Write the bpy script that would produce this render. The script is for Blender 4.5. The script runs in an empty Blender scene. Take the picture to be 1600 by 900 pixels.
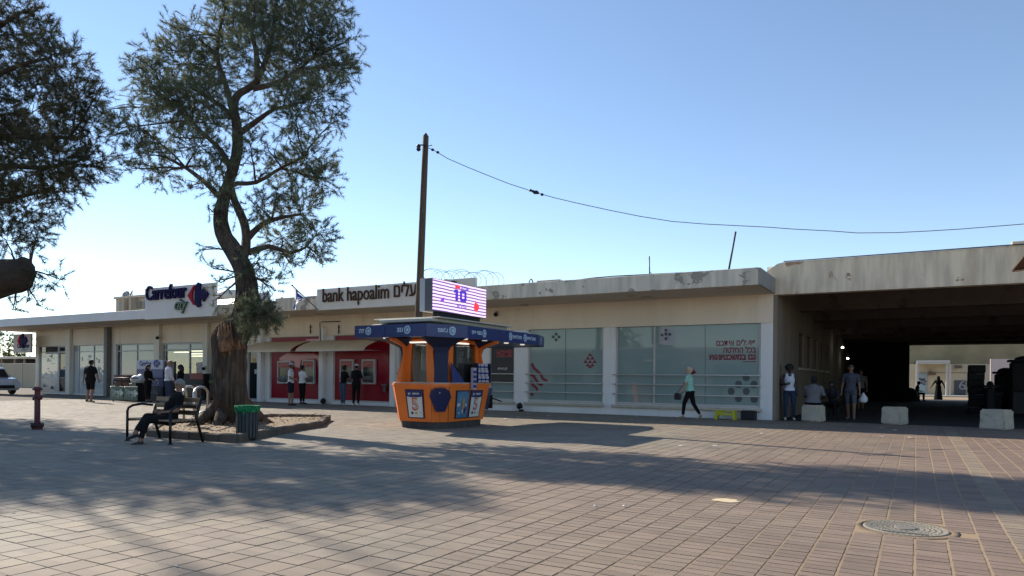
import bpy, bmesh, math, random
import numpy as np
from mathutils import Vector, Matrix, noise, Quaternion
random.seed(7); rng = np.random.default_rng(7)
R = math.radians
scene = bpy.context.scene
COL = scene.collection

# ------------------------------------------------------------------ camera
F = 1094.0; CH = 1.25; PX0 = 800.0; PY0 = 590.8
ROLL = R(0.57); CA, SA = math.cos(ROLL), math.sin(ROLL)
S30, C30 = math.sin(R(30)), math.cos(R(30))
cam_d = bpy.data.cameras.new('camera'); cam = bpy.data.objects.new('camera', cam_d); COL.objects.link(cam)
cam_d.sensor_width = 36; cam_d.sensor_fit = 'HORIZONTAL'
cam_d.lens = 36 * F / 1600; cam_d.shift_y = (PY0 - 450) / 1600
cam_d.clip_start = 0.1; cam_d.clip_end = 6000
Rv = Vector((C30, S30, 0)); Uv = Vector((0, 0, 1)); Fv = Vector((-S30, C30, 0))
cr = Rv * CA + Uv * SA; cu = Uv * CA - Rv * SA
mw = Matrix.Identity(4)
for i, c in enumerate((cr, cu, -Fv)):
    for j in range(3): mw[j][i] = c[j]
mw.translation = Vector((0, 0, CH)); cam.matrix_world = mw
scene.camera = cam

# ------------------------------------------------------------------ world and sun
SUN = Vector((-1.50, 0.365, 1.0)).normalized()
sun_el = math.asin(SUN.z); sun_az = math.atan2(SUN.x, SUN.y)
world = bpy.data.worlds.new('World'); scene.world = world; world.use_nodes = True
wn = world.node_tree.nodes; wl = world.node_tree.links
for n in list(wn): wn.remove(n)
sky = wn.new('ShaderNodeTexSky'); sky.sky_type = 'NISHITA'; sky.sun_disc = False
sky.sun_elevation = sun_el; sky.sun_rotation = sun_az
sky.altitude = 0; sky.air_density = 0.85; sky.dust_density = 0.0; sky.ozone_density = 0.9
bg = wn.new('ShaderNodeBackground'); bg.inputs[1].default_value = 0.104
wo = wn.new('ShaderNodeOutputWorld')
wl.new(sky.outputs[0], bg.inputs[0]); wl.new(bg.outputs[0], wo.inputs[0])
sd = bpy.data.lights.new('sun', 'SUN'); sd.energy = 3.7; sd.angle = R(0.53); sd.color = (1.0, 0.90, 0.77)
so = bpy.data.objects.new('sun', sd); COL.objects.link(so)
so.rotation_euler = SUN.to_track_quat('Z', 'Y').to_euler(); so.location = (-30, 10, 30)
scene.view_settings.view_transform = 'Standard'; scene.view_settings.look = 'None'
scene.view_settings.exposure = 0.95; scene.view_settings.gamma = 1.0
scene.cycles.max_bounces = 6; scene.cycles.diffuse_bounces = 3; scene.cycles.transparent_max_bounces = 12

# ------------------------------------------------------------------ pixel <-> place
def uv(px, py):
    dx, dy = px - PX0, py - PY0
    return (dx * CA + dy * SA) / F, (-dx * SA + dy * CA) / F
def dirv(px, py):
    u, v = uv(px, py)
    return Vector((-S30 + u * C30, C30 + u * S30, -v))
def G(px, py, z=0.0):
    d = dirv(px, py); t = (z - CH) / d.z
    return Vector((d.x * t, d.y * t, z))
def WY(px, py, Y):
    d = dirv(px, py); t = Y / d.y
    return Vector((d.x * t, Y, CH + d.z * t))
def WX(px, py, X):
    d = dirv(px, py); t = X / d.x
    return Vector((X, d.y * t, CH + d.z * t))
def AT(px, py, t):
    d = dirv(px, py)
    return Vector((d.x * t, d.y * t, CH + d.z * t))
def project(p):
    p = Vector(p); q = p - Vector((0, 0, CH))
    f = q.dot(Fv)
    return PX0 + F * q.dot(cr) / f, PY0 - F * q.dot(cu) / f, f

# ------------------------------------------------------------------ materials
MATS = {}
def rgba(c): return (c[0], c[1], c[2], 1.0)
def M(name, col, rough=0.6, var=0.0, scale=3.0, bump=0.0, bscale=30.0, metal=0.0, col2=None, spec=0.5, dirt=None, streak=False, emit=None, coat=0.0):
    if name in MATS: return MATS[name]
    m = bpy.data.materials.new(name); m.use_nodes = True
    nt = m.node_tree; N = nt.nodes; L = nt.links
    b = N['Principled BSDF']
    b.inputs['Roughness'].default_value = rough; b.inputs['Metallic'].default_value = metal
    b.inputs['Specular IOR Level'].default_value = spec
    b.inputs['Base Color'].default_value = rgba(col)
    if coat: b.inputs['Coat Weight'].default_value = coat
    geo = N.new('ShaderNodeNewGeometry'); vec = geo.outputs['Position']
    if streak:
        mp = N.new('ShaderNodeMapping'); mp.inputs['Scale'].default_value = (1, 1, 0.12); L.new(vec, mp.inputs[0]); vec2 = mp.outputs[0]
    else: vec2 = vec
    src = None
    if var > 0 or col2:
        nz = N.new('ShaderNodeTexNoise'); nz.inputs['Scale'].default_value = scale; nz.inputs['Detail'].default_value = 6; nz.inputs['Roughness'].default_value = 0.65
        L.new(vec2, nz.inputs['Vector'])
        rp = N.new('ShaderNodeValToRGB'); rp.color_ramp.elements[0].position = 0.32; rp.color_ramp.elements[1].position = 0.68
        c2 = col2 if col2 else tuple(min(1, x * (1 + var)) for x in col)
        c1 = col if col2 else tuple(x * (1 - var) for x in col)
        rp.color_ramp.elements[0].color = rgba(c1); rp.color_ramp.elements[1].color = rgba(c2)
        L.new(nz.outputs['Fac'], rp.inputs[0]); src = rp.outputs[0]
    if dirt:
        dc, amt, dsc = dirt
        n2 = N.new('ShaderNodeTexNoise'); n2.inputs['Scale'].default_value = dsc; n2.inputs['Detail'].default_value = 8; n2.inputs['Roughness'].default_value = 0.7
        L.new(vec2, n2.inputs['Vector'])
        r2 = N.new('ShaderNodeValToRGB'); r2.color_ramp.elements[0].position = 1 - amt; r2.color_ramp.elements[1].position = min(1, 1 - amt + 0.12)
        L.new(n2.outputs['Fac'], r2.inputs[0])
        mx = N.new('ShaderNodeMix'); mx.data_type = 'RGBA'; L.new(r2.outputs[0], mx.inputs['Factor'])
        if src: L.new(src, mx.inputs['A'])
        else: mx.inputs['A'].default_value = rgba(col)
        mx.inputs['B'].default_value = rgba(dc); src = mx.outputs['Result']
    if src: L.new(src, b.inputs['Base Color'])
    if bump > 0:
        n3 = N.new('ShaderNodeTexNoise'); n3.inputs['Scale'].default_value = bscale; n3.inputs['Detail'].default_value = 5
        L.new(vec2, n3.inputs['Vector'])
        bp = N.new('ShaderNodeBump'); bp.inputs['Strength'].default_value = bump; bp.inputs['Distance'].default_value = 0.02
        L.new(n3.outputs['Fac'], bp.inputs['Height']); L.new(bp.outputs[0], b.inputs['Normal'])
    if emit:
        b.inputs['Emission Color'].default_value = rgba(emit[0]); b.inputs['Emission Strength'].default_value = emit[1]
    MATS[name] = m
    return m

wall_m = M('bounce_tan_plaster', (0.80, 0.69, 0.55), 0.85, 0.07, 1.2, 0.25, 25, dirt=((0.66, 0.54, 0.41), 0.42, 1.5), streak=True)  # tan tint puts the warm ground bounce into the upper wall colour
wallw_m = M('white_wash', (0.78, 0.76, 0.73), 0.85, 0.06, 1.5, 0.2, 25, dirt=((0.58, 0.55, 0.51), 0.40, 1.1), streak=True)
pillar_m = M('pillar_plaster', (0.74, 0.68, 0.58), 0.85, 0.06, 2, 0.2, 30, streak=True)
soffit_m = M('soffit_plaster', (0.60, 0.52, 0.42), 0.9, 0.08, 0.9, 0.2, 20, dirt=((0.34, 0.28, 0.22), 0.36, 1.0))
fasciaw_m = M('fascia_panel', (0.66, 0.65, 0.64), 0.7, 0.05, 1.0, 0.05, 20, dirt=((0.36, 0.35, 0.33), 0.36, 1.0), streak=True)
steelw_m = M('window_frame', (0.52, 0.50, 0.46), 0.5, 0.06, 3)
frame_m = M('alu_frame', (0.42, 0.42, 0.40), 0.45, 0.06, 3)
dark_m = M('dark_void', (0.012, 0.012, 0.013), 0.8)
conc_m = M('concrete', (0.50, 0.45, 0.35), 0.9, 0.12, 4, 0.4, 40, dirt=((0.26, 0.21, 0.15), 0.42, 5))
blackm = M('black_metal', (0.012, 0.012, 0.013), 0.4, metal=0.3)
rubber = M('rubber', (0.02, 0.02, 0.02), 0.8)
steel = M('steel', (0.55, 0.54, 0.52), 0.35, 0.05, 5, metal=0.8)

def bank_glass(name='frosted_glass', col=(0.26, 0.335, 0.315), rough=0.03, refl=0.12):
    m = bpy.data.materials.new(name); m.use_nodes = True
    N = m.node_tree.nodes; L = m.node_tree.links
    b = N['Principled BSDF']; b.inputs['Base Color'].default_value = rgba(col); b.inputs['Roughness'].default_value = rough
    b.inputs['Specular IOR Level'].default_value = 0.5; b.inputs['IOR'].default_value = 1.52
    MATS[name] = m; return m
bglass = bank_glass()
wglass = bank_glass('white_film_glass', (0.50, 0.52, 0.50))
pglass = bank_glass('pale_glass', (0.30, 0.345, 0.36))
dglass = bank_glass('dark_glass', (0.02, 0.024, 0.026))
redp = M('red_panel', (0.27, 0.006, 0.020), 0.3, spec=0.15)
def clear_glass(name='clear_glass', fac=0.14, tint=(0.8, 0.85, 0.85)):
    m = bpy.data.materials.new(name); m.use_nodes = True
    N = m.node_tree.nodes; L = m.node_tree.links
    N.remove(N['Principled BSDF'])
    t = N.new('ShaderNodeBsdfTransparent'); t.inputs[0].default_value = rgba(tint)
    g = N.new('ShaderNodeBsdfGlossy'); g.inputs['Roughness'].default_value = 0.02
    mx = N.new('ShaderNodeMixShader'); mx.inputs[0].default_value = fac
    L.new(t.outputs[0], mx.inputs[1]); L.new(g.outputs[0], mx.inputs[2]); L.new(mx.outputs[0], N['Material Output'].inputs[0])
    MATS[name] = m; return m
cglass = clear_glass()

def peel_mat(name, base, patch, amount, rust=None, scale=1.6):
    m = bpy.data.materials.new(name); m.use_nodes = True
    N = m.node_tree.nodes; L = m.node_tree.links; b = N['Principled BSDF']; b.inputs['Roughness'].default_value = 0.9
    geo = N.new('ShaderNodeNewGeometry')
    n1 = N.new('ShaderNodeTexNoise'); n1.inputs['Scale'].default_value = 0.7; n1.inputs['Detail'].default_value = 5
    mp = N.new('ShaderNodeMapping'); mp.inputs['Scale'].default_value = (1.6, 1.6, 0.25); L.new(geo.outputs['Position'], mp.inputs[0])
    n1b = N.new('ShaderNodeTexNoise'); n1b.inputs['Scale'].default_value = 3.0; n1b.inputs['Detail'].default_value = 6; L.new(mp.outputs[0], n1b.inputs['Vector'])
    r1 = N.new('ShaderNodeValToRGB'); r1.color_ramp.elements[0].position = 0.35; r1.color_ramp.elements[1].position = 0.65
    r1.color_ramp.elements[0].color = rgba(tuple(x * 0.76 for x in base)); r1.color_ramp.elements[1].color = rgba(tuple(x * 1.06 for x in base))
    L.new(n1b.outputs['Fac'], r1.inputs[0])
    mp2 = N.new('ShaderNodeMapping'); mp2.inputs['Scale'].default_value = (1, 1, 1.3); L.new(geo.outputs['Position'], mp2.inputs[0])
    n2 = N.new('ShaderNodeTexNoise'); n2.inputs['Scale'].default_value = scale; n2.inputs['Detail'].default_value = 9; n2.inputs['Roughness'].default_value = 0.62
    L.new(mp2.outputs[0], n2.inputs['Vector'])
    r2 = N.new('ShaderNodeValToRGB'); r2.color_ramp.elements[0].position = 1 - amount; r2.color_ramp.elements[1].position = 1 - amount + 0.012
    L.new(n2.outputs['Fac'], r2.inputs[0])
    mx = N.new('ShaderNodeMix'); mx.data_type = 'RGBA'; L.new(r2.outputs[0], mx.inputs['Factor']); L.new(r1.outputs[0], mx.inputs['A']); mx.inputs['B'].default_value = rgba(patch)
    out = mx.outputs['Result']
    if rust:
        n3 = N.new('ShaderNodeTexNoise'); n3.inputs['Scale'].default_value = 1.1; n3.inputs['Detail'].default_value = 9; n3.inputs['Roughness'].default_value = 0.7
        L.new(mp.outputs[0], n3.inputs['Vector'])
        r3 = N.new('ShaderNodeValToRGB'); r3.color_ramp.elements[0].position = 0.52; r3.color_ramp.elements[1].position = 0.74
        L.new(n3.outputs['Fac'], r3.inputs[0])
        mx2 = N.new('ShaderNodeMix'); mx2.data_type = 'RGBA'; L.new(r3.outputs[0], mx2.inputs['Factor']); L.new(out, mx2.inputs['A']); mx2.inputs['B'].default_value = rgba(rust)
        out = mx2.outputs['Result']
    L.new(out, b.inputs['Base Color'])
    bp = N.new('ShaderNodeBump'); bp.inputs['Strength'].default_value = 0.6; bp.inputs['Distance'].default_value = -0.015
    L.new(r2.outputs[0], bp.inputs['Height']); L.new(bp.outputs[0], b.inputs['Normal'])
    MATS[name] = m; return m
peel_m = peel_mat('peeling_paint', (0.68, 0.62, 0.51), (0.33, 0.29, 0.24), 0.42, scale=1.7)
arc_m = peel_mat('stained_plaster', (0.80, 0.67, 0.49), (0.40, 0.25, 0.16), 0.36, rust=(0.56, 0.42, 0.27), scale=1.3)

# ------------------------------------------------------------------ mesh helpers
class MB:
    def __init__(s): s.v = []; s.f = []; s.mi = []; s.cur = 0; s.sm = []
    def add(s, vs, fs, smooth=False, mi=None):
        o = len(s.v); s.v += [tuple(v) for v in vs]
        s.f += [tuple(i + o for i in f) for f in fs]
        k = s.cur if mi is None else mi
        s.mi += [k] * len(fs); s.sm += [smooth] * len(fs); return s
    def box(s, a, b, mi=None, M4=None):
        x0, y0, z0 = a; x1, y1, z1 = b
        vs = [(x0,y0,z0),(x1,y0,z0),(x1,y1,z0),(x0,y1,z0),(x0,y0,z1),(x1,y0,z1),(x1,y1,z1),(x0,y1,z1)]
        if M4: vs = [M4 @ Vector(v) for v in vs]
        return s.add(vs, [(0,3,2,1),(4,5,6,7),(0,1,5,4),(1,2,6,5),(2,3,7,6),(3,0,4,7)], mi=mi)
    def cbox(s, a, b, ch=0.01, mi=None, M4=None):   # chamfered box
        bm = bmesh.new(); bmesh.ops.create_cube(bm, size=1)
        c = [(a[i] + b[i]) / 2 for i in range(3)]; d = [abs(b[i] - a[i]) for i in range(3)]
        for v in bm.verts: v.co = Vector((v.co.x * d[0] + c[0], v.co.y * d[1] + c[1], v.co.z * d[2] + c[2]))
        bmesh.ops.bevel(bm, geom=list(bm.edges), offset=ch, segments=1, affect='EDGES')
        return s.bm(bm, mi, M4)
    def bm(s, bm, mi=None, M4=None, smooth=False):
        bm.verts.ensure_lookup_table(); bm.verts.index_update()
        vs = [(M4 @ v.co) if M4 else v.co.copy() for v in bm.verts]
        fs = [tuple(v.index for v in f.verts) for f in bm.faces]; bm.free()
        return s.add(vs, fs, smooth, mi)
    def prism(s, poly, h, M4=None, mi=None, smooth=False, cap=True):   # poly in xy, extruded z 0..h
        n = len(poly)
        vs = [Vector((p[0], p[1], 0)) for p in poly] + [Vector((p[0], p[1], h)) for p in poly]
        if M4: vs = [M4 @ v for v in vs]
        fs = [(i, (i + 1) % n, n + (i + 1) % n, n + i) for i in range(n)]
        if cap: fs += [tuple(range(n - 1, -1, -1)), tuple(range(n, 2 * n))]
        return s.add(vs, fs, smooth, mi)
    def tube(s, pts, rad, seg=8, mi=None, smooth=True, cap=True, sx=1.0):
        pts = [Vector(p) for p in pts]; n = len(pts)
        if not hasattr(rad, '__len__'): rad = [rad] * n
        vs = []; fs = []; up = None
        for i, p in enumerate(pts):
            d = (pts[min(i + 1, n - 1)] - pts[max(i - 1, 0)]).normalized()
            if up is None: up = Vector((0, 0, 1)) if abs(d.z) < 0.9 else Vector((1, 0, 0))
            a = d.cross(up)
            if a.length < 1e-4: a = d.cross(Vector((0, 1, 0)))
            a.normalize(); b = a.cross(d).normalized(); up = b
            for k in range(seg):
                t = 2 * math.pi * k / seg
                vs.append(p + a * (math.cos(t) * rad[i] * sx) + b * (math.sin(t) * rad[i]))
        for i in range(n - 1):
            for k in range(seg):
                fs.append((i*seg+k, i*seg+(k+1)%seg, (i+1)*seg+(k+1)%seg, (i+1)*seg+k))
        if cap: fs += [tuple(range(seg - 1, -1, -1)), tuple(range((n-1)*seg, n*seg))]
        return s.add(vs, fs, smooth, mi)
    def lathe(s, prof, seg=16, M4=None, mi=None, smooth=True):   # prof [(r,z)]
        vs = []; fs = []; n = len(prof)
        for r, z in prof:
            for k in range(seg):
                t = 2 * math.pi * k / seg; v = Vector((r * math.cos(t), r * math.sin(t), z)); vs.append(M4 @ v if M4 else v)
        for i in range(n - 1):
            for k in range(seg): fs.append((i*seg+k, i*seg+(k+1)%seg, (i+1)*seg+(k+1)%seg, (i+1)*seg+k))
        fs += [tuple(range(seg - 1, -1, -1)), tuple(range((n-1)*seg, n*seg))]
        return s.add(vs, fs, smooth, mi)
    def ell(s, c, r, seg=12, rings=8, M4=None, mi=None, zmin=-1.0):
        vs = []; fs = []; a0 = math.asin(zmin)
        for i in range(rings + 1):
            a = a0 + (math.pi / 2 - a0) * i / rings
            for k in range(seg):
                t = 2 * math.pi * k / seg
                v = Vector((r[0]*math.cos(a)*math.cos(t), r[1]*math.cos(a)*math.sin(t), r[2]*math.sin(a)))
                if M4: v = M4 @ v
                vs.append(Vector(c) + v)
        for i in range(rings):
            for k in range(seg): fs.append((i*seg+k, i*seg+(k+1)%seg, (i+1)*seg+(k+1)%seg, (i+1)*seg+k))
        fs.append(tuple(range(seg - 1, -1, -1)))
        return s.add(vs, fs, True, mi)
    def build(s, name, mats, parent=None, loc=None):
        me = bpy.data.meshes.new(name)
        me.from_pydata([tuple(v) for v in s.v], [], s.f)
        if not isinstance(mats, (list, tuple)): mats = [mats]
        for m in mats: me.materials.append(m)
        me.polygons.foreach_set('material_index', s.mi); me.polygons.foreach_set('use_smooth', s.sm)
        me.update(); return link(name, me, parent)
def link(name, me, parent=None):
    o = bpy.data.objects.new(name, me); COL.objects.link(o)
    if parent is not None: o.parent = parent
    return o
ORIG = {}
def thing(name, loc, label, cat, group=None, rz=0.0):
    o = bpy.data.objects.new(name, None); COL.objects.link(o)
    o.location = loc; o.rotation_euler = (0, 0, rz); o.empty_display_size = 0.2
    return tag(o, label, cat, group)
def tag(o, label, cat, group=None):
    o['label'] = label; o['category'] = cat
    if group: o['group'] = group
    return o
def struct(o): o['kind'] = 'structure'; return o
def local(parent):     # matrix that turns world coordinates to the parent's local ones (before parents update)
    return (Matrix.Translation(parent.location) @ parent.rotation_euler.to_matrix().to_4x4()).inverted()
def wbuild(mb, name, mats, parent):   # a mesh given in world coordinates under a located thing
    Mi = local(parent); mb.v = [tuple(Mi @ Vector(v)) for v in mb.v]
    return mb.build(name, mats, parent)
def copy_tree(o, parent=None):
    c = o.copy(); COL.objects.link(c); c.parent = parent
    for ch in [x for x in scene.objects if x.parent == o]: copy_tree(ch, c)
    return c
def frame_m4(origin, xdir, zdir=(0, 0, 1)):   # maps (x, y) drawing plane to vertical plane: x->xdir, y->up, z->outward normal
    x = Vector(xdir).normalized(); y = Vector(zdir).normalized(); z = x.cross(y).normalized()
    m = Matrix.Identity(4)
    for i, c in enumerate((x, y, z)):
        for j in range(3): m[j][i] = c[j]
    m.translation = Vector(origin); return m
def text_mesh(txt, size=1.0, ext=0.01, off=0.0, align='LEFT', sx=1.0, shear=0.0, space=1.0):
    cu_ = bpy.data.curves.new('t', 'FONT'); cu_.body = txt; cu_.size = size; cu_.extrude = ext; cu_.offset = off
    cu_.align_x = align; cu_.resolution_u = 3; cu_.shear = shear; cu_.space_character = space
    o = bpy.data.objects.new('t', cu_); COL.objects.link(o)
    dg = bpy.context.evaluated_depsgraph_get(); me = bpy.data.meshes.new_from_object(o.evaluated_get(dg))
    vs = [Vector((v.co.x * sx, v.co.y, v.co.z)) for v in me.vertices]; fs = [tuple(p.vertices) for p in me.polygons]
    bpy.data.objects.remove(o); bpy.data.curves.remove(cu_); bpy.data.meshes.remove(me)
    return vs, fs
def put_text(mb, txt, M4, size, ext=0.01, off=0.0, align='LEFT', mi=0, sx=1.0, shear=0.0, space=1.0, width=None):
    vs, fs = text_mesh(txt, size, ext, off, align, sx, shear, space)
    if width and vs:
        w = max(v.x for v in vs) - min(v.x for v in vs)
        if w > 0:
            k = width / w
            for v in vs: v.x *= k
    mb.add([M4 @ v for v in vs], fs, mi=mi); return mb
def heb(s): return s[::-1]
# ================================================================== SETTING
YW = G(1207, 657).y          # shop front wall plane
ZS, ZT = 3.98, 4.44          # roof slab underside and top
YF = 20.75                   # roof slab front edge
XR = WY(1207, 600, YW).x     # right end of the long building
XL = WY(55, 600, YW).x       # left end

def pave_mat():
    m = bpy.data.materials.new('paver'); m.use_nodes = True
    N = m.node_tree.nodes; L = m.node_tree.links; b = N['Principled BSDF']; b.inputs['Roughness'].default_value = 0.82
    geo = N.new('ShaderNodeNewGeometry'); sep = N.new('ShaderNodeSeparateXYZ'); L.new(geo.outputs['Position'], sep.inputs[0])
    def math_(op, a, bb=None):
        n = N.new('ShaderNodeMath'); n.operation = op
        for i, x in enumerate((a, bb)):
            if x is None: continue
            if isinstance(x, (int, float)): n.inputs[i].default_value = x
            else: L.new(x, n.inputs[i])
        return n.outputs[0]
    cx = math_('FLOOR', math_('DIVIDE', sep.outputs[0], 0.22)); cy = math_('FLOOR', math_('DIVIDE', sep.outputs[1], 0.11))
    cb = N.new('ShaderNodeCombineXYZ'); L.new(cx, cb.inputs[0]); L.new(cy, cb.inputs[1])
    wnz = N.new('ShaderNodeTexWhiteNoise'); wnz.noise_dimensions = '2D'; L.new(cb.outputs[0], wnz.inputs['Vector'])
    # large patches: reddish brown to grey-green
    nz = N.new('ShaderNodeTexNoise'); nz.inputs['Scale'].default_value = 0.35; nz.inputs['Detail'].default_value = 4; L.new(geo.outputs['Position'], nz.inputs['Vector'])
    grad = math_('MULTIPLY', math_('ADD', sep.outputs[0], 3.4), 0.16)
    s = math_('ADD', math_('ADD', grad, math_('MULTIPLY', math_('SUBTRACT', nz.outputs['Fac'], 0.5), 2.2)), 0.45)
    s.node.use_clamp = True
    rp = N.new('ShaderNodeValToRGB'); e = rp.color_ramp.elements
    e[0].position = 0; e[0].color = (0.236, 0.200, 0.150, 1); e[1].position = 1; e[1].color = (0.215, 0.152, 0.112, 1)
    k = rp.color_ramp.elements.new(0.5); k.color = (0.230, 0.174, 0.124, 1); L.new(s, rp.inputs[0])
    # pale rows of pavers
    rows = [0.77, -6.05, -5.17, -12.43]
    acc = None
    for r in rows:
        q = math_('LESS_THAN', math_('ABSOLUTE', math_('SUBTRACT', sep.outputs[0], r)), 0.11)
        acc = q if acc is None else math_('MAXIMUM', acc, q)
    mr = N.new('ShaderNodeMix'); mr.data_type = 'RGBA'; L.new(math_('MULTIPLY', acc, 0.42), mr.inputs['Factor']); L.new(rp.outputs[0], mr.inputs['A']); mr.inputs['B'].default_value = (0.29, 0.245, 0.165, 1)
    # per piece brightness
    hv = N.new('ShaderNodeHueSaturation'); L.new(mr.outputs['Result'], hv.inputs['Color'])
    L.new(math_('ADD', math_('MULTIPLY', wnz.outputs['Value'], 0.24), 0.88), hv.inputs['Value'])
    n2 = N.new('ShaderNodeTexNoise'); n2.inputs['Scale'].default_value = 60; n2.inputs['Detail'].default_value = 5; L.new(geo.outputs['Position'], n2.inputs['Vector'])
    n4 = N.new('ShaderNodeTexNoise'); n4.inputs['Scale'].default_value = 2.6; n4.inputs['Detail'].default_value = 7; n4.inputs['Roughness'].default_value = 0.7; L.new(geo.outputs['Position'], n4.inputs['Vector'])
    hv2 = N.new('ShaderNodeHueSaturation'); L.new(hv.outputs[0], hv2.inputs['Color'])
    L.new(math_('ADD', math_('ADD', math_('MULTIPLY', n2.outputs['Fac'], 0.28), math_('MULTIPLY', n4.outputs['Fac'], 0.55)), 0.58), hv2.inputs['Value'])
    # sandy stains
    n5 = N.new('ShaderNodeTexNoise'); n5.inputs['Scale'].default_value = 0.9; n5.inputs['Detail'].default_value = 9; n5.inputs['Roughness'].default_value = 0.72
    mp5 = N.new('ShaderNodeMapping'); mp5.inputs['Location'].default_value = (13.2, 4.1, 0); L.new(geo.outputs['Position'], mp5.inputs[0]); L.new(mp5.outputs[0], n5.inputs['Vector'])
    r5 = N.new('ShaderNodeValToRGB'); r5.color_ramp.elements[0].position = 0.57; r5.color_ramp.elements[1].position = 0.75
    r5.color_ramp.elements[0].color = (0, 0, 0, 1); r5.color_ramp.elements[1].color = (.75, .75, .75, 1); L.new(n5.outputs['Fac'], r5.inputs[0])
    m5 = N.new('ShaderNodeMix'); m5.data_type = 'RGBA'; L.new(r5.outputs[0], m5.inputs['Factor']); L.new(hv2.outputs[0], m5.inputs['A']); m5.inputs['B'].default_value = (0.235, 0.165, 0.105, 1)
    # small pale specks
    vr = N.new('ShaderNodeTexVoronoi'); vr.inputs['Scale'].default_value = 7; L.new(geo.outputs['Position'], vr.inputs['Vector'])
    sp = math_('LESS_THAN', vr.outputs['Distance'], 0.05)
    m6 = N.new('ShaderNodeMix'); m6.data_type = 'RGBA'; L.new(math_('MULTIPLY', sp, 0.5), m6.inputs['Factor']); L.new(m5.outputs['Result'], m6.inputs['A']); m6.inputs['B'].default_value = (0.42, 0.38, 0.32, 1)
    vg = N.new('ShaderNodeTexVoronoi'); vg.inputs['Scale'].default_value = 2.6; L.new(mp5.outputs[0], vg.inputs['Vector'])
    gm = math_('LESS_THAN', vg.outputs['Distance'], 0.045)
    m7 = N.new('ShaderNodeMix'); m7.data_type = 'RGBA'; L.new(math_('MULTIPLY', gm, 0.55), m7.inputs['Factor']); L.new(m6.outputs['Result'], m7.inputs['A']); m7.inputs['B'].default_value = (0.05, 0.045, 0.04, 1)
    n8 = N.new('ShaderNodeTexNoise'); n8.inputs['Scale'].default_value = 0.55; n8.inputs['Detail'].default_value = 10; n8.inputs['Roughness'].default_value = 0.68; L.new(geo.outputs['Position'], n8.inputs['Vector'])
    r8 = N.new('ShaderNodeValToRGB'); r8.color_ramp.elements[0].position = 0.34; r8.color_ramp.elements[1].position = 0.50
    r8.color_ramp.elements[0].color = (.5, .5, .5, 1); r8.color_ramp.elements[1].color = (0, 0, 0, 1); L.new(n8.outputs['Fac'], r8.inputs[0])
    m8 = N.new('ShaderNodeMix'); m8.data_type = 'RGBA'; L.new(r8.outputs[0], m8.inputs['Factor']); L.new(m7.outputs['Result'], m8.inputs['A']); m8.inputs['B'].default_value = (0.115, 0.095, 0.075, 1)
    L.new(m8.outputs['Result'], b.inputs['Base Color'])
    bp = N.new('ShaderNodeBump'); bp.inputs['Strength'].default_value = 0.5; bp.inputs['Distance'].default_value = 0.006; L.new(n2.outputs['Fac'], bp.inputs['Height']); L.new(bp.outputs[0], b.inputs['Normal'])
    return m
paver_m = pave_mat()
joint_m = M('joint_sand', (0.31, 0.235, 0.15), 0.95)
def _joint():
    N = joint_m.node_tree.nodes; L = joint_m.node_tree.links; b = N['Principled BSDF']
    g_ = [n for n in N if n.type == 'NEW_GEOMETRY'][0]; sp = N.new('ShaderNodeSeparateXYZ'); L.new(g_.outputs['Position'], sp.inputs[0])
    nz = N.new('ShaderNodeTexNoise'); nz.inputs['Scale'].default_value = 1.4; nz.inputs['Detail'].default_value = 6; L.new(g_.outputs['Position'], nz.inputs['Vector'])
    a = N.new('ShaderNodeMath'); a.operation = 'MULTIPLY_ADD'; a.inputs[1].default_value = 0.22; a.inputs[2].default_value = 0.30; L.new(sp.outputs[0], a.inputs[0])
    c = N.new('ShaderNodeMath'); c.operation = 'ADD'; L.new(a.outputs[0], c.inputs[0]); L.new(nz.outputs['Fac'], c.inputs[1])
    r = N.new('ShaderNodeValToRGB'); r.color_ramp.elements[0].position = 0.05; r.color_ramp.elements[1].position = 0.85
    r.color_ramp.elements[0].color = (0.10, 0.078, 0.056, 1); r.color_ramp.elements[1].color = (0.31, 0.22, 0.13, 1)
    L.new(c.outputs[0], r.inputs[0]); L.new(r.outputs[0], b.inputs['Base Color'])
_joint()
ground_m = M('dusty_ground', (0.30, 0.26, 0.20), 0.95, 0.15, 0.4, 0.3, 8)

mb = MB(); mb.add([(-2500,-2500,-0.05),(2500,-2500,-0.05),(2500,2500,-0.05),(-2500,2500,-0.05)], [(0,1,2,3)])
struct(mb.build('ground', ground_m))
# paving bed with the pavers that are too many to be parts
plaza = MB(); plaza.box((-75, -14, -0.04), (16, 75, -0.0032))
plaza = struct(plaza.build('plaza_paving', joint_m))

manhole_c = G(1415, 826); MHR = 0.34
planter_poly = [G(370,691.7), G(463,673), G(500,667.5), G(507,661)]
planter_poly = [(p.x, p.y) for p in planter_poly] + [(-14.4, 14.6), (-16.0, 14.0), (-16.2, 12.0), (-15.2, 10.0), (G(232,682).x, G(232,682).y)]
def inside(x, y, poly):
    c = False; n = len(poly)
    for i in range(n):
        x1, y1 = poly[i]; x2, y2 = poly[(i + 1) % n]
        if (y1 > y) != (y2 > y) and x < (x2 - x1) * (y - y1) / (y2 - y1) + x1: c = not c
    return c
XB = -2.86  # where oblong pavers give way to square ones
cells = []
for i in range(-24, 70):     # oblong pavers right of XB
    x0 = XB + i * 0.22
    if x0 < XB - 0.001 or x0 > 12: continue
    xg = math.floor(x0 / 0.22 + 0.5) * 0.22
    for j in range(20, 212):
        cells.append((xg, j * 0.11, 0.22, 0.11, 0.013, 0.0028))
x0g = math.floor(XB / 0.22 + 0.5) * 0.22
for i in range(1, 150):
    xg = x0g - i * 0.22
    off = 0.0
    for j in range(9, 105):
        cells.append((xg, j * 0.22 + off, 0.22, 0.22, 0.007, 0.0016))
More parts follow.
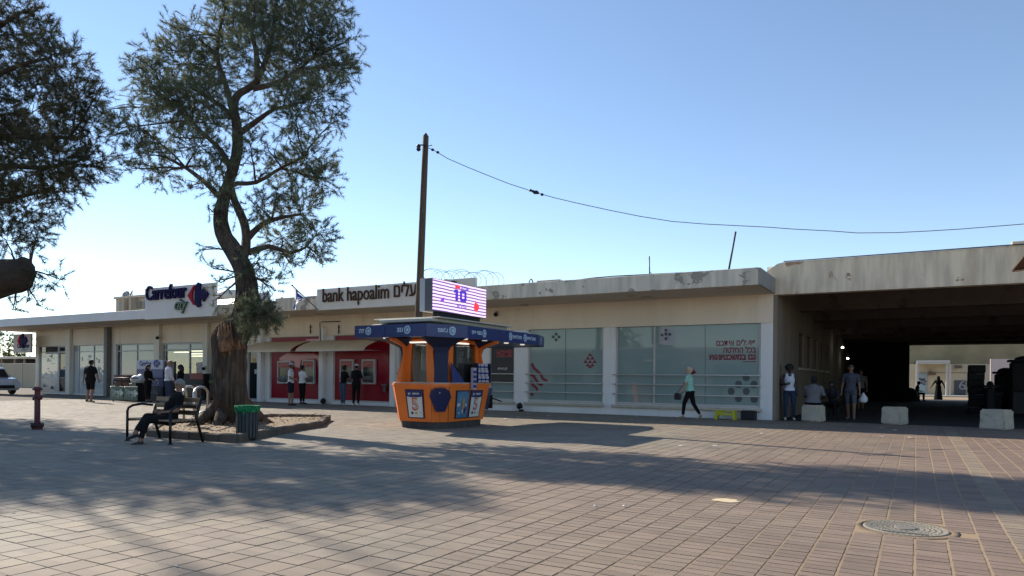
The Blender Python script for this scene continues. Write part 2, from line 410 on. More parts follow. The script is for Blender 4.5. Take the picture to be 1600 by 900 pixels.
def brick_geo(x, y, w, h, jx, jy, z, tx, ty, base=-0.012):
    a = [(x + jx/2, y + jy/2), (x + w - jx/2, y + jy/2), (x + w - jx/2, y + h - jy/2), (x + jx/2, y + h - jy/2)]
    cx, cy = x + w / 2, y + h / 2; b = 0.004
    top = [(px_ + (b if px_ < cx else -b), py_ + (b if py_ < cy else -b)) for px_, py_ in a]
    vs = [(p[0], p[1], base) for p in a] + [(p[0], p[1], z + (p[0]-cx)*tx + (p[1]-cy)*ty) for p in top]
    return vs
BF = [(0,1,5,4),(1,2,6,5),(2,3,7,6),(3,0,4,7),(4,5,6,7)]
scored = []
keep = []
for c in cells:
    x, y, w, h, jx, jy = c; cx, cy = x + w/2, y + h/2
    f = (Vector((cx, cy, -CH))).dot(Fv)
    if (y > YW - 0.15 and x < XR + 0.15) or y > YW + 0.4: continue
    if f > 1:
        px_, py_, _ = project((cx, cy, 0))
        vis = -420 < px_ < 2700 and py_ < 1150
    else: vis = False
    if not vis: continue
    if (Vector((cx, cy)) - manhole_c.xy).length < MHR + 0.07: continue
    if inside(cx, cy, planter_poly): continue
    if 0 < px_ < 1600 and py_ < 905: scored.append((w * h / f ** 3, c))
    keep.append(c)
scored.sort(key=lambda q: -q[0]); top = set(id(q[1]) for q in scored[:296])
vs_all = []; fs_all = []
for c in keep:
    x, y, w, h, jx, jy = c
    z = random.uniform(-0.0012, 0.0012); tx = random.uniform(-0.006, 0.006); ty = random.uniform(-0.010, 0.010)
    if id(c) in top:
        mb = MB(); mb.add([(vx - x, vy - y, vz) for vx, vy, vz in brick_geo(x, y, w, h, jx, jy, z, tx, ty)], BF)
        o = mb.build('paver', paver_m, plaza); o.location = (x, y, 0)
    else:
        k = len(vs_all); vs_all += brick_geo(x, y, w, h, jx, jy, z, tx, ty); fs_all += [tuple(q + k for q in f_) for f_ in BF]
me = bpy.data.meshes.new('pavers'); me.from_pydata(vs_all, [], fs_all); me.materials.append(paver_m); me.update()
o = link('paver_field', me, plaza); o['kind'] = 'stuff'

# ================================================================== LONG SHOP BUILDING
shop = thing('commercial_building', (XR, YW, 0), 'long low cream building with a flat overhanging roof, shop windows and red bank panels', 'building')
def zw(px, py): return WY(px, py, YW).z
def xw(px): return WY(px, 590, YW).x
# openings: px left, px right, z bottom, z top, kind
openings = [
 (60, 106, 0.06, 2.95, 'shopdoor'), (113, 167, 0.06, 2.95, 'film'), (181, 243, 0.06, 2.95, 'pale'),
 (252, 320, 0.06, 2.95, 'entrance'), (328, 384, 0.06, 2.95, 'dark'), (386, 407, 0.06, 2.72, 'glassdoor'),
 (421, 503, 0.14, 3.12, 'red'), (520, 613, 0.14, 3.12, 'red'), (622, 700, 0.36, 3.18, 'bank'), (764, 803, 0.36, 3.18, 'home'),
 (824, 942, 0.36, 3.18, 'bank'), (961, 1188, 0.36, 3.20, 'bank')]
GL = YW - 0.0
xs = [(xw(a), xw(b), z0, z1, k) for a, b, z0, z1, k in openings]
WT = 0.30
cur = XL
pil = MB(); lin = MB(); pli = MB()
for i, (a, b, z0, z1, k) in enumerate(xs):
    left = cur; 
    bank = k in ('red', 'bank', 'home', 'glassdoor')
    c = MB(); c.cbox((left, YW, 0), (a, YW + WT, ZS - 0.9), 0.008)
    wbuild(c, 'wall_pier', wallw_m if bank else pillar_m, shop)
    pli = MB(); pli.box((a, YW + (0.002 if z0 > .2 else 0.05), 0), (b, YW + WT, z0)); wbuild(pli, 'plinth', wallw_m, shop)
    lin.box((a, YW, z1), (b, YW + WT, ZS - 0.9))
    cur = b
c = MB(); c.cbox((cur, YW, 0), (XR, YW + WT, ZS - 0.9), 0.008)
wbuild(c, 'wall_pier', wallw_m, shop)
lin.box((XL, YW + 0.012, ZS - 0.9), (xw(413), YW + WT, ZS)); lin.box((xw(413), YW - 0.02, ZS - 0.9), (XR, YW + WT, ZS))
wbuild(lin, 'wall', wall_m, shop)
# projecting thin columns on the left shop
for a, b in ((106, 112.5), (244, 252), (320.5, 327.5)):
    c = MB(); c.cbox((xw(a), YW - 0.16, 0), (xw(b), YW + 0.0 - 0.003, ZS - 0.003), 0.01); wbuild(c, 'column', pillar_m, shop)
for a, b in ((407, 413), (503, 509.5), (613.5, 621)):
    c = MB(); c.cbox((xw(a), YW - 0.22, 0), (xw(b), YW - 0.003, ZS - 0.9 if a == 613.5 else 3.45), 0.012); wbuild(c, 'column', wallw_m, shop)
# drain pipe
c = MB(); c.cbox((xw(169.5), YW - 0.30, 0.0), (xw(174.5), YW - 0.05, ZS - 0.003), 0.02); wbuild(c, 'drain_pipe', M('grey_pipe', (0.16, 0.15, 0.14), 0.6, 0.1, 4), shop)
# body behind the front
c = MB(); c.box((XL, YW + WT, 0), (XL + 0.25, YW + 26, ZS - 0.003)); c.box((XR - 0.25, YW + WT, 0), (XR, YW + 34, ZS + 0.9)); c.box((XL + .25, YW + 25.7, 0), (XR - .25, YW + 26, ZS - 0.003))
wbuild(c, 'side_wall', wallw_m, shop)
# roof slab
XRF = XR; XLF = G(0,700).x; XLF = XL - 3.4
xs1, xs2 = WY(226, 470, YF).x, WY(495, 470, YF).x
xc = WY(336, 470, YF).x
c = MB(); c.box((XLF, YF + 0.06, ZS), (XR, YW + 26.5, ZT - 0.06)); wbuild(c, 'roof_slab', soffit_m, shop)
for (a, b, m, zt, zb) in ((XLF, WY(207,500,YF).x, fasciaw_m, ZT, ZS), (WY(207,500,YF).x, xc, fasciaw_m, ZT, ZS), (xc, WY(430, 470, YF).x, M('fascia_slats', (0.44,0.40,0.34),0.8,0.1,3,streak=True), ZT, ZS + .04),
                          (WY(430,470,YF).x, xs2, peel_m, ZT + 0.1, ZS), (xs2, XR, peel_m, ZT + 0.04, ZS)):
    c = MB(); c.cbox((a, YF, zb), (b - 0.004, YF + 0.057, zt), 0.012); wbuild(c, 'fascia_panel', m, shop)
c = MB(); c.cbox((XR, YF, ZS), (XR + 0.06, YW + 0.05, ZT + 0.03), 0.012); wbuild(c, 'fascia_panel', M('fascia_end', (0.30,0.28,0.25), 0.9, 0.12, 5, streak=True, dirt=((.14,.13,.12),.42,4)), shop)
c = MB(); c.box((XLF, YF + 0.07, ZT - 0.058), (XR, YW + 26.4, ZT - 0.02)); wbuild(c, 'roofing_felt', M('felt', (0.35,0.33,0.30),0.9,0.1,2), shop)
# soffit step and small round lamps in it
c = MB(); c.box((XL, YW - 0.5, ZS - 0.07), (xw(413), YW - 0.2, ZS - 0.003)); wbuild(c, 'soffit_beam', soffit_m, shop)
for px_, py_ in ((820, 476), (985, 462), (1010, 464), (560, 497), (470, 507), (1130, 452)):
    d = dirv(px_, py_); t = (ZS - CH) / d.z; p = Vector((0, 0, CH)) + d * t
    if p.y > YW - 0.4: p.y = YW - 0.9
    c = MB(); c.lathe([(0.02, -0.055), (0.13, -0.05), (0.16, -0.03), (0.16, -0.002)], 14, Matrix.Translation((p.x, p.y, ZS))); wbuild(c, 'soffit_lamp', M('lamp_glass', (0.4,0.38,0.33),0.5), shop)

# windows
def lattice(win, x0, x1, z0, z1, verts, hors, m, fw=0.05, y=YW+0.06, dep=0.07):
    f = MB()
    f.box((x0, y, z0), (x0 + fw, y + dep, z1)); f.box((x1 - fw, y, z0), (x1, y + dep, z1))
    f.box((x0 + fw, y + .002, z0), (x1 - fw, y + dep, z0 + fw)); f.box((x0 + fw, y + .002, z1 - fw), (x1 - fw, y + dep, z1))
    for v in verts: f.box((v - fw/2, y + .004, z0 + fw), (v + fw/2, y + dep, z1 - fw))
    for h in hors: f.box((x0 + fw, y + .007, h - fw/2), (x1 - fw, y + dep - .004, h + fw/2))
    return f
def window(kind, x0, x1, z0, z1, verts=(), hors=(), gm=bglass, fm=frame_m, fw=0.05, mats=None):
    f = lattice(None, x0, x1, z0, z1, verts, hors, fm, fw)
    w = wbuild(f, kind, fm, shop)
    xsx = [x0 + fw] + sorted(verts) + [x1 - fw]; zsx = [z0 + fw] + sorted(hors) + [z1 - fw]; n = 0
    for i in range(len(xsx) - 1):
        for j in range(len(zsx) - 1):
            p = MB(); p.box((xsx[i] - .01, YW + 0.10, zsx[j] - .01), (xsx[i+1] + .01, YW + 0.112, zsx[j+1] + .01))
            mm = gm if mats is None else mats[n % len(mats)]; n += 1
            wbuild(p, 'pane', mm, shop).parent = w
    return w
def on_shop(mb, name, mats, win):
    o = wbuild(mb, name, mats, shop); o.parent = win; return o
WMAT = frame_m4((0, 0, 0), (1, 0, 0))
def FM(x, z, y): return frame_m4((x, y, z), (1, 0, 0))
TZ = 2.56
win1 = window('shop_window', xs[0][0], xw(89), .06, 2.95, (), (TZ,), mats=[wglass, dglass])
win1b = window('door', xw(89.3), xs[0][1], .06, 2.95, (), (TZ,), mats=[dglass, dglass], fw=0.1)
win2 = window('shop_window', xs[1][0], xs[1][1], .06, 2.95, (xw(121), xw(144.5)), (TZ,), mats=[wglass, pglass, wglass, pglass, wglass, pglass])
win3 = window('shop_window', xs[2][0], xs[2][1], .06, 2.95, (xw(186), xw(212)), (TZ,), mats=[dglass, dglass, pglass, pglass, pglass, pglass], fw=.06)
win4 = window('entrance_window', xs[3][0], xs[3][1], .06, 2.95, (xw(256), xw(294)), (TZ,), mats=[dglass, dglass, cglass, pglass, cglass, pglass], fw=.09)
win5 = window('shop_window', xs[4][0], xs[4][1], .06, 2.95, (xw(336),), (TZ,), mats=[dglass, dglass, dglass, pglass])
win6 = window('glass_door', xs[5][0], xs[5][1], .06, 2.72, (), (), gm=dglass, fw=.08)
for k in (6, 7):
    a, b, z0, z1, _ = xs[k]
    f = lattice(None, a, b, z0, z1, (), (), frame_m, .06); w = wbuild(f, 'panel_frame', steelw_m, shop)
    p = MB(); p.box((a + .05, YW + .07, z0 + .05), (b - .05, YW + .11, z1 - .05)); on_shop(p, 'red_panel', redp, w)
    q = MB(); q.box((a - .1, YW - .06, 0.0), (b + .1, YW - .003, z0 - .01)); on_shop(q, 'sill', wallw_m, w)
    # lighter pink shapes on the panel
    pk = M('pink_patch', (0.50, 0.13, 0.19), .2) if k == 6 else MATS['pink_patch']
    s = MB()
    if k == 6:
        pts = [(448,552),(490,552),(503,560),(503,598),(494,560),(470,562),(468,575),(440,568),(436,560)]
        s.prism([(WY(x,y,YW+.06).x, WY(x,y,YW+.06).z) for x,y in pts][::-1], .002, FM(0,0,YW+.068)); 
        pts = [(478,530),(502,529),(502,533.2),(478,533.6)]
        s.prism([(WY(x,y,YW+.06).x, WY(x,y,YW+.06).z) for x,y in pts][::-1], .002, FM(0,0,YW+.068))
    else:
        for i in range(-2, 3):
            for j in range(-2, 3):
                if abs(i) + abs(j) <= 2:
                    cx, cz = WY(603.5, 554, YW).x + i * .13, WY(603.5, 554, YW).z + j * .13
                    s.prism([(cx-.05,cz),(cx,cz-.05),(cx+.05,cz),(cx,cz+.05)], .002, FM(0,0,YW+.068), mi=1)
        s.box((WY(609,580,YW).x, YW+.066, 1.05), (WY(611,580,YW).x, YW+.069, 2.0))
    on_shop(s, 'panel_motif', [pk, M('dark_red_print', (0.07,0.008,0.012),0.3)], w)
win9 = window('bank_window', xs[8][0], xs[8][1], .36, 3.18, (xw(660),), ())
win10 = window('bank_window', xs[9][0], xs[9][1], .36, 3.18, (), (1.07,), fm=steelw_m)
win11 = window('bank_window', xs[10][0], xs[10][1], .36, 3.18, (), (), fm=steelw_m)
win12 = window('bank_window', xs[11][0], xs[11][1], .36, 3.20, (xw(1021),), (), fm=steelw_m, fw=.06)
for w, (a, b, z0, z1, _) in ((win9, xs[8]), (win10, xs[9]), (win11, xs[10]), (win12, xs[11])):
    for z in (1.41, 1.08, 0.74):
        q = MB(); q.tube([(a - .06, YW - .07, z), (b + .01, YW - .07, z)], .022, 8)
        q.box((a - .03, YW - .07, z - .012), (a - .005, YW + .06, z + .012)); q.box((b - .03, YW - .06, z - .012), (b - .005, YW + .06, z + .012))
        on_shop(q, 'guard_rail', steelw_m, w)
    q = MB(); q.cbox((a - .1, YW - .10, z0 - .10), (b + .06, YW - .003, z0 - .002), .012); on_shop(q, 'sill', conc_m, w)
    q = MB(); q.box((a + .05, YW + .05, z0 + .05), (b - .05, YW + .1, z0 + .09)); on_shop(q, 'track', steelw_m, w)
def strips(name, polys, mats, win, y=YW+.098, mi=None):
    s = MB()
    for i, P in enumerate(polys):
        Q = [(WY(x, yy, y).x, WY(x, yy, y).z) for x, yy in P]
        A = sum(Q[j][0]*Q[(j+1)%len(Q)][1]-Q[(j+1)%len(Q)][0]*Q[j][1] for j in range(len(Q)))
        if A < 0: Q = Q[::-1]
        s.prism(Q, .003, FM(0, 0, y), mi=(mi[i] if mi else 0))
    return on_shop(s, name, mats, win)
redstk = M('red_sticker', (0.22, 0.015, 0.03), .5); greystk = M('grey_sticker', (0.075, 0.09, 0.09), .5)
# wave strokes
def stroke(P, w):
    up = [(x + w*0.5, y - w*.5) for x, y in P]; dn = [(x - w*.5, y + w*.5) for x, y in P]
    return up + dn[::-1]
strips('wave_sticker', [stroke([(831,568),(834,575),(840,580),(845,585),(848,592),(855,595)],3), stroke([(829.5,584),(834,588),(838,594),(842,600),(848,602)],3),
        stroke([(829.5,596),(833,602),(838,606),(840,610)],3), stroke([(830,614),(833,618)],3)], redstk, win11)
polys = []; mi = []
cx, cy, d = 922, 562, 5.2
for r in range(4):
    n = [1, 2, 3, 2][r]; n = [1,3,3,2][r] if False else n
    for q in range(n):
        x = cx + (q - (n-1)/2) * 7.0; y = cy - 8 + r * 5.4
        polys.append([(x - 3.6, y + 2.4), (x + 3.6, y + 2.4), (x, y - 2.6)]); mi.append(0)
polys.append([(cx-3.4, cy+13),(cx+3.4,cy+13),(cx,cy+9)]); mi.append(0)
strips('triangle_sticker', polys, redstk, win11, mi=mi)
def disc(x, y, r, n=14): return [(x + r*math.cos(2*math.pi*k/n), y + r*math.sin(2*math.pi*k/n)) for k in range(n)]
strips('dot_sticker', [disc(869,522,2.4), disc(869,531,2.4), disc(864.6,526.5,2.4), disc(873.5,526.5,2.4)], greystk, win11)
strips('dot_sticker', [disc(1040.5,516,2.4), disc(1040.5,522,2.6), disc(1040.5,529,2.4), disc(1034.5,523.5,2.4), disc(1046.5,522.5,2.4)], greystk, win12)
strips('circle_sticker', [disc(1166,590,5.6), disc(1154,600.5,5.6), disc(1178,600.5,5.6), disc(1142.5,611.5,5.6), disc(1166,611.5,5.6), disc(1154,623,5.6), disc(1178,624,5.6)], greystk, win12)
strips('diamond_sticker', [[(1080,572.5),(1088,582),(1080,587),(1072,579.5)], [(1080,576),(1084.5,581.5),(1080,584.4),(1075.5,579.8)], [(1080,578.6),(1082,581),(1080,582.4),(1078,580.4)]], [redstk, M('pale_print',(0.4,0.3,0.28),.5)], win12, mi=[0,0,0])
# film seams
strips('film_seam', [[(1101.6,499),(1102.2,499),(1102.2,634),(1101.6,634)]], greystk, win12); strips('film_seam', [[(883.6,509),(884.3,509),(884.3,630),(883.6,630)]], greystk, win11)
s = MB()
xr_ = WY(1180, 560, YW).x
for i, (tx, z, w_px) in enumerate((('פועלים איתכם', WY(1180,539,YW).z, 62), ('בכל החלטה', WY(1180,550.5,YW).z, 51), ('גם במשכנתאות', WY(1180,561.5,YW).z, 73))):
    wd = WY(1180,560,YW).x - WY(1180-w_px,560,YW).x
    v, fcs = text_mesh(heb(tx), .26, .001, .012 if i == 2 else .006)
    x0_, x1_ = min(q.x for q in v), max(q.x for q in v)
    put = FM(xr_, z, YW + .096); kx = wd / (x1_ - x0_)
    s.add([put @ Vector(((q.x - x1_) * kx, q.y, q.z)) for q in v], fcs)
s.box((WY(1159,565,YW).x, YW+.094, WY(1159,565.6,YW).z), (xr_, YW+.098, WY(1159,564.3,YW).z))
on_shop(s, 'lettering', redstk, win12)
# dark poster with HOME!
p = MB(); p.box((xs[9][0] + .05, YW + .092, 1.10), (xs[9][1] - .05, YW + .097, 2.95)); on_shop(p, 'poster', M('black_poster', (0.018,0.016,0.018), .35), win10)
s = MB(); a0 = WY(774, 555, YW).x; a1 = WY(798, 555, YW).x
put_text(s, 'HOME!', FM(a0, WY(774,555.5,YW).z, YW + .088), .30, .001, .004, width=a1 - a0)
on_shop(s, 'lettering', M('red_print', (0.5,0.05,0.06), .5), win10); s = MB()
s.box((a0, YW+.086, WY(774,557.6,YW).z), (a1, YW+.09, WY(774,556.6,YW).z)); on_shop(s, 'underline', MATS['red_print'], win10); s = MB()
put_text(s, heb('רק בפועלים'), FM(WY(776,577,YW).x, WY(774,577.5,YW).z, YW + .088), .12, .001, .003, mi=1, width=.42)
on_shop(s, 'lettering', [M('red_print', (0.5,0.05,0.06), .5), M('white_print', (0.7,0.7,0.7), .5)], win10)
# faint posters printed on the white film of the left windows
s = MB(); rr = random.Random(3)
for (pa, pb) in ((63, 87), (123, 143), (147, 166)):
    for _ in range(26):
        x = rr.uniform(pa, pb - 4); y = rr.uniform(557, 612)
        X0 = WY(x, y, YW).x; Z0 = WY(x, y, YW).z; w_, h_ = rr.uniform(.1, .45), rr.uniform(.02, .06) if rr.random() < .6 else rr.uniform(.1, .25)
        s.box((X0, YW + .093, Z0), (X0 + w_, YW + .098, Z0 + h_))
on_shop(s, 'faint_print', M('faint_print', (0.40,0.42,0.41), .5), win2)['kind'] = 'stuff'
# interior of the supermarket seen through the entrance
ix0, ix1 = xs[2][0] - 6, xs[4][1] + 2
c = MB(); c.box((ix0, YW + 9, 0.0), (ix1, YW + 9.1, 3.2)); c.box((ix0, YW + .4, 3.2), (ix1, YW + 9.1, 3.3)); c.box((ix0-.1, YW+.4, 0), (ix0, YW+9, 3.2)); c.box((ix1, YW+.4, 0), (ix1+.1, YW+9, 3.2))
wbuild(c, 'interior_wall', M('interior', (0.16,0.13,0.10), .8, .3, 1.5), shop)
rr = random.Random(5)
for k in range(5):
    s = MB(); x = xw(262) - 3 + k * 2.3
    for z in (.35, .75, 1.15, 1.55):
        s.box((x, YW + 3.5, z), (x + 1.7, YW + 4.1, z + .04), mi=0)
        q = x
        while q < x + 1.6:
            w_ = rr.uniform(.08, .2); s.box((q, YW + 3.55, z + .04), (q + w_ - .02, YW + 4.0, z + .04 + rr.uniform(.12, .3)), mi=rr.randint(1, 4)); q += w_
    s.box((x - .03, YW + 3.5, 0), (x, YW + 4.1, 1.9), mi=0)
    wbuild(s, 'shelf', [M('shelf', (.2,.2,.2)), M('goods_red', (.3,.04,.03)), M('goods_yellow', (.4,.3,.06)), M('goods_blue', (.04,.12,.3)), M('goods_white', (.4,.4,.38))], shop)
tube_m = M('tube_light', (0.9,0.85,0.7), emit=((1.0,0.86,0.58), 1.6))
for (pa, ya, pb, yb) in ((272,547,294,547.5), (272,551,294,553), (299,549,320,551), (299,553.5,320,555), (299,557,320,558)):
    A = WY(pa, ya, YW + 4 + random.random()*3); B = WY(pb, yb, A.y)
    A.z = min(A.z, 3.1); B.z = A.z
    s = MB(); s.box((A.x, A.y, A.z), (B.x, A.y + .12, A.z + .05)); wbuild(s, 'tube_light', tube_m, shop)
# posters on the shop door glass
p = MB(); p.box((WY(304,600,YW).x, YW + .09, WY(304,588,YW).z), (WY(313,600,YW).x, YW + .096, WY(304,566,YW).z)); on_shop(p, 'poster', M('poster_pale', (0.38,0.32,0.30), .5, .35, 6), win4)
p = MB(); p.box((WY(395,600,YW).x, YW + .09, WY(395,584,YW).z), (WY(404,600,YW).x, YW + .096, WY(395,577,YW).z)); on_shop(p, 'notice', M('notice_grey', (0.45,0.46,0.46), .5), win6)
s = MB()
for (a, b, c_, d_) in ((393,557,399,566),(391,562,396,565),(397,554,401,561)): s.box((WY(a,560,YW).x, YW+.09, WY(a,d_,YW).z), (WY(b if b>c_ else c_,560,YW).x, YW+.094, WY(a,554,YW).z)) if False else None
put_text(s, heb('כס'), FM(WY(391.5,560,YW).x, WY(392,566,YW).z, YW + .09), .34, .001, .01, width=WY(401,560,YW).x-WY(391.5,560,YW).x)
on_shop(s, 'lettering', M('yellow_print', (0.6,0.33,0.05), .5), win6)

# ---- red band and dark display bases under the entrance (stock cages seen behind)
# ================================================================== SIGNS
def sign_board(name, tl, tr, bl, br, y, thick, m, label):
    x0 = WY(tl[0], tl[1], y).x; x1 = WY(tr[0], tr[1], y).x
    zt = WY(tl[0], tl[1], y).z; zb = WY(bl[0], bl[1], y).z
    t = thing(name, (x0, y, zb), label, 'sign')
    b = MB(); b.cbox((x0, y, zb), (x1, y + thick, zt), .01); b = wbuild(b, 'sign_board', m, t)
    return t, x0, x1, zb, zt
YS = YF - 0.14
sgn, x0, x1, zb, zt = sign_board('shop_sign', (226.5,451), (336.5,439), (226.5,499.5), (336.5,494), YS, .13, fasciaw_m, 'pale grey supermarket sign board with dark blue letters and a red and blue logo')
def zline(py_at, px_at): return WY(px_at, py_at, YS).z
s = MB(); navy = M('navy_letters', (0.018, 0.014, 0.07), .75, spec=.1); redl = M('red_letters', (0.38, 0.02, 0.035), .7, spec=.1); greenl = M('green_letters', (0.05, 0.11, 0.07), .4)
put_text(s, 'Carrefour', FM(WY(229.5,470,YS).x, zline(469.5,230), YS - .06), .98, .05, .010, width=WY(292,470,YS).x - WY(229.5,470,YS).x)
wbuild(s, 'lettering', navy, sgn)
s = MB(); put_text(s, 'city', FM(WY(274,484,YS).x, zline(484.5,275), YS - .06), .78, .05, .006, shear=.35, width=WY(293,484,YS).x - WY(274,484,YS).x)
wbuild(s, 'lettering', greenl, sgn)
def logo(mbr, mbb, M4, k):   # two-part emblem: red wedge left, blue body right, C shape left open between them
    mbr.prism([(-1.0,0),(-.42,.62),(-.30,.62),(-.52,.25),(-.56,0),(-.52,-.25),(-.30,-.62),(-.42,-.62)], .1, M4 @ Matrix.Scale(k, 4))
    P = [(-.05,.78),(.14,.80)]
    # blue body with rounded bites
    P = [(-.30,.0),(-.27,.35),(-.16,.66),(.02,.80),(.24,.74),(.30,.62),(.22,.46),(.24,.32),(.36,.27),(.48,.33),(.58,.46),(1.05,0),(.58,-.46),(.48,-.33),(.36,-.27),(.24,-.32),(.22,-.46),(.30,-.62),(.24,-.74),(.02,-.80),(-.16,-.66),(-.27,-.35)]
    P = P[::-1]
    mbb.prism(P, .1, M4 @ Matrix.Scale(k, 4), cap=True)
lx, lz = WY(311,461,YS).x, zline(461, 311)
a = MB(); b = MB(); logo(a, b, FM(lx, lz, YS - .02), .78 * .92)
wbuild(a, 'red_emblem', redl, sgn); wbuild(b, 'blue_emblem', navy, sgn)
bs, x0, x1, zb, zt = sign_board('bank_sign', (495,452), (743,433.5), (495,485), (743,466), YS, .13, M('sign_board_paint', (0.72,0.69,0.64), .8, .05, 2, streak=True), 'long pale bank sign board with dark brown letters in two scripts, on the roof edge')
s = MB(); brown = M('brown_letters', (0.08, 0.048, 0.035), .8, .25, 8, spec=.1)
put_text(s, 'bank hapoalim', FM(WY(504,472,YS).x, WY(504,472.5,YS).z, YS - .03), .80, .025, .0, width=WY(607,472,YS).x - WY(504,472,YS).x)
put_text(s, heb('בנק הפועלים'), FM(WY(615,467,YS).x, WY(615,464.5,YS).z, YS - .03), .74, .025, .002, width=2.9)
wbuild(s, 'lettering', brown, bs)
# hanging blade sign at the far left
Y0 = YW - 0.9; P = WY(48, 540, Y0)
bl = thing('hanging_sign', (WY(34,540,Y0).x, Y0, WY(34,552,Y0).z), 'small square projecting sign with a red and blue logo at the far left', 'sign')
b = MB(); b.cbox((WY(20.5,540,Y0).x, Y0, WY(20,551.5,Y0).z), (WY(48,540,Y0).x, Y0 + .12, WY(20,522.5,Y0).z), .02); wbuild(b, 'sign_board', M('sign_cream', (0.40,0.36,0.32), .6), bl)
a = MB(); b = MB(); kk = (WY(43.5,540,Y0).x - WY(28,540,Y0).x) / 2.05; logo(a, b, FM(WY(35.8,532,Y0).x, WY(36,532.5,Y0).z, Y0 - .004), kk)
wbuild(a, 'red_emblem', redl, bl); wbuild(b, 'blue_emblem', navy, bl)
s = MB(); put_text(s, 'Carrefour', FM(WY(27,543,Y0).x, WY(27,543.5,Y0).z, Y0-.008), .36, .006, .01, width=WY(46,540,Y0).x - WY(27,540,Y0).x)
put_text(s, 'city', FM(WY(33,548,Y0).x, WY(33,548.3,Y0).z, Y0-.008), .3, .006, .008, shear=.3, mi=1, width=.7); wbuild(s, 'lettering', [navy, greenl], bl)
s = MB()
for yy in (528, 538): s.tube([(WY(48,yy,Y0).x, Y0 + .06, WY(48,yy,Y0).z), (XL + .05, Y0+.06, WY(48,yy,Y0).z), (XL + .1, YW+.02, WY(48,yy,Y0).z)], .03, 6)
wbuild(s, 'bracket', steel, bl)

# ================================================================== AWNINGS
awn_m = M('awning_cloth', (0.64, 0.49, 0.31), .85, .08, 2, dirt=((.24,.19,.13),.36,1.5))
def awning(xa, xb, label):
    t = thing('awning', (xa, YW - .23, 2.3), label, 'awning', 'beige awnings over the cash machines')
    prof = []
    for k in range(9):
        a = math.pi / 2 * k / 8; prof.append((YW - .24 - 1.15 * math.sin(a) ** 1.0, 2.33 + .52 * (.55 * math.cos(a) + .45 * (1 - math.sin(a)))))
    s = MB(); vs = []; fs = []
    for (y, z) in prof: vs += [(xa, y, z), (xb, y, z), (xa, y, z - .012), (xb, y, z - .012)]
    for k in range(8):
        a = k * 4; b_ = a + 4
        fs += [(a, a+1, b_+1, b_), (a+2, b_+2, b_+3, a+3), (a, b_, b_+2, a+2), (a+1, a+3, b_+3, b_+1)]
    fs += [(0,2,3,1), (32,33,35,34)]
    s.add(vs, fs, True); wbuild(s, 'awning_cover', awn_m, t)
    s = MB()
    for x in (xa + .02, (xa+xb)/2, xb - .02): s.tube([(x, y, z - .03) for y, z in prof], .012, 5); s.tube([(x, YW - .25, 2.36), (x, YW - 1.38, 2.34)], .012, 5)
    s.tube([(xa, YW - 1.39, 2.32), (xb, YW - 1.39, 2.32)], .015, 6)
    wbuild(s, 'awning_frame', steel, t)
    return t
awning(WY(413, 540, YW).x + .1, WY(490, 540, YW).x, 'beige curved awning over the left red bank panel, nearer the tree')
awning(WY(498, 540, YW).x, WY(603, 540, YW).x, 'beige curved awning over the right red bank panel, beside the kiosk')

# cable brackets above the red panels
for px_ in (432, 486, 530):
    which = {432: 'leftmost iron cable bracket above the left red panel, nearest the tree', 486: 'iron cable bracket above the right half of the left red panel', 530: 'iron cable bracket on the wall above the right red panel'}[px_]
    p = WY(px_, 515, YW); t = thing('cable_bracket', (p.x, YW - .02, p.z - .3), which, 'bracket', 'iron brackets above the red panels')
    s = MB(); s.box((p.x - .02, YW - .05, p.z - .2), (p.x + .02, YW - .025, p.z + .22)); wbuild(s, 'bracket_plate', blackm, t)
    for dz in (.08, -.1):
        s = MB(); s.tube([(p.x, YW - .05, p.z + dz), (p.x + .07, YW - .14, p.z + dz), (p.x + .16, YW - .14, p.z + dz + .02)], .022, 6); wbuild(s, 'insulator', M('insulator', (.05,.03,.02), .4), t)
o = MB(); o.tube([WY(507,533,YW)+Vector((0,-.26,0)), WY(506.5,505,YW)+Vector((0,-.26,0)), WY(508,503.5,YW)+Vector((0,-.2,0)), WY(533,502.5,YW)+Vector((0,-.06,0))], .02, 6)
tag(o.build('conduit', blackm), 'thin dark conduit bent above the white column between the red panels', 'pipe')

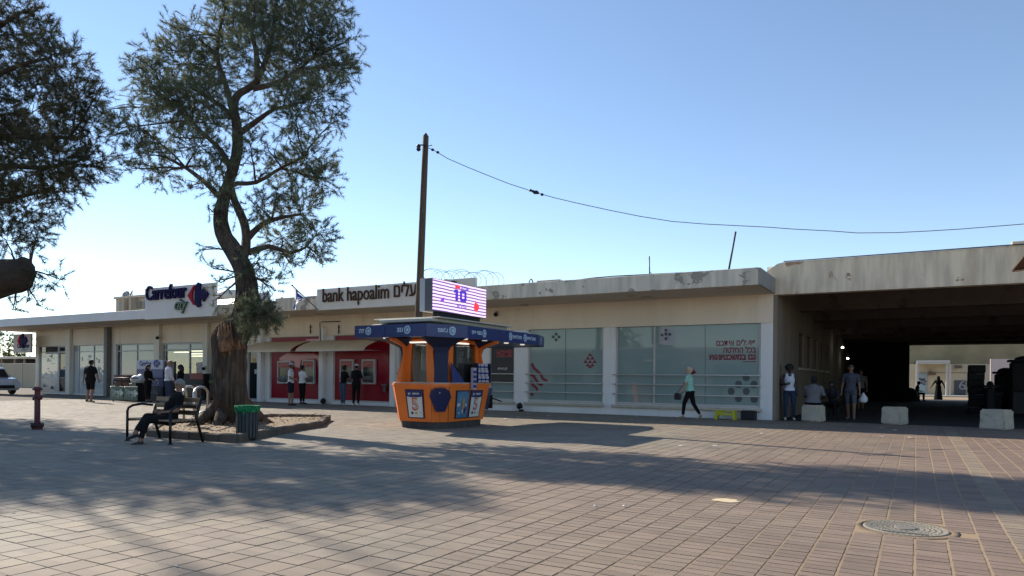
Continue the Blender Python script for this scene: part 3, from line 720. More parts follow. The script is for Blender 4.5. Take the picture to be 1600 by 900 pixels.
# ================================================================== ATMs
def atm(pa, pb, ya, yb, label):
    a, b = WY(pa, ya, YW), WY(pb, yb, YW); x0, x1, z1, z0 = a.x, b.x, a.z, b.z
    t = thing('cash_machine', ((x0+x1)/2, YW + .03, z0), label, 'cash machine', 'cash machines in the red panels')
    s = MB(); y0 = YW - .06; fw = .07
    s.cbox((x0, y0, z0), (x0 + fw, YW + .07, z1), .015); s.cbox((x1 - fw, y0, z0), (x1, YW + .07, z1), .015)
    s.box((x0 + fw, y0 + .002, z1 - fw), (x1 - fw, YW + .07, z1 - .004)); s.box((x0 + fw, y0 + .002, z0 + .004), (x1 - fw, YW + .07, z0 + fw))
    wbuild(s, 'surround', M('atm_frame', (.46,.44,.42), .4), t)
    s = MB(); s.box((x0 + fw, y0 + .03, z1 - .34), (x1 - fw, YW + .06, z1 - fw - .003)); wbuild(s, 'header_panel', M('atm_header', (.22,.03,.03), .4, emit=((.8,.06,.03), .01)), t)
    s = MB(); put_text(s, heb('כספומט'), FM(x0 + .12, z1 - .28, y0 + .022), .18, .003, .006, width=(x1-x0) - .3); wbuild(s, 'lettering', M('atm_letters', (.55,.2,.15), .5), t)
    s = MB(); s.box((x0 + fw, y0 + .06, z0 + .36), (x1 - fw, YW + .06, z1 - .345)); wbuild(s, 'screen', M('atm_screen', (.03,.04,.04), .15), t)
    s = MB(); s.add([(x0+fw,y0+.05,z0+.355),(x1-fw,y0+.05,z0+.355),(x1-fw,y0-.06,z0+.22),(x0+fw,y0-.06,z0+.22),(x0+fw,y0+.05,z0+.1),(x1-fw,y0+.05,z0+.1)], [(0,3,2,1),(3,4,5,2),(0,4,3),(1,2,5)]); 
    wbuild(s, 'keypad_shelf', M('atm_shelf', (.16,.17,.17), .4), t)
    s = MB()
    for i in range(3):
        for j in range(4):
            cx = (x0+x1)/2 - .08 + j * .05; k = .2 + i * .25
            y_ = y0 + .05 - .11 * k; z_ = z0 + .357 - .135 * k; s.box((cx, y_ - .01, z_), (cx + .035, y_ + .01, z_ + .012))
    wbuild(s, 'keypad', M('keys', (.4,.4,.38), .5), t)
atm(434.5, 455, 564, 599.5, 'cash machine at the left end of the left red panel'); atm(473, 492, 562, 600, 'cash machine at the right of the left red panel, beside the white column')
atm(532, 552.5, 561.5, 600, 'cash machine between the two men in black at the right red panel'); atm(566, 586.5, 561.5, 600.5, 'rightmost cash machine in the right red panel')
o = MB(); p = WY(601, 602, YW); o.cbox((p.x-.16, YW-.07, p.z-.05),(p.x+.16, YW+.06, p.z+.07),.02); o.box((p.x-.06,YW-.05,p.z-.28),(p.x+.1,YW+.06,p.z-.07))
tag(o.build('receipt_bin', M('bin_red',(.12,.06,.06),.4)), 'little receipt bin on the right red panel beside the kiosk', 'bin')
# wall details
def camera_fixture(px_, py_, label, y=YW, s_=1.0):
    p = WY(px_, py_, y); t = thing('security_camera', (p.x, y - .02, p.z), label, 'security camera')
    s = MB(); s.cbox((p.x - .06*s_, y - .06, p.z - .06), (p.x + .06*s_, y - .004, p.z + .12), .01); wbuild(s, 'mount', M('cam_mount', (.4,.36,.3), .6), t)
    s = MB(); s.ell((p.x, y - .12, p.z - .02), (.085*s_, .085*s_, .085*s_), 12, 8); wbuild(s, 'dome', blackm, t)
camera_fixture(777, 491, 'dark dome camera on the wall above the poster window behind the kiosk'); camera_fixture(249, 527.5, 'dome camera on the thin column left of the supermarket entrance', YW - .17)
camera_fixture(321, 575.5, 'small camera on the column right of the supermarket entrance', YW - .17)
for px_, py_, lb in ((811.5, 634.5, 'small black floodlight at the foot of the white pier right of the kiosk'), (504.5, 627.5, 'small black floodlight at the foot of the column between the red panels')):
    p = WY(px_, py_, YW - .3); t = thing('floodlight', (p.x, p.y, p.z), lb, 'floodlight', 'small floodlights at the foot of the wall')
    s = MB(); s.lathe([(.05,-.1),(.11,-.06),(.12,.08),(.10,.09)], 12, Matrix.Translation((p.x, p.y, max(.14,p.z))) @ Matrix.Rotation(1.2, 4, 'Y')); wbuild(s, 'lamp_head', blackm, t)
    s = MB(); s.box((p.x-.02, p.y, 0), (p.x+.02, YW - .225 if px_ < 600 else YW-.01, .08)); wbuild(s, 'bracket', blackm, t)

# ================================================================== ARCADE (covered passage) on the right
XA1 = 15.0; YB = 57.0
arc = thing('covered_passage', (XR, YW, 0), 'wide dark covered passage with concrete ceiling beams and a stained parapet', 'building')
zb_, zt_ = ZS - 0.03, WY(1215, 410.5, YW).z
c = MB()
P = [(XR + .003, zb_), (XA1, zb_), (XA1, zt_ + .06), (XR + .30, zt_), (XR + .12, zt_ - .03), (XR - .16, zt_ - .22), (XR - .35, zt_ - .36), (XR-.35, ZT+.02), (XR+.003, ZT+.02)]
c.prism(P, .35, FM(0, 0, YW + .35)); wbuild(c, 'parapet', arc_m, arc)
c = MB(); c.tube([(XR + .30, YW - .02, zt_ + .02), (XA1*.3, YW - .025, zt_ + .04), (XA1, YW - .02, zt_ + .085)], .018, 5); wbuild(c, 'roof_cable', rubber, arc)
beam_m = M('beam_concrete', (0.15,0.12,0.10), .9, .12, 1.5, .3, 20, dirt=((.07,.055,.045),.45,1.0))  # concrete coloured darker to stand in for the passage shade
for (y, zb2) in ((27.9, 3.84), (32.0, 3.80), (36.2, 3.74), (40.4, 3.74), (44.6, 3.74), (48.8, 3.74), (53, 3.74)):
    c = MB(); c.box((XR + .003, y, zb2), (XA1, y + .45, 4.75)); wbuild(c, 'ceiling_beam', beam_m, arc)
pf = MB(); pf.box((XR + .13, YW + .4, -.03), (XA1, YB + 3, -.001)); struct(pf.build('passage_floor', M('passage_shade_floor', (.045,.042,.04), .9, .3, 1.5, .4, 40)))  # dark sheet painted in place of pavers lying in shade
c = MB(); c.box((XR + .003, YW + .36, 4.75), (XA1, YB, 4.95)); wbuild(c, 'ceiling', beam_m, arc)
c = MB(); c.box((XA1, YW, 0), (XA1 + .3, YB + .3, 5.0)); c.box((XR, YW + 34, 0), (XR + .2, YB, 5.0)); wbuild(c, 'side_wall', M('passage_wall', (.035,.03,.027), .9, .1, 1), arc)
dk = M('passage_dark', (.012,.011,.010), .9, .1, 1)  # near-black colour carries the deep shade of the passage walls
xo0 = WY(1421, 580, YB).x; xo1 = WY(1567, 580, YB).x
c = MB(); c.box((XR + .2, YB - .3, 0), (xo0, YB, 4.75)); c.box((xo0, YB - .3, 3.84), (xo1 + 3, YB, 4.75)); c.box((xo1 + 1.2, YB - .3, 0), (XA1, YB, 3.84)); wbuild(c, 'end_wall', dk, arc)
c = MB(); c.box((XR + .13, 50, 0), (WY(1419.5,580,50).x, 50.3, 4.74)); wbuild(c, 'stall_wall', dk, arc)  # stall wall stretched to ceiling and side wall to block courtyard light
# side wall inside the passage with its tall window slots
ys = []
for (a, b) in ((1243.0, 1251.5), (1256.0, 1263.5), (1267.5, 1273.5), (1278, 1283), (1287,1291)):
    ya = WX(a, 560, XR).y; yb = WX(b, 560, XR).y; ys.append((ya, yb))
c = MB(); prev = YW + .02; zlo, zhi = 1.75, 3.05
for ya, yb in ys:
    c.box((XR + .004, prev, zlo), (XR + .12, ya, zhi)); prev = yb
c.box((XR + .004, prev, zlo), (XR + .12, YW + 34, zhi)); c.box((XR + .004, YW + .02, 0), (XR + .12, YW + 34, zlo)); c.box((XR + .004, YW + .02, zhi), (XR + .12, YW + 34, 4.74))
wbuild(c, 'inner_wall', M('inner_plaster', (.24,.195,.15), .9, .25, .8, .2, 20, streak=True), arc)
for ya, yb in ys:
    c = MB(); c.box((XR + .02, ya, zlo), (XR + .03, yb, zhi)); wbuild(c, 'window_slot', dglass, arc)
    c = MB(); c.cbox((XR + .1, ya - .06, zlo - .08), (XR + .2, yb + .06, zlo - .003), .01); wbuild(c, 'sill', conc_m, arc)
p = WX(1230.5, 555, XR); c = MB(); c.box((XR + .12, p.y - .5, 2.35), (XR + .15, p.y + .1, 3.0)); wbuild(c, 'notice_board', M('board_brown', (.22,.17,.12), .7, .3, 9), arc)
# lamps
for px_, py_, t_ in ((1316.5, 543, 42.0), (1324.5, 560, 62.0)):
    t_ = 36.0 if px_ < 1320 else 40.0
    p = AT(px_, py_, t_); t = thing('passage_lamp', (p.x, p.y, p.z), 'small lit lamp hanging in the dark passage, the %s one' % ('upper, nearer' if px_ < 1320 else 'lower, farther'), 'lamp', 'small lamps in the passage')
    s = MB(); s.ell(p, (.065, .065, .05), 12, 8); wbuild(s, 'bulb', M('lamp_on', (1,.95,.85), emit=((.9,.95,.85), 6.0)), t)
    s = MB(); s.tube([p + Vector((0,0,.05)), (p.x, p.y, 4.74)], .012, 5); wbuild(s, 'cord', blackm, t)
# roof block and rusty canopy corner at the right edge
c = MB(); p = WY(1581, 377, YW + 1); c.cbox((p.x, YW + 1, 4.9), (p.x + 3, YW + 3, p.z), .02); tag(c.build('roof_block', M('roof_block', (.55,.5,.4), .9, .1, 2)), 'small cream block on the parapet at the right edge', 'roof block')
A = AT(1583, 421, 16.0); B = AT(1604, 396, 15.0); C_ = AT(1640, 425, 14.6)
t = thing('metal_canopy', A, 'corner of a rusty corrugated metal canopy jutting in at the right edge', 'canopy')
A2 = A + Vector((0,0,.0)); Bq = B + Vector((2.2, .2, .5)); Cq = A + Vector((2.6, -1.6, .25))
s = MB(); n = 14; dv = (Bq - B) ; 
vs = []; fs = []
for i in range(n + 1):
    q = i / n; lo = A.lerp(A + Vector((2.4, -1.3, .15)), q); hi = B.lerp(B + Vector((2.4, -1.3, .15)), q); w_ = Vector((0,0,.03 * (i % 2)))
    vs += [lo + w_, hi + w_, lo + w_ - Vector((0,0,.03)), hi + w_ - Vector((0,0,.03))]
for i in range(n):
    a = i * 4; b_ = a + 4; fs += [(a, b_, b_+1, a+1), (a+2, a+3, b_+3, b_+2), (a, a+2, b_+2, b_)]
s.add(vs, fs); wbuild(s, 'corrugated_sheet', M('rusty_sheet', (.14,.085,.05), .8, .3, 6), t)
s = MB(); s.tube([A + Vector((-.01,0,-.03)), A + Vector((2.4,-1.3,.1))], .035, 6); s.tube([A + Vector((0,0,-.02)), B + Vector((0,0,-.02))], .03, 6); s.tube([B + Vector((.02,0,-.02)), WY(1612, 440, YW - .01)], .025, 6); wbuild(s, 'canopy_frame', M('rusty_frame', (.10,.06,.04), .8), t)

# ================================================================== courtyard building seen through the passage
YC = 74.0
cy = thing('courtyard_building', (0, YC, 0), 'cream building with white columns and two metal doors beyond the dark passage', 'building')
def xc_(px): return WY(px, 580, YC).x
creamc = M('cream_wall', (.50,.42,.29), .9, .08, 1, .2, 10, dirt=((.34,.28,.2),.4,.8))
zr0 = WY(1450, 563, YC).z; zr1 = WY(1450, 569, YC).z
c = MB(); c.box((xc_(1405), YC, 0), (xc_(1590), YC + .3, zr1)); wbuild(c, 'wall', creamc, cy)
c = MB(); c.box((xc_(1380), YC + 4.1, 0), (xc_(1620), YC + 12, 6.2)); wbuild(c, 'rear_storey', M('rear_wall', (.26,.21,.12), .9, .2, .5), cy)
c = MB(); c.cbox((xc_(1432), YC - 2.2, WY(1450,568.5,YC-2.2).z), (xc_(1483), YC + 4, WY(1450,563.5,YC-2.2).z), .03); wbuild(c, 'roof_slab', M('white_slab', (.50,.48,.42), .8), cy)
for a, b in ((1431, 1435.2), (1478, 1481.3), (1483, 1486)):
    yq = YC - 2.1; c = MB(); c.cbox((WY(a,580,yq).x, yq, 0), (WY(b,580,yq).x, yq + .3, WY(1450,568.5,YC-2.2).z - .003), .02); wbuild(c, 'column', M('white_column', (.52,.50,.44), .8), cy)
c = MB(); c.cbox((xc_(1436.5), YC - .12, 0), (xc_(1448.5), YC - .003, WY(1440,583,YC).z), .03); wbuild(c, 'blue_door', M('pale_blue_door', (.26,.34,.37), .6, .1, 3), cy)['label'] = 'pale blue metal door'
c = MB()
for a, b in ((1438,592),(1441,594),(1443.5,592.5),(1446,596),(1440,598),(1444,600)): q = WY(a, b, YC - .13); c.box((q.x-.12, YC-.14, q.z-.1), (q.x+.1, YC-.123, q.z+.08))
wbuild(c, 'door_mark', M('door_mark', (.08,.08,.1), .7), cy)
c = MB(); c.cbox((xc_(1491), YC - .12, 0.1), (xc_(1509), YC - .003, WY(1500,594.5,YC).z), .03); gd = wbuild(c, 'grey_door', M('grey_door', (.06,.065,.08), .5), cy)
c = MB(); q = WY(1497, 607, YC - .13); put_text(c, '6', frame_m4((q.x, YC - .14, q.z - .1), (1, 0, 0)), 1.2, .008, -.01, width=.5); c.tube([(q.x+.5,YC-.14,q.z),(q.x+.75,YC-.14,q.z-.22)],.05,5); wbuild(c, 'graffiti', M('white_paint', (.34,.34,.34), .6), cy)
c = MB()
for a, b, d_, e in ((1448,580,1456,586),(1454,582.5,1462,586),(1492,570.5,1503,575)): q0 = WY(a, b, YC-.2); q1 = WY(d_, e, YC-.2); c.cbox((q0.x, YC-.45, q1.z), (q1.x, YC-.01, q0.z), .04)
wbuild(c, 'meter_box', M('meter_box', (.12,.09,.07), .7), cy)
c = MB(); c.box((xc_(1450), YC-.06, WY(1450,582.6,YC).z), (xc_(1513), YC-.01, WY(1450,582,YC).z)); wbuild(c, 'pipe', M('pipe_brown', (.2,.14,.1), .7), cy)
c = MB(); c.box((xc_(1400), YC - 3.4, 0), (xc_(1600), YC - .001, .12)); wbuild(c, 'step', M('pale_step', (.55,.52,.46), .8), cy)
p = WY(1556, 575, 70); t = tag(MB().box((WY(1547.5,580,68).x, 68, 0), (WY(1559,580,68).x + 2, 68.3, WY(1550,561,68).z)).build('white_kiosk_wall', M('pinkish_wall', (.66,.55,.5), .8)), 'pinkish white wall end beyond the passage at its right side', 'wall')
# low building across the plaza, behind the photographer
opp = thing('opposite_building', (-10, -38, 0), 'low shop building across the plaza behind the camera, seen only as a reflection', 'building')
c = MB(); c.box((-60, -48, 0), (30, -38, 4.6)); wbuild(c, 'wall', M('opposite_wall', (.60,.57,.52), .9, .1, .5), opp)
c = MB(); c.box((-61, -48.5, 4.603), (31, -35.5, 5.1)); wbuild(c, 'roof_slab', M('opposite_roof', (.5,.47,.42), .9), opp)
for k in range(12):
    c = MB(); c.box((-57 + k*7.2, -37.99, .4), (-52.4 + k*7.2, -37.9, 3.2)); wbuild(c, 'window', dglass, opp)
# ================================================================== KIOSK
orange = M('orange_paint', (0.78, 0.17, 0.02), .45, .06, 3, .05, 30, dirt=((.42,.11,.03), .40, 3.5))
blue = M('blue_paint', (0.018, 0.035, 0.14), .4, .12, 2.5, streak=True)
dblue = M('dark_blue_paint', (0.007, 0.012, 0.045), .35)
kio = thing('lottery_kiosk', (-10.9, 14.6, 0), 'orange and blue street kiosk with a wide blue canopy, standing on the plaza', 'kiosk')
# plan at counter height and at the foot
CT = [(-11.1,13.45),(-10.0,13.45),(-9.69,13.77),(-9.69,15.6),(-10.0,15.95),(-11.1,15.95),(-11.45,15.6),(-11.45,13.8)]
cx_, cy_ = -10.57, 14.7
def shrink(P, d): return [(x + (cx_-x)/max(.01,math.hypot(cx_-x,cy_-y))*d, y + (cy_-y)/max(.01,math.hypot(cx_-x,cy_-y))*d) for x, y in P]
FB = shrink(CT, .17)
def loft(mb, A, za, B, zb_, mi=None, cap=True):
    n = len(A); vs = [(x,y,za) for x,y in A] + [(x,y,zb_) for x,y in B]
    fs = [(i,(i+1)%n,n+(i+1)%n,n+i) for i in range(n)]
    if cap: fs += [tuple(range(n-1,-1,-1)), tuple(range(n,2*n))]
    mb.add(vs, fs, mi=mi)
s = MB(); loft(s, shrink(CT,.24), 0, shrink(CT,.22), .17); wbuild(s, 'plinth', M('kiosk_plinth',(.06,.055,.05),.8,.3,5), kio)
s = MB(); loft(s, FB, .17, CT, 1.04)
loft(s, shrink(CT, -.012), 1.041, shrink(CT, -.012), 1.10); wbuild(s, 'counter', orange, kio)
def facept(i, u, v, out=.0, A=FB, B=CT, za=.17, zb__=1.04):    # point on counter side i, u along 0..1, v up 0..1
    n = len(A); a0, a1 = A[i], A[(i+1)%n]; b0, b1 = B[i], B[(i+1)%n]
    P = Vector((a0[0]+(a1[0]-a0[0])*u, a0[1]+(a1[1]-a0[1])*u, za)); Q = Vector((b0[0]+(b1[0]-b0[0])*u, b0[1]+(b1[1]-b0[1])*u, zb__))
    p = P.lerp(Q, v); T = Vector((a1[0]-a0[0], a1[1]-a0[1], 0)).normalized(); nrm = T.cross((Q-P).normalized()).normalized()
    return p + nrm * out
def facepanel(mb, i, poly, out, th, mi=0):
    n = len(poly); vs = [facept(i,u,v,out) for u,v in poly] + [facept(i,u,v,out-th) for u,v in poly]
    fs = [tuple(range(n)), tuple(range(2*n-1,n-1,-1))] + [(k, n+k, n+(k+1)%n, (k+1)%n) for k in range(n)]
    mb.add(vs, fs, mi=mi)
def fmat(i, u, v, out):
    o_ = facept(i,u,v,out); X = (facept(i,u+.1,v,out)-o_).normalized(); Yd = (facept(i,u,v+.1,out)-o_).normalized(); Z = X.cross(Yd)
    m = Matrix.Identity(4)
    for k, c in enumerate((X,Yd,Z)):
        for j in range(3): m[j][k] = c[j]
    m.translation = o_; return m
# seam lines of the panels
s = MB()
for i in range(8): 
    for u in ((0.0,) if i != 1 else (0.0,.5)): facepanel(s, i, [(u,.01),(u+.012,.01),(u+.012,.99),(u,.99)], .003, .01)
wbuild(s, 'panel_seam', M('seam', (.12,.03,.01), .7), kio)
posterw = M('poster_white', (.62,.62,.58), .25, coat=.4); pblue = M('poster_blue', (.02,.035,.14), .3); pred = M('poster_red', (.38,.035,.02), .4); pyel = M('poster_yellow', (.45,.42,.06), .4)
def poster(i, u0, u1, v0, v1, kind):
    f = MB(); facepanel(f, i, [(u0,v0),(u1,v0),(u1,v1),(u0,v1)], .022, .03); fr = wbuild(f, 'poster_frame', dblue, kio)
    du, dv = (u1-u0)*.07, (v1-v0)*.035
    f = MB(); facepanel(f, i, [(u0+du,v0+dv),(u1-du,v0+dv),(u1-du,v1-dv),(u0+du,v1-dv)], .026, .003, 0)
    L_ = lambda a: u0 + du + (u1-u0-2*du)*a; Vv = lambda a: v0 + dv + (v1-v0-2*dv)*a
    m4 = fmat(i, L_(.0), Vv(0), .031); W = (facept(i,L_(1),0)-facept(i,L_(0),0)).length
    H_ = (facept(i,0,Vv(1))-facept(i,0,Vv(0))).length
    if kind == 5:
        facepanel(f, i, [(L_(0),Vv(.78)),(L_(.25),Vv(.755)),(L_(.75),Vv(.755)),(L_(1),Vv(.78)),(L_(1),Vv(1)),(L_(0),Vv(1))], .029, .002, 1)
        put_text(f, heb('חיים חדשים'), m4 @ Matrix.Translation((W*.44,H_*.86,0)), H_*.09, .001, .003, width=W*.48)
        put_text(f, heb('פיס'), m4 @ Matrix.Translation((W*.12,H_*.84,0)), H_*.12, .001, .004, width=W*.2)
        put_text(f, '5', m4 @ Matrix.Translation((W*.30,H_*.29,0)), H_*.62, .001, .016, mi=2, width=W*.46)
        put_text(f, '5', m4 @ Matrix.Translation((W*.335,H_*.315,.002)), H_*.56, .001, .002, mi=4, width=W*.38)
        f.prism([(W*.27+W*.09*math.cos(a*.63), H_*.16+W*.09*math.sin(a*.63)) for a in range(10)], .002, m4, mi=1)
        f.prism([(W*.55+W*.1*math.cos(a*.63), H_*.16+W*.08*math.sin(a*.63)) for a in range(10)], .002, m4, mi=3)
        f.box((W*.84,H_*.16,0),(W*.94,H_*.18,.002), mi=2, M4=m4)
    else:
        facepanel(f, i, [(L_(0),Vv(0)),(L_(1),Vv(0)),(L_(1),Vv(1)),(L_(0),Vv(1))], .029, .002, 5)
        rr = random.Random(2)
        for _ in range(16):
            a, b = rr.uniform(0,.8), rr.uniform(.05,.6); f.box((W*a,H_*b,0),(W*(a+rr.uniform(.05,.2)),H_*(b+rr.uniform(.03,.15)),.002+_*.0003), mi=rr.choice([1,6,6,1,0]), M4=m4)
        f.box((W*.5,H_*.3,.006),(W*.7,H_*.75,.009), mi=7, M4=m4); f.box((W*.62,H_*.15,.006),(W*.8,H_*.35,.010), mi=1, M4=m4)
    o_ = wbuild(f, 'poster', [posterw, pblue, pred, pyel, M('poster_tan',(.6,.35,.28),.4), M('poster_sky',(.08,.2,.32),.3,.4,4), M('poster_teal',(.14,.2,.24),.4), M('poster_amber',(.5,.26,.1),.4)], kio); o_.parent = fr
poster(0, .30, .80, .10, .90, 5)
poster(2, .17, .50, .08, .88, 0); poster(2, .53, .84, .08, .88, 5)
# blue shield-shaped flap on the corner
s = MB(); facepanel(s, 1, [(-.10+1.2*u, v) for u, v in [(.28,.32),(.72,.32),(1.0,.72),(.92,.88),(.72,.96),(.28,.96),(.08,.88),(0.0,.72)]], .10, .1); wbuild(s, 'bin_flap', M('flap_blue', (.012,.018,.07), .3, .1, 3), kio)
s = MB(); m4 = fmat(1, .45, .84, .104); s.lathe([(.018,0),(.018,.01),(.01,.014)], 8, m4); wbuild(s, 'rivet', steel, kio)
s = MB(); facepanel(s, 3, [(.1,.3),(.9,.3),(1.0,.72),(.9,.95),(.1,.95),(0,.72)], .10, .1); wbuild(s, 'bin_flap', MATS['flap_blue'], kio)
# counter ledge
s = MB(); loft(s, shrink(CT,.02), 1.101, shrink(CT,.02), 1.125); wbuild(s, 'ledge', M('ledge', (.45,.40,.34), .5, .15, 5), kio)
# upper frame: leaning orange posts that flare to carry the canopy
ZC0, ZC1 = 2.20, 2.50
def post(base, mid, top, w, dirx, m, name='post'):
    # flat shaped post in the vertical plane that holds direction dirx
    D = Vector((dirx[0], dirx[1], 0)).normalized(); T = Vector((-D.y, D.x, 0))
    b = MB()
    pts = [base, mid, top]
    prof_in = [(0.0, 1.126), (0.0, 1.75), (0.0, 2.195)]
    vs = []
    out = [(.24, 1.126), (.16, 1.90), (.22, 2.02), (.62, 2.13), (.62, 2.195)]
    inn = [(0.0, 2.195), (0.0, 1.126)]
    poly = out + inn
    for sgn_ in (-1, 1):
        for (o_, z) in poly: vs.append(Vector((base[0], base[1], 0)) + D * (o_) + T * (w * sgn_) + Vector((0, 0, z)))
    n = len(poly)
    fs = [tuple(range(n-1,-1,-1)), tuple(range(n, 2*n))] + [(k, (k+1)%n, n+(k+1)%n, n+k) for k in range(n)]
    b.add(vs, fs); return wbuild(b, name, m, kio)
UP = shrink(CT, .30)
# orange window frames (trapezoids) on the wide faces with glass panes
def wide_face(i, name_lamp=True):
    a = Vector((*UP[i], 0)); b = Vector((*UP[(i+1)%8], 0)); T = (b-a).normalized(); Nn = Vector((T.y, -T.x, 0)); Lw = (b-a).length
    def P(u, z, o_=0): return a + T*u + Nn*o_ + Vector((0,0,z))
    for side in (0, 1):
        f = MB(); s0 = 0.0 if side == 0 else Lw; sg = 1 if side == 0 else -1
        prof = [(0,1.126),(.18,1.126),(.20,2.195),(-.02,2.195),(-.03,1.95)]
        fl = [(-.10,1.126),(0.17,1.126),(.20,2.195),(-.34,2.195),(-.36,2.14),(-.06,1.98),(.0,1.88)]
        vs = [P(s0+sg*u, z, .04) for u,z in fl] + [P(s0+sg*u, z, -.08) for u,z in fl]; n = len(fl)
        fs = [tuple(range(n)) if sg>0 else tuple(range(n-1,-1,-1)), tuple(range(2*n-1,n-1,-1)) if sg>0 else tuple(range(n,2*n))] + [((k,n+k,n+(k+1)%n,(k+1)%n) if sg>0 else (k,(k+1)%n,n+(k+1)%n,n+k)) for k in range(n)]
        f.add(vs, fs)
        # flange that flares outward, on the outer posts only
        if side != (0 if i in (0, 4) else 1):
            wbuild(f, 'post', orange, kio); continue
        fs2 = [(P(s0+sg*.0,1.126,.03)),(P(s0+sg*.0,1.126,.26)),(P(s0,1.85,.10)),(P(s0,2.0,.14)),(P(s0,2.14,.62)),(P(s0,2.195,.62)),(P(s0,2.195,.03))]
        vs = [q.copy() for q in fs2] + [q + T*sg*.06 for q in fs2]; n = len(fs2)
        f.add(vs, [tuple(range(n)), tuple(range(2*n-1,n-1,-1))] + [(k,n+k,n+(k+1)%n,(k+1)%n) for k in range(n)])
        wbuild(f, 'post', orange, kio)
    f = MB(); f.add([P(.18,2.10,.05),P(Lw-.18,2.10,.05),P(Lw-.18,2.19,.05),P(.18,2.19,.05),P(.18,2.10,-.05),P(Lw-.18,2.10,-.05),P(Lw-.18,2.19,-.05),P(.18,2.19,-.05)], [(0,1,2,3),(7,6,5,4),(0,4,5,1),(3,2,6,7),(0,3,7,4),(1,5,6,2)]); wbuild(f, 'top_rail', orange, kio)
    nm = 2 if Lw > 1.3 else 1
    for k in range(nm):
        u0 = .18 + (Lw-.36)*k/nm; u1 = .18 + (Lw-.36)*(k+1)/nm - (.03 if k < nm-1 else 0)
        f = MB(); f.add([P(u0,1.13,.0),P(u1,1.13,.0),P(u1,2.10,.0),P(u0,2.10,.0),P(u0,1.13,-.01),P(u1,1.13,-.01),P(u1,2.10,-.01),P(u0,2.10,-.01)], [(0,1,2,3),(7,6,5,4),(0,4,5,1),(3,2,6,7),(0,3,7,4),(1,5,6,2)]); wbuild(f, 'pane', clear_glass('kiosk_glass', .10, (.75,.77,.77)) if 'kiosk_glass' not in MATS else MATS['kiosk_glass'], kio)
    f = MB(); f.add([P(.2,2.085,.10),P(min(.8,Lw-.15),2.085,.10),P(min(.8,Lw-.15),2.12,.10),P(.2,2.12,.10),P(.2,2.085,.0),P(min(.8,Lw-.15),2.085,.0),P(min(.8,Lw-.15),2.12,.0),P(.2,2.12,.0)], [(0,1,2,3),(7,6,5,4),(0,4,5,1),(3,2,6,7),(0,3,7,4),(1,5,6,2)]); wbuild(f, 'strip_lamp', M('strip_lamp', (.7,.68,.6), .4, emit=((1,.95,.85), .5)), kio)
for i in (0, 2, 4, 6): wide_face(i)
# blue corner columns that spread like a capital
for i in (1, 3, 5, 7):
    a = Vector((*UP[i], 0)); b = Vector((*UP[(i+1)%8], 0)); T = (b-a).normalized(); Nn = Vector((T.y,-T.x,0)); c_ = (a+b)/2; hw = (b-a).length/2
    s = MB(); prof = [(hw*1.0,.11,1.126),(hw*.95,.09,1.86),(hw*1.25,.13,1.98),(hw*2.2,.34,2.11),(hw*3.0,.52,2.196)]
    vs = []; fs = []
    for w_, o_, z in prof: vs += [c_ - T*w_ + Nn*o_ + Vector((0,0,z)), c_ + T*w_ + Nn*o_ + Vector((0,0,z)), c_ + T*w_*.9 - Nn*.12 + Vector((0,0,z)), c_ - T*w_*.9 - Nn*.12 + Vector((0,0,z))]
    for k in range(len(prof)-1):
        for j in range(4): fs.append((k*4+j, k*4+(j+1)%4, k*4+4+(j+1)%4, k*4+4+j))
    fs += [(3,2,1,0), tuple(4*(len(prof)-1)+j for j in range(4))]
    s.add(vs, fs); wbuild(s, 'corner_column', M('column_blue', (0.010, 0.016, 0.055), .7, .1, 4), kio)
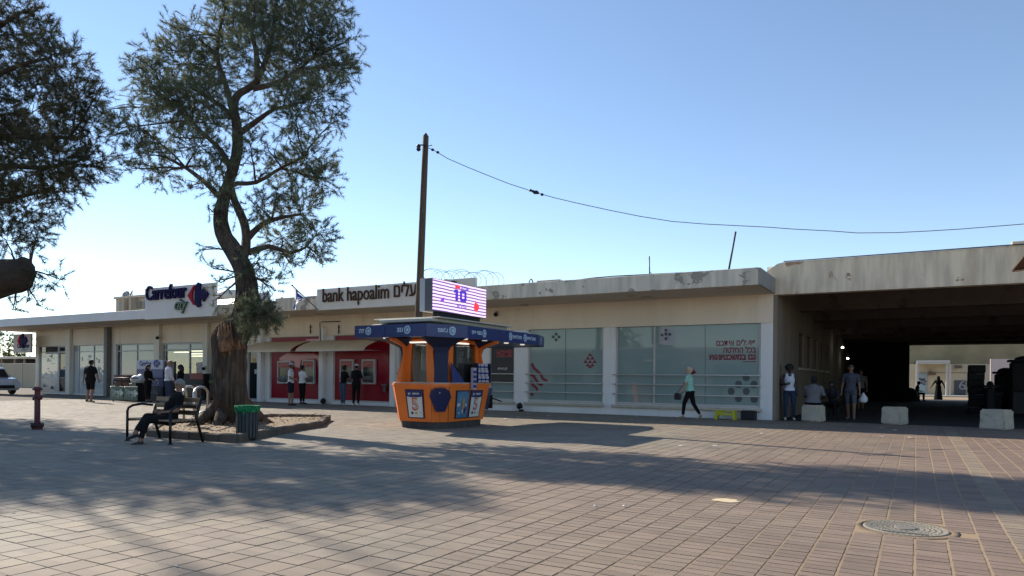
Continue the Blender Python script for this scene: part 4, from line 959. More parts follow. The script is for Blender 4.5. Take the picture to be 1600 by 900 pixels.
# canopy
CP = [(-12.0,13.0),(-9.82,13.0),(-9.38,14.1),(-9.38,17.75),(-9.8,18.9),(-12.0,18.9),(-12.42,17.7),(-12.42,14.1)]
s = MB(); loft(s, shrink(CP,.05), ZC0 + .015, shrink(CP,.05), ZC1 - .05); wbuild(s, 'canopy_roof', dblue, kio)
s = MB(); loft(s, shrink(CP,.09), ZC1 - .049, shrink(CP,.5), ZC1 + .06); wbuild(s, 'canopy_top', M('canopy_top', (.30,.30,.30), .7, .1, 2), kio)
words = {0: [(.16,'חבר',1),(.68,'לוטו',1)], 1: [], 2: [(.62,"מנוי פיס",1)], 3:[(.45,'',0)]}
joints = []
def fascia(i, u0, u1, texts):
    a = Vector((*CP[i], 0)); b = Vector((*CP[(i+1)%8], 0)); T = (b-a).normalized(); Nn = Vector((T.y,-T.x,0)); A_ = a.lerp(b, u0); B_ = a.lerp(b, u1); W = (B_-A_).length
    g = .006
    f = MB(); q = [A_+T*g+Vector((0,0,ZC0)), B_-T*g+Vector((0,0,ZC0)), B_-T*g+Vector((0,0,ZC1)), A_+T*g+Vector((0,0,ZC1))]
    f.add(q + [x - Nn*.045 for x in q], [(0,1,2,3),(7,6,5,4),(0,4,5,1),(3,2,6,7),(0,3,7,4),(1,5,6,2)]); fo = wbuild(f, 'canopy_panel', blue, kio)
    if texts:
        f = MB()
        for (u, tx, side) in texts:
            c_ = A_ + T*(W*u) + Nn*.004
            m = frame_m4(c_ + Vector((0,0,ZC0+.09)), T)
            # ball emblem: irregular ring with a core
            n = 12; rr = random.Random(int(u*100)+i)
            P = [((.085+.02*rr.random())*math.cos(2*math.pi*k/n), .07+(.095+.02*rr.random())*math.sin(2*math.pi*k/n)) for k in range(n)]
            f.prism(P, .004, m, mi=0); f.prism([(x*.7, .07+(y-.07)*.7) for x,y in P], .006, m, mi=1); f.prism([(x*.38+.01, .07+(y-.07)*.38) for x,y in P], .008, m, mi=0)
            if tx:
                wd = .052*len(tx)+.02
                off_ = -(wd+.13) if side == 1 else .12
                put_text(f, heb(tx), m @ Matrix.Translation((off_, .03, 0)), .13, .003, .006, mi=0, width=wd)
        wbuild(f, 'lettering', [M('canopy_print', (.42,.52,.62), .5), M('canopy_print_mid', (.12,.22,.38), .5)], kio).parent = fo
fascia(0, 0, .44, [(.47,'777',1)]) ; fascia(0, .44, 1, [(.56,'123',1)])
fascia(1, 0, 1, [(.62,"צ'אנס",1)])
fascia(2, 0, .5, [(.40,'מנוי פיס',1)]); fascia(2, .5, 1.0, [(.12,'מפעל הפיס',2),(.56,'מפעל הפיס',2)])
fascia(3, 0, 1, [(.4,'',0)])
for i in (4,5,6,7): fascia(i, 0, 1, [(.5,'לוטו',1)])
for (x, y) in ((-11.3,13.35),(-9.66,14.4),(-9.66,15.3),(-9.66,16.4),(-9.66,17.3)):
    s = MB(); s.lathe([(.02,-.03),(.06,-.025),(.07,0)], 10, Matrix.Translation((x,y,ZC0+.013))); wbuild(s, 'spot_lamp', M('spot_lamp', (.8,.78,.7), .3, emit=((1,.95,.85),.35)), kio)
# pale tray under the screen
s = MB(); a = WY(640.5, 498, 13.7); s.cbox((-11.35,13.15,ZC1+.062),(-9.75,16.6,ZC1+.14),.012); s.cbox((-11.6,13.25,ZC1+.141),(-9.6,16.7,ZC1+.17),.01); wbuild(s, 'roof_tray', M('tray', (.48,.47,.40), .6), kio)
s = MB(); s.cbox((-12.0,15.6,ZC1+.05),(-11.3,16.6,ZC1+.22),.02); wbuild(s, 'roof_box', M('roof_box_blue', (.06,.09,.16), .6), kio)
# inside and at the counter
s = MB()
s.box((-11.2,14.9,1.13),(-10.0,15.0,2.05), mi=0); s.box((-10.9,14.2,1.13),(-10.55,14.35,1.42),mi=1); s.box((-10.1,14.6,1.13),(-9.98,15.2,1.75),mi=0)
rr = random.Random(4)
for k in range(22):
    x = rr.uniform(-11.15,-10.1); z = rr.uniform(1.2,1.95); s.box((x,14.86,z),(x+rr.uniform(.04,.12),14.895,z+rr.uniform(.05,.12)), mi=rr.randint(1,3))
wbuild(s, 'inner_shelf', [M('shelf_dark', (.13,.12,.11),.7), M('paper_grey', (.3,.29,.26),.7), M('paper_blue',(.06,.08,.16),.6), M('paper_tan',(.28,.2,.12),.6)], kio)
s = MB(); s.box((-10.5,15.1,1.13),(-10.42,15.16,1.95)); s.add([(-10.35,14.75,1.25),(-10.1,14.75,1.2),(-10.1,14.9,1.25),(-10.28,14.8,1.75),(-10.2,14.82,1.78)], [(0,1,4,3),(1,2,4),(0,3,2),(3,4,2),(0,2,1)]); wbuild(s, 'hanging_cloth', M('tan_cloth',(.35,.25,.16),.9), kio)
s = MB(); s.add([(-9.72,13.95,1.126),(-9.72,14.5,1.126),(-9.80,14.45,1.14),(-9.80,13.98,1.62),(-9.76,13.95,1.62)],[(0,1,4),(1,2,3,4),(0,4,3),(0,3,2,1)]); tag(s.build('folded_parasol', M('parasol_blue',(.025,.04,.16),.7,.2,6)), 'small folded blue cloth leaning on the right counter of the kiosk', 'cloth')
t = thing('newspaper_rack', (-9.66,15.15,1.12), 'rack of small white and blue lottery forms on the right end of the kiosk counter', 'rack')
s = MB(); s.box((-9.75,14.9,1.13),(-9.6,14.93,1.62)); s.box((-9.75,15.5,1.13),(-9.6,15.53,1.62)); s.box((-9.75,14.93,1.13),(-9.72,15.5,1.6)); wbuild(s, 'frame', dblue, t)
for j in range(3):
    for k in range(3):
        s = MB(); y = 14.95 + k*.19; z = 1.14 + j*.16; s.box((-9.715+.02*(2-j),y,z),(-9.66+.02*(2-j),y+.13,z+.15)); s.box((-9.714+.02*(2-j),y-.0015,z+.045),(-9.658+.02*(2-j),y+.1315,z+.09),mi=1); wbuild(s, 'form_stack', [M('form_white',(.5,.45,.5),.6), M('form_blue',(.03,.05,.2),.6)], t)
t = thing('flyer_holder', (-9.62,14.72,.9), 'narrow holder of pale flyers hanging from the kiosk counter edge', 'holder')
s = MB(); s.box((-9.665,14.68,.95),(-9.60,14.84,1.5)); 
for j in range(4): s.box((-9.60,14.69,1.0+j*.12),(-9.585,14.83,1.07+j*.12), mi=1)
wbuild(s, 'flyers', [M('flyer_pale',(.42,.38,.44),.6), M('form_blue',(.03,.05,.2),.6)], t)
o = MB(); p = G(746, 660)
o.box((-9.9,15.62,.45),(-9.62,15.66,.80)); o.tube([(-9.7,15.64,.74),(-9.40,15.64,.66),(-9.34,15.64,.64)],.018,5); tag(o.build('side_table_flap', blackm), 'small dark flap sticking out at the right side of the kiosk', 'flap')

# ---- LED screen
led = thing('led_screen', (-10.0, 14.7, ZC1 + .14), 'lit pink and white striped screen showing 10 on top of the kiosk', 'screen')
zl0, zl1, yl0, yl1, xl = 2.86, 3.61, 13.5, 15.9, -10.0
s = MB(); s.cbox((xl-.24,yl0,zl0-.02),(xl-.02,yl1,zl1+.02),.01); wbuild(s, 'housing', M('screen_housing',(.09,.095,.11),.5,.1,3), led)
s = MB(); s.box((xl-.40,yl0+.02,zl0-.02),(xl-.243,yl1,zl1+.02)); wbuild(s, 'back_panel', M('back_white',(.5,.5,.52),.5), led)
s = MB()
s.cbox((xl-.22,13.8,ZC1+.171),(xl-.06,15.7,zl0-.021),.01)
wbuild(s, 'mount', blackm, led)
def ledmat():
    m = bpy.data.materials.new('led_face'); m.use_nodes = True; N = m.node_tree.nodes; L = m.node_tree.links; b = N['Principled BSDF']
    b.inputs['Base Color'].default_value = (.02,.02,.03,1); b.inputs['Roughness'].default_value = .4
    geo = N.new('ShaderNodeNewGeometry'); sep = N.new('ShaderNodeSeparateXYZ'); L.new(geo.outputs['Position'], sep.inputs[0])
    nz = N.new('ShaderNodeTexNoise'); nz.inputs['Scale'].default_value = 3; L.new(geo.outputs['Position'], nz.inputs['Vector'])
    a = N.new('ShaderNodeMath'); a.operation = 'MULTIPLY_ADD'; a.inputs[1].default_value = .03; L.new(nz.outputs['Fac'], a.inputs[0]); L.new(sep.outputs[2], a.inputs[2])
    a1 = N.new('ShaderNodeMath'); a1.operation = 'MULTIPLY_ADD'; a1.inputs[1].default_value = .012; L.new(sep.outputs[1], a1.inputs[0]); L.new(a.outputs[0], a1.inputs[2])
    b_ = N.new('ShaderNodeMath'); b_.operation = 'MULTIPLY'; b_.inputs[1].default_value = 2*math.pi/.0785; L.new(a1.outputs[0], b_.inputs[0])
    c = N.new('ShaderNodeMath'); c.operation = 'SINE'; L.new(b_.outputs[0], c.inputs[0])
    rp = N.new('ShaderNodeValToRGB'); rp.color_ramp.elements[0].position = .24; rp.color_ramp.elements[1].position = .55
    rp.color_ramp.elements[0].color = (.10,.055,.17,1); rp.color_ramp.elements[1].color = (.72,.52,.82,1)
    mm = N.new('ShaderNodeMath'); mm.operation = 'MULTIPLY_ADD'; mm.inputs[1].default_value = .5; mm.inputs[2].default_value = .5; L.new(c.outputs[0], mm.inputs[0]); L.new(mm.outputs[0], rp.inputs[0])
    L.new(rp.outputs[0], b.inputs['Emission Color']); b.inputs['Emission Strength'].default_value = 1.0
    return m
s = MB(); s.box((xl-.018,yl0+.02,zl0),(xl-.001,yl1-.01,zl1)); wbuild(s, 'display', ledmat(), led)
MD = frame_m4((xl, yl0, zl0), (0,1,0))
s = MB(); W = yl1-yl0; H_ = zl1-zl0
e_blue = M('led_blue',(.02,.01,.08), emit=((.05,.02,.30),1)); e_red = M('led_red',(.1,.01,.01), emit=((.75,.03,.04),1)); e_pur = M('led_purple',(.05,.01,.1), emit=((.16,.03,.5),1))
D1 = MD @ Matrix.Translation((W*.365,H_*.42,0)); hh = H_*.38
s.prism([(.07,0),(.19,0),(.19,hh),(.07,hh),(.0,hh*.86),(.0,hh*.66),(.07,hh*.70)], .003, D1)
x_ = .27; w_ = .30; s.prism([(x_,.05),(x_+.10,.05),(x_+.10,hh-.05),(x_,hh-.05)], .003, D1); s.prism([(x_+w_-.10,.05),(x_+w_,.05),(x_+w_,hh-.05),(x_+w_-.10,hh-.05)], .003, D1); s.prism([(x_+.03,0),(x_+w_-.03,0),(x_+w_,.05),(x_+w_-.03,.075),(x_+.03,.075),(x_,.05)], .003, D1); s.prism([(x_,hh-.05),(x_+.03,hh-.075),(x_+w_-.03,hh-.075),(x_+w_,hh-.05),(x_+w_-.03,hh),(x_+.03,hh)], .003, D1)
put_text(s, heb('מיליון'), MD @ Matrix.Translation((W*.42,H_*.22,0)), .11, .002, .003, width=W*.18)
put_text(s, heb('הגרלה'), MD @ Matrix.Translation((W*.50,H_*.84,0)), .10, .002, .005, width=W*.15)
wbuild(s, 'lettering', [e_blue, e_red, e_pur], led); s = MB(); s.box((W*.39,H_*.84,0),(W*.48,H_*.93,.003), mi=1, M4=MD); wbuild(s, 'red_label', [e_blue, e_red, e_pur], led); s = MB()
s.prism([(W*(.80+.055*math.cos(a*.7)*(1+.2*math.sin(a*3))), H_*(.32+.16*math.sin(a*.7)*(1+.2*math.cos(a*2)))) for a in range(9)], .003, MD, mi=1)
s.prism([(W*.77,H_*.44),(W*.80,H_*.44),(W*.775,H_*.54)], .003, MD, mi=1); wbuild(s, 'red_figure', [e_blue, e_red, e_pur], led); s = MB(); s.prism([(W*.13,H_*.33),(W*.19,H_*.33),(W*.2,H_*.46),(W*.15,H_*.42)], .003, MD, mi=2)
wbuild(s, 'purple_figure', [e_blue, e_red, e_pur], led)

# ================================================================== POLE AND CABLE
wood = M('old_wood', (.085,.062,.04), .85, .3, 6, .5, 30, streak=True)
pb = Vector((-12.84, 16.5, 0)); ptop = AT(665.3, 213, 20.6)
pol = thing('wooden_pole', pb, 'tall leaning weathered wooden pole behind the kiosk', 'pole')
s = MB(); s.tube([pb.lerp(ptop, k/8) for k in range(9)], [.135 - .045*k/8 for k in range(9)], 10); s.tube([ptop, ptop + Vector((0,0,.10))], [.085,.015], 10); wbuild(s, 'shaft', wood, pol)
s = MB(); a = AT(660,226.5,20.4); s.tube([ptop+Vector((.05,-.05,-.3)), a, a+Vector((-.12,-.05,0))], .02, 6); s.lathe([(.03,-.1),(.07,-.06),(.05,0),(.07,.04),(.03,.1)], 10, Matrix.Translation(a+Vector((-.1,-.05,-.08)))); s.tube([ptop+Vector((.0,0,-.3)), ptop+Vector((.2,.05,-.28))], .012, 5); wbuild(s, 'insulator', blackm, pol)
s = MB(); s.tube([(-11.9,16.6,ZC1+.08), AT(661,434,20.3)], .04, 6); tag(s.build('dark_post', blackm), 'short dark post standing beside the wooden pole behind the screen', 'post')
cab = [(667,230),(680,236),(700,248),(730,261),(757,272),(795,287),(835,300),(866,309),(900,317),(950,328),(1000,338),(1050,346),(1100,350),(1150,352.5),(1200,355),(1240,358),(1300,361),(1340,364),(1400,363.5),(1450,361),(1500,358),(1550,354),(1600,350),(1680,343),(1760,334)]
P0 = AT(667,230,20.6); P1 = AT(1760, 334, 17.5)
pts = []
for (x, y) in cab:
    d = dirv(x, y); e = (P1 - P0); # plan intersection of ray with the vertical plane through P0 P1
    det = d.x * (-e.y) - (-e.x) * d.y
    t_ = (P0.x * (-e.y) - (-e.x) * P0.y) / det
    pts.append(Vector((d.x*t_, d.y*t_, CH + d.z*t_)))
cb = thing('overhead_cable', P0, 'thin sagging cable from the top of the wooden pole across the sky to the right', 'cable')
s = MB(); s.tube(pts, .011, 5); wbuild(s, 'wire', M('cable_grey',(.16,.17,.19),.6), cb)
for i, (x, y) in enumerate(((676,234),(684,238),(829,297.5),(833,299),(837,300.5),(840,301.5),(847,304))):
    d = dirv(x, y); e = P1-P0; det = d.x*(-e.y)-(-e.x)*d.y; t_ = (P0.x*(-e.y)-(-e.x)*P0.y)/det; p = Vector((d.x*t_, d.y*t_, CH+d.z*t_))
    s = MB(); s.ell(p, (.05 if i!=4 else .09,.05,.04 if i!=4 else .055), 8, 6); wbuild(s, 'splice', blackm, cb)

# ================================================================== ROOF THINGS
def roofy(px, py, y): return WY(px, py, y)
t = thing('razor_wire', roofy(700,440,24), 'coiled razor wire on the roof behind the bank sign and screen', 'razor wire')
s = MB(); pts = []
A = roofy(668, 441, 23.2); B = roofy(778, 446, 23.2); nl = 13
for k in range(nl*16+1):
    q = k/(nl*16); a = 2*math.pi*nl*q; c_ = A.lerp(B, q); rr_ = .40*(1+.15*math.sin(q*17))
    pts.append(c_ + Vector((.10*math.sin(a*.5), rr_*math.cos(a), .12+rr_*math.sin(a))) + Vector((.30*math.cos(a),0,0)))
s.tube(pts, .008, 4); wbuild(s, 'coil', M('wire_steel',(.16,.15,.14),.5,metal=.4), t)
t = thing('rooftop_unit', roofy(855,443,23.5), 'low cream air unit box on the bank roof right of the screen', 'air unit')
a = roofy(838,444,23.5); b = roofy(874,436,23.5); s = MB(); s.cbox((a.x,23.5,ZT),(b.x,24.3,b.z),.02); wbuild(s, 'casing', M('unit_cream',(.40,.36,.28),.7,.1,4), t)
s = MB(); 
for k in range(5): s.box((a.x+.1,23.485,ZT+.08+k*.06),(b.x-.1,23.498,ZT+.11+k*.06))
wbuild(s, 'grille', M('grille_dark',(.1,.09,.07),.7), t)
for i,(x,y) in enumerate(((829.5,444),(697,441))):
    c_ = roofy(x,y+2,23); h_ = .52 if i==0 else .75; w_=.09 if i==0 else .38
    s = MB(); s.tube([(c_.x-w_,23,ZT)]+[(c_.x-w_*math.cos(a*math.pi/8),23,ZT+h_*.5+h_*.5*math.sin(a*math.pi/8)) for a in range(9)]+[(c_.x+w_,23,ZT+.02)], .022, 6)
    tag(s.build('conduit_hoop', M('conduit_grey',(.12,.12,.12),.5)), ('small' if i==0 else 'larger')+' bent conduit hoop on the roof '+('left of the cream air unit' if i==0 else 'above the bank sign behind the screen'), 'conduit', 'conduit hoops on the roof')
t = thing('antenna_mast', roofy(1015,428,24), 'thin roof antenna mast with slanting stay wires', 'antenna')
b0 = roofy(1015.5,430,24); b0.z = ZT; tp = roofy(1014.5,400.5,24)
s = MB(); s.tube([b0,tp], .022, 5); wbuild(s,'mast',blackm,t)
s = MB(); s.tube([b0.lerp(tp,.55), b0+Vector((.55,0,0))],.01,4); s.tube([b0.lerp(tp,.45), b0+Vector((-.25,.2,0))],.01,4); s.tube([b0.lerp(tp,.3)+Vector((-.1,0,0)), b0.lerp(tp,.3)+Vector((.14,0,0))],.015,4); wbuild(s,'stay_wire',blackm,t)
s = MB(); a = roofy(1137.5,421,21.6); a.z = ZT; s.tube([a, roofy(1149.5,362,21.8)], .03, 6); tag(s.build('leaning_rod', M('rod_dark',(.03,.03,.035),.6)), 'bare dark rod leaning to the right on the bank roof', 'rod')
s = MB(); s.tube([roofy(x,y,21.0) for x,y in ((880,440),(905,437),(930,434),(960,431.5),(1000,429.5),(1040,427.5),(1090,425),(1110,424))], .018, 5); tag(s.build('roof_cable', rubber), 'black cable lying along the top edge of the bank roof', 'cable')
s = MB(); p = roofy(885,440,22); s.ell((p.x,22,ZT+.1),(.12,.12,.12),8,6); s.tube([(p.x,22,ZT),(p.x+.5,22,ZT+.12)],.04,5); tag(s.build('roof_fitting', blackm), 'small dark fitting on the roof right of the cream air unit', 'fitting')
# flag
def leafmat_(name, c):
    m = bpy.data.materials.new(name); m.use_nodes = True; N = m.node_tree.nodes; L = m.node_tree.links; b = N['Principled BSDF']
    b.inputs['Base Color'].default_value = rgba(c); b.inputs['Roughness'].default_value = .8
    t_ = N.new('ShaderNodeBsdfTranslucent'); t_.inputs[0].default_value = rgba(c); x_ = N.new('ShaderNodeMixShader'); x_.inputs[0].default_value = .5
    L.new(b.outputs[0], x_.inputs[1]); L.new(t_.outputs[0], x_.inputs[2]); L.new(x_.outputs[0], N['Material Output'].inputs[0]); MATS[name] = m; return m
fp0, fp1 = WY(497,484,YF-.2), WY(456.5,446,YF-.9)
t = thing('flag', fp0, 'white and blue flag hanging from a slanted pole left of the bank sign', 'flag')
s = MB(); s.tube([fp0,fp1],.022,6); s.ell(fp1,(.04,.04,.04),8,6); wbuild(s,'flagpole',M('flagpole',(.12,.1,.09),.5),t)
# hanging cloth: grid between pole part and a drooped free edge
tl_ = fp1.lerp(fp0,.03); tr_ = fp1.lerp(fp0,.74); vs = []; fs = []; nu, nv = 16, 14
bl_ = WY(458,484,YF-.9); br_ = WY(465,484,YF-.75)
mi_ = []
sb = MB(); sw = MB()
grid = []
for j in range(nv+1):
    for i in range(nu+1):
        u, v = i/nu, j/nv
        topp = tl_.lerp(tr_, u); bot = bl_.lerp(br_, u); bot.z += .75*u*u*0.9
        p = topp.lerp(bot, v); p.y += .08*math.sin(u*9+v*2)*(.3+v); p.x += .06*math.sin(u*7+1)*v
        grid.append(p)
def cells_(cond):
    m_ = MB(); f_ = []
    for j in range(nv):
        for i in range(nu):
            if cond((i+.5)/nu,(j+.5)/nv): a = j*(nu+1)+i; f_.append((a,a+1,a+nu+2,a+nu+1))
    m_.add(grid, f_, True); return m_
stripe = lambda u,v: (.10<u<.25) or (.86<u<.97)
fw_ = leafmat_('flag_white',(.78,.79,.82)); fb_ = M('flag_blue',(.02,.09,.42),.8)
me_ = MB(); f1=[];f2=[]
for j in range(nv):
    for i in range(nu):
        a=j*(nu+1)+i; (f2 if stripe((i+.5)/nu,(j+.5)/nv) else f1).append((a,a+1,a+nu+2,a+nu+1))
me_.add(grid,f1,True,0); me_.add(grid,f2,True,1)
fc = wbuild(me_,'flag_cloth',[fw_,fb_],t)
s = MB(); 
def gp(u,v):
    i=min(nu,max(0,int(round(u*nu)))); j=min(nv,max(0,int(round(v*nv)))); return grid[j*(nu+1)+i]+Vector((0,-.02,0))
for tri in (((.40,.25),(.68,.42),(.40,.62)),((.62,.22),(.36,.42),(.66,.62))):
    P = [gp(*q) for q in tri]; s.tube(P+[P[0]],.018,4)
wbuild(s,'star',fb_,t).parent = fc

# left roof: apartment block far behind, dishes, solar tanks, things above the bank's left roof
apt = thing('apartment_block', AT(205,487,120), 'distant cream apartment block rising above the roof left of the supermarket sign', 'building')
a = AT(181,487,110); b = AT(262,458,110); ap = M('apartment_cream',(.42,.35,.26),.9,.1,.2)
y0a = a.y
s = MB(); zta = WY(185,467.5,y0a).z; s.box((a.x,y0a,0),(WY(262,480,y0a).x,y0a+14,zta)); wbuild(s,'wall',ap,apt)
s = MB(); s.box((a.x-.15,y0a-.3,zta+.003),(WY(262,480,y0a).x+.3,y0a+14.2,zta+.35)); wbuild(s,'parapet',M('apt_parapet',(.5,.43,.33),.9),apt)
for (p0,p1,q0,q1) in ((187,194,471,485),(206,210,474,484),(216,221,471,482),(223,227,471,482)):
    A_=WY(p0,q1,y0a); B_=WY(p1,q0,y0a); s=MB(); s.box((A_.x,y0a-.15,A_.z),(B_.x,y0a-.003,B_.z)); wbuild(s,'window',M('apt_window',(.22,.2,.17) if p0!=187 else (.22,.2,.17),.5),apt)
s=MB(); s.box((WY(201,480,y0a).x,y0a-1,0),(WY(203,480,y0a).x,y0a-.004,zta)); s.box((WY(211,480,y0a).x,y0a-1,0),(WY(214,480,y0a).x,y0a-.004,zta)); wbuild(s,'pilaster',ap,apt)
def dish(px,py,t_,r,label,col,ry):
    p=AT(px,py,t_); t=thing('satellite_dish',p,label,'satellite dish','satellite dishes on the distant roof')
    m4=Matrix.Translation(p)@Matrix.Rotation(ry,4,'Z')@Matrix.Rotation(R(65),4,'X')
    s=MB(); s.lathe([(.02,.0),(r*.5,.08*r),(r*.85,.25*r),(r,.36*r),(r*.97,.38*r),(r*.8,.27*r),(.03,.05)],14,m4); wbuild(s,'reflector',M(col[0],col[1],.6),t)
    s=MB(); s.tube([m4@Vector((0,0,0)),p+Vector((0,.3,-r*1.5)),p+Vector((0,.3,-r*2.2))],.06,5); s.tube([m4@Vector((0,-r*.9,.3*r)),m4@Vector((0,0,r*1.0))],.03,4); wbuild(s,'mount',blackm,t)
dish(198,461,111,.62,'left, greyish satellite dish on the distant apartment roof',('dish_grey',(.3,.3,.3)),.4); dish(206.5,459.5,111,.65,'right, brownish satellite dish on the distant apartment roof',('dish_brown',(.32,.2,.17)),-.4)
# solar heaters behind the shop sign
t=thing('solar_heater',WY(352,478,27),'white solar water tank with tilted panel on the roof between sign and tree','solar heater')
a=WY(350,473,27); s=MB(); s.tube([a+Vector((-1.0,0,.45)),a+Vector((.9,0,.45))],.26,12); wbuild(s,'tank',M('tank_white',(.6,.58,.54),.5),t)
s=MB(); q=a; s.add([q+Vector((-1.2,-.3,-.55)),q+Vector((1.0,-.3,-.55)),q+Vector((1.0,.5,.3)),q+Vector((-1.2,.5,.3)),q+Vector((-1.2,-.3,-.63)),q+Vector((1.0,-.3,-.63)),q+Vector((1.0,.5,.22)),q+Vector((-1.2,.5,.22))],[(0,1,2,3),(7,6,5,4),(0,4,5,1),(3,2,6,7),(0,3,7,4),(1,5,6,2)]); wbuild(s,'solar_panel',M('panel_dark',(.05,.05,.06),.2),t)
s=MB(); 
for dx in (-.9,.8): s.box((q.x+dx,q.y+.1,ZT),(q.x+dx+.05,q.y+.15,q.z+.3))
wbuild(s,'stand',steel,t)
t=thing('water_tank',WY(414,462,28),'small upright white tank on the roof just right of the tree trunk','tank')
a=WY(414,468,28); b=WY(414,457,28); s=MB(); s.lathe([(.30,a.z-.4),(.31,b.z-.08),(.25,b.z)],14,Matrix.Translation((a.x,28,0))); wbuild(s,'tank_body',M('tank_grey',(.5,.5,.5),.5),t)
s=MB(); s.box((a.x-.25,27.8,ZT),(a.x+.25,28.2,a.z-.4)); wbuild(s,'stand',steel,t)
s=MB(); p=WY(440,469,26); s.ell((p.x,26,p.z),(.13,.1,.18),8,6); s.box((p.x-.05,25.97,ZT),(p.x+.05,26.03,p.z)); tag(s.build('roof_vent', M('vent_dark',(.04,.045,.05),.5)), 'small dark round vent on the roof left of the flag', 'vent')
s=MB(); a=WY(487,465,23.6); s.box((a.x,23.6,ZT),(WY(496,465,23.6).x,25,a.z+.05)); tag(s.build('roof_hut', M('hut_grey',(.42,.41,.38),.8)), 'pale block on the roof just left of the bank sign', 'roof block')

# ================================================================== FAR LEFT BACKGROUND
yb0 = AT(20,590,62).y
bw = thing('boundary_wall',(WY(0,600,yb0).x,yb0,0),'cream boundary wall behind the parked cars at the far left','wall')
bm_ = M('boundary_plaster',(.46,.38,.26),.9,.06,.6,streak=True); zbw = WY(20,568,yb0).z
xx = WY(-60,600,yb0).x
while xx < WY(58,600,yb0).x:
    s=MB(); s.cbox((xx+.02,yb0,0),(xx+3.6,yb0+.2,zbw),.02); wbuild(s,'wall_panel',bm_,bw)
    s=MB(); s.cbox((xx-.12,yb0-.05,0),(xx+.018,yb0+.2,zbw+.04),.02); wbuild(s,'wall_post',M('post_pale',(.5,.45,.36),.9),bw); xx += 3.74
ysd = AT(20,590,72).y; sd_ = thing('shed',(WY(0,600,ysd).x,ysd,0),'dark shed with a pale flat roof above the boundary wall at the far left','shed')
s=MB(); s.box((WY(-60,560,ysd).x,ysd,0),(WY(38,560,ysd).x,ysd+5,WY(20,560,ysd).z)); wbuild(s,'wall',M('shed_dark',(.05,.045,.04),.9,.3,1),sd_)
s=MB(); s.cbox((WY(-60,560,ysd-1).x,ysd-1,WY(20,560.5,ysd-1).z),(WY(40,560,ysd-1).x,ysd+5.2,WY(20,557,ysd-1).z),.02); wbuild(s,'roof',M('shed_roof',(.62,.55,.44),.8,.1,.5),sd_)
s=MB()
for x_ in (2,22,37): q=WY(x_,565,ysd-.6); s.box((q.x-.08,ysd-.6,0),(q.x+.08,ysd-.45,WY(20,560.6,ysd-.9).z-.01))
wbuild(s,'post',M('post_pale2',(.3,.26,.2),.9),sd_)

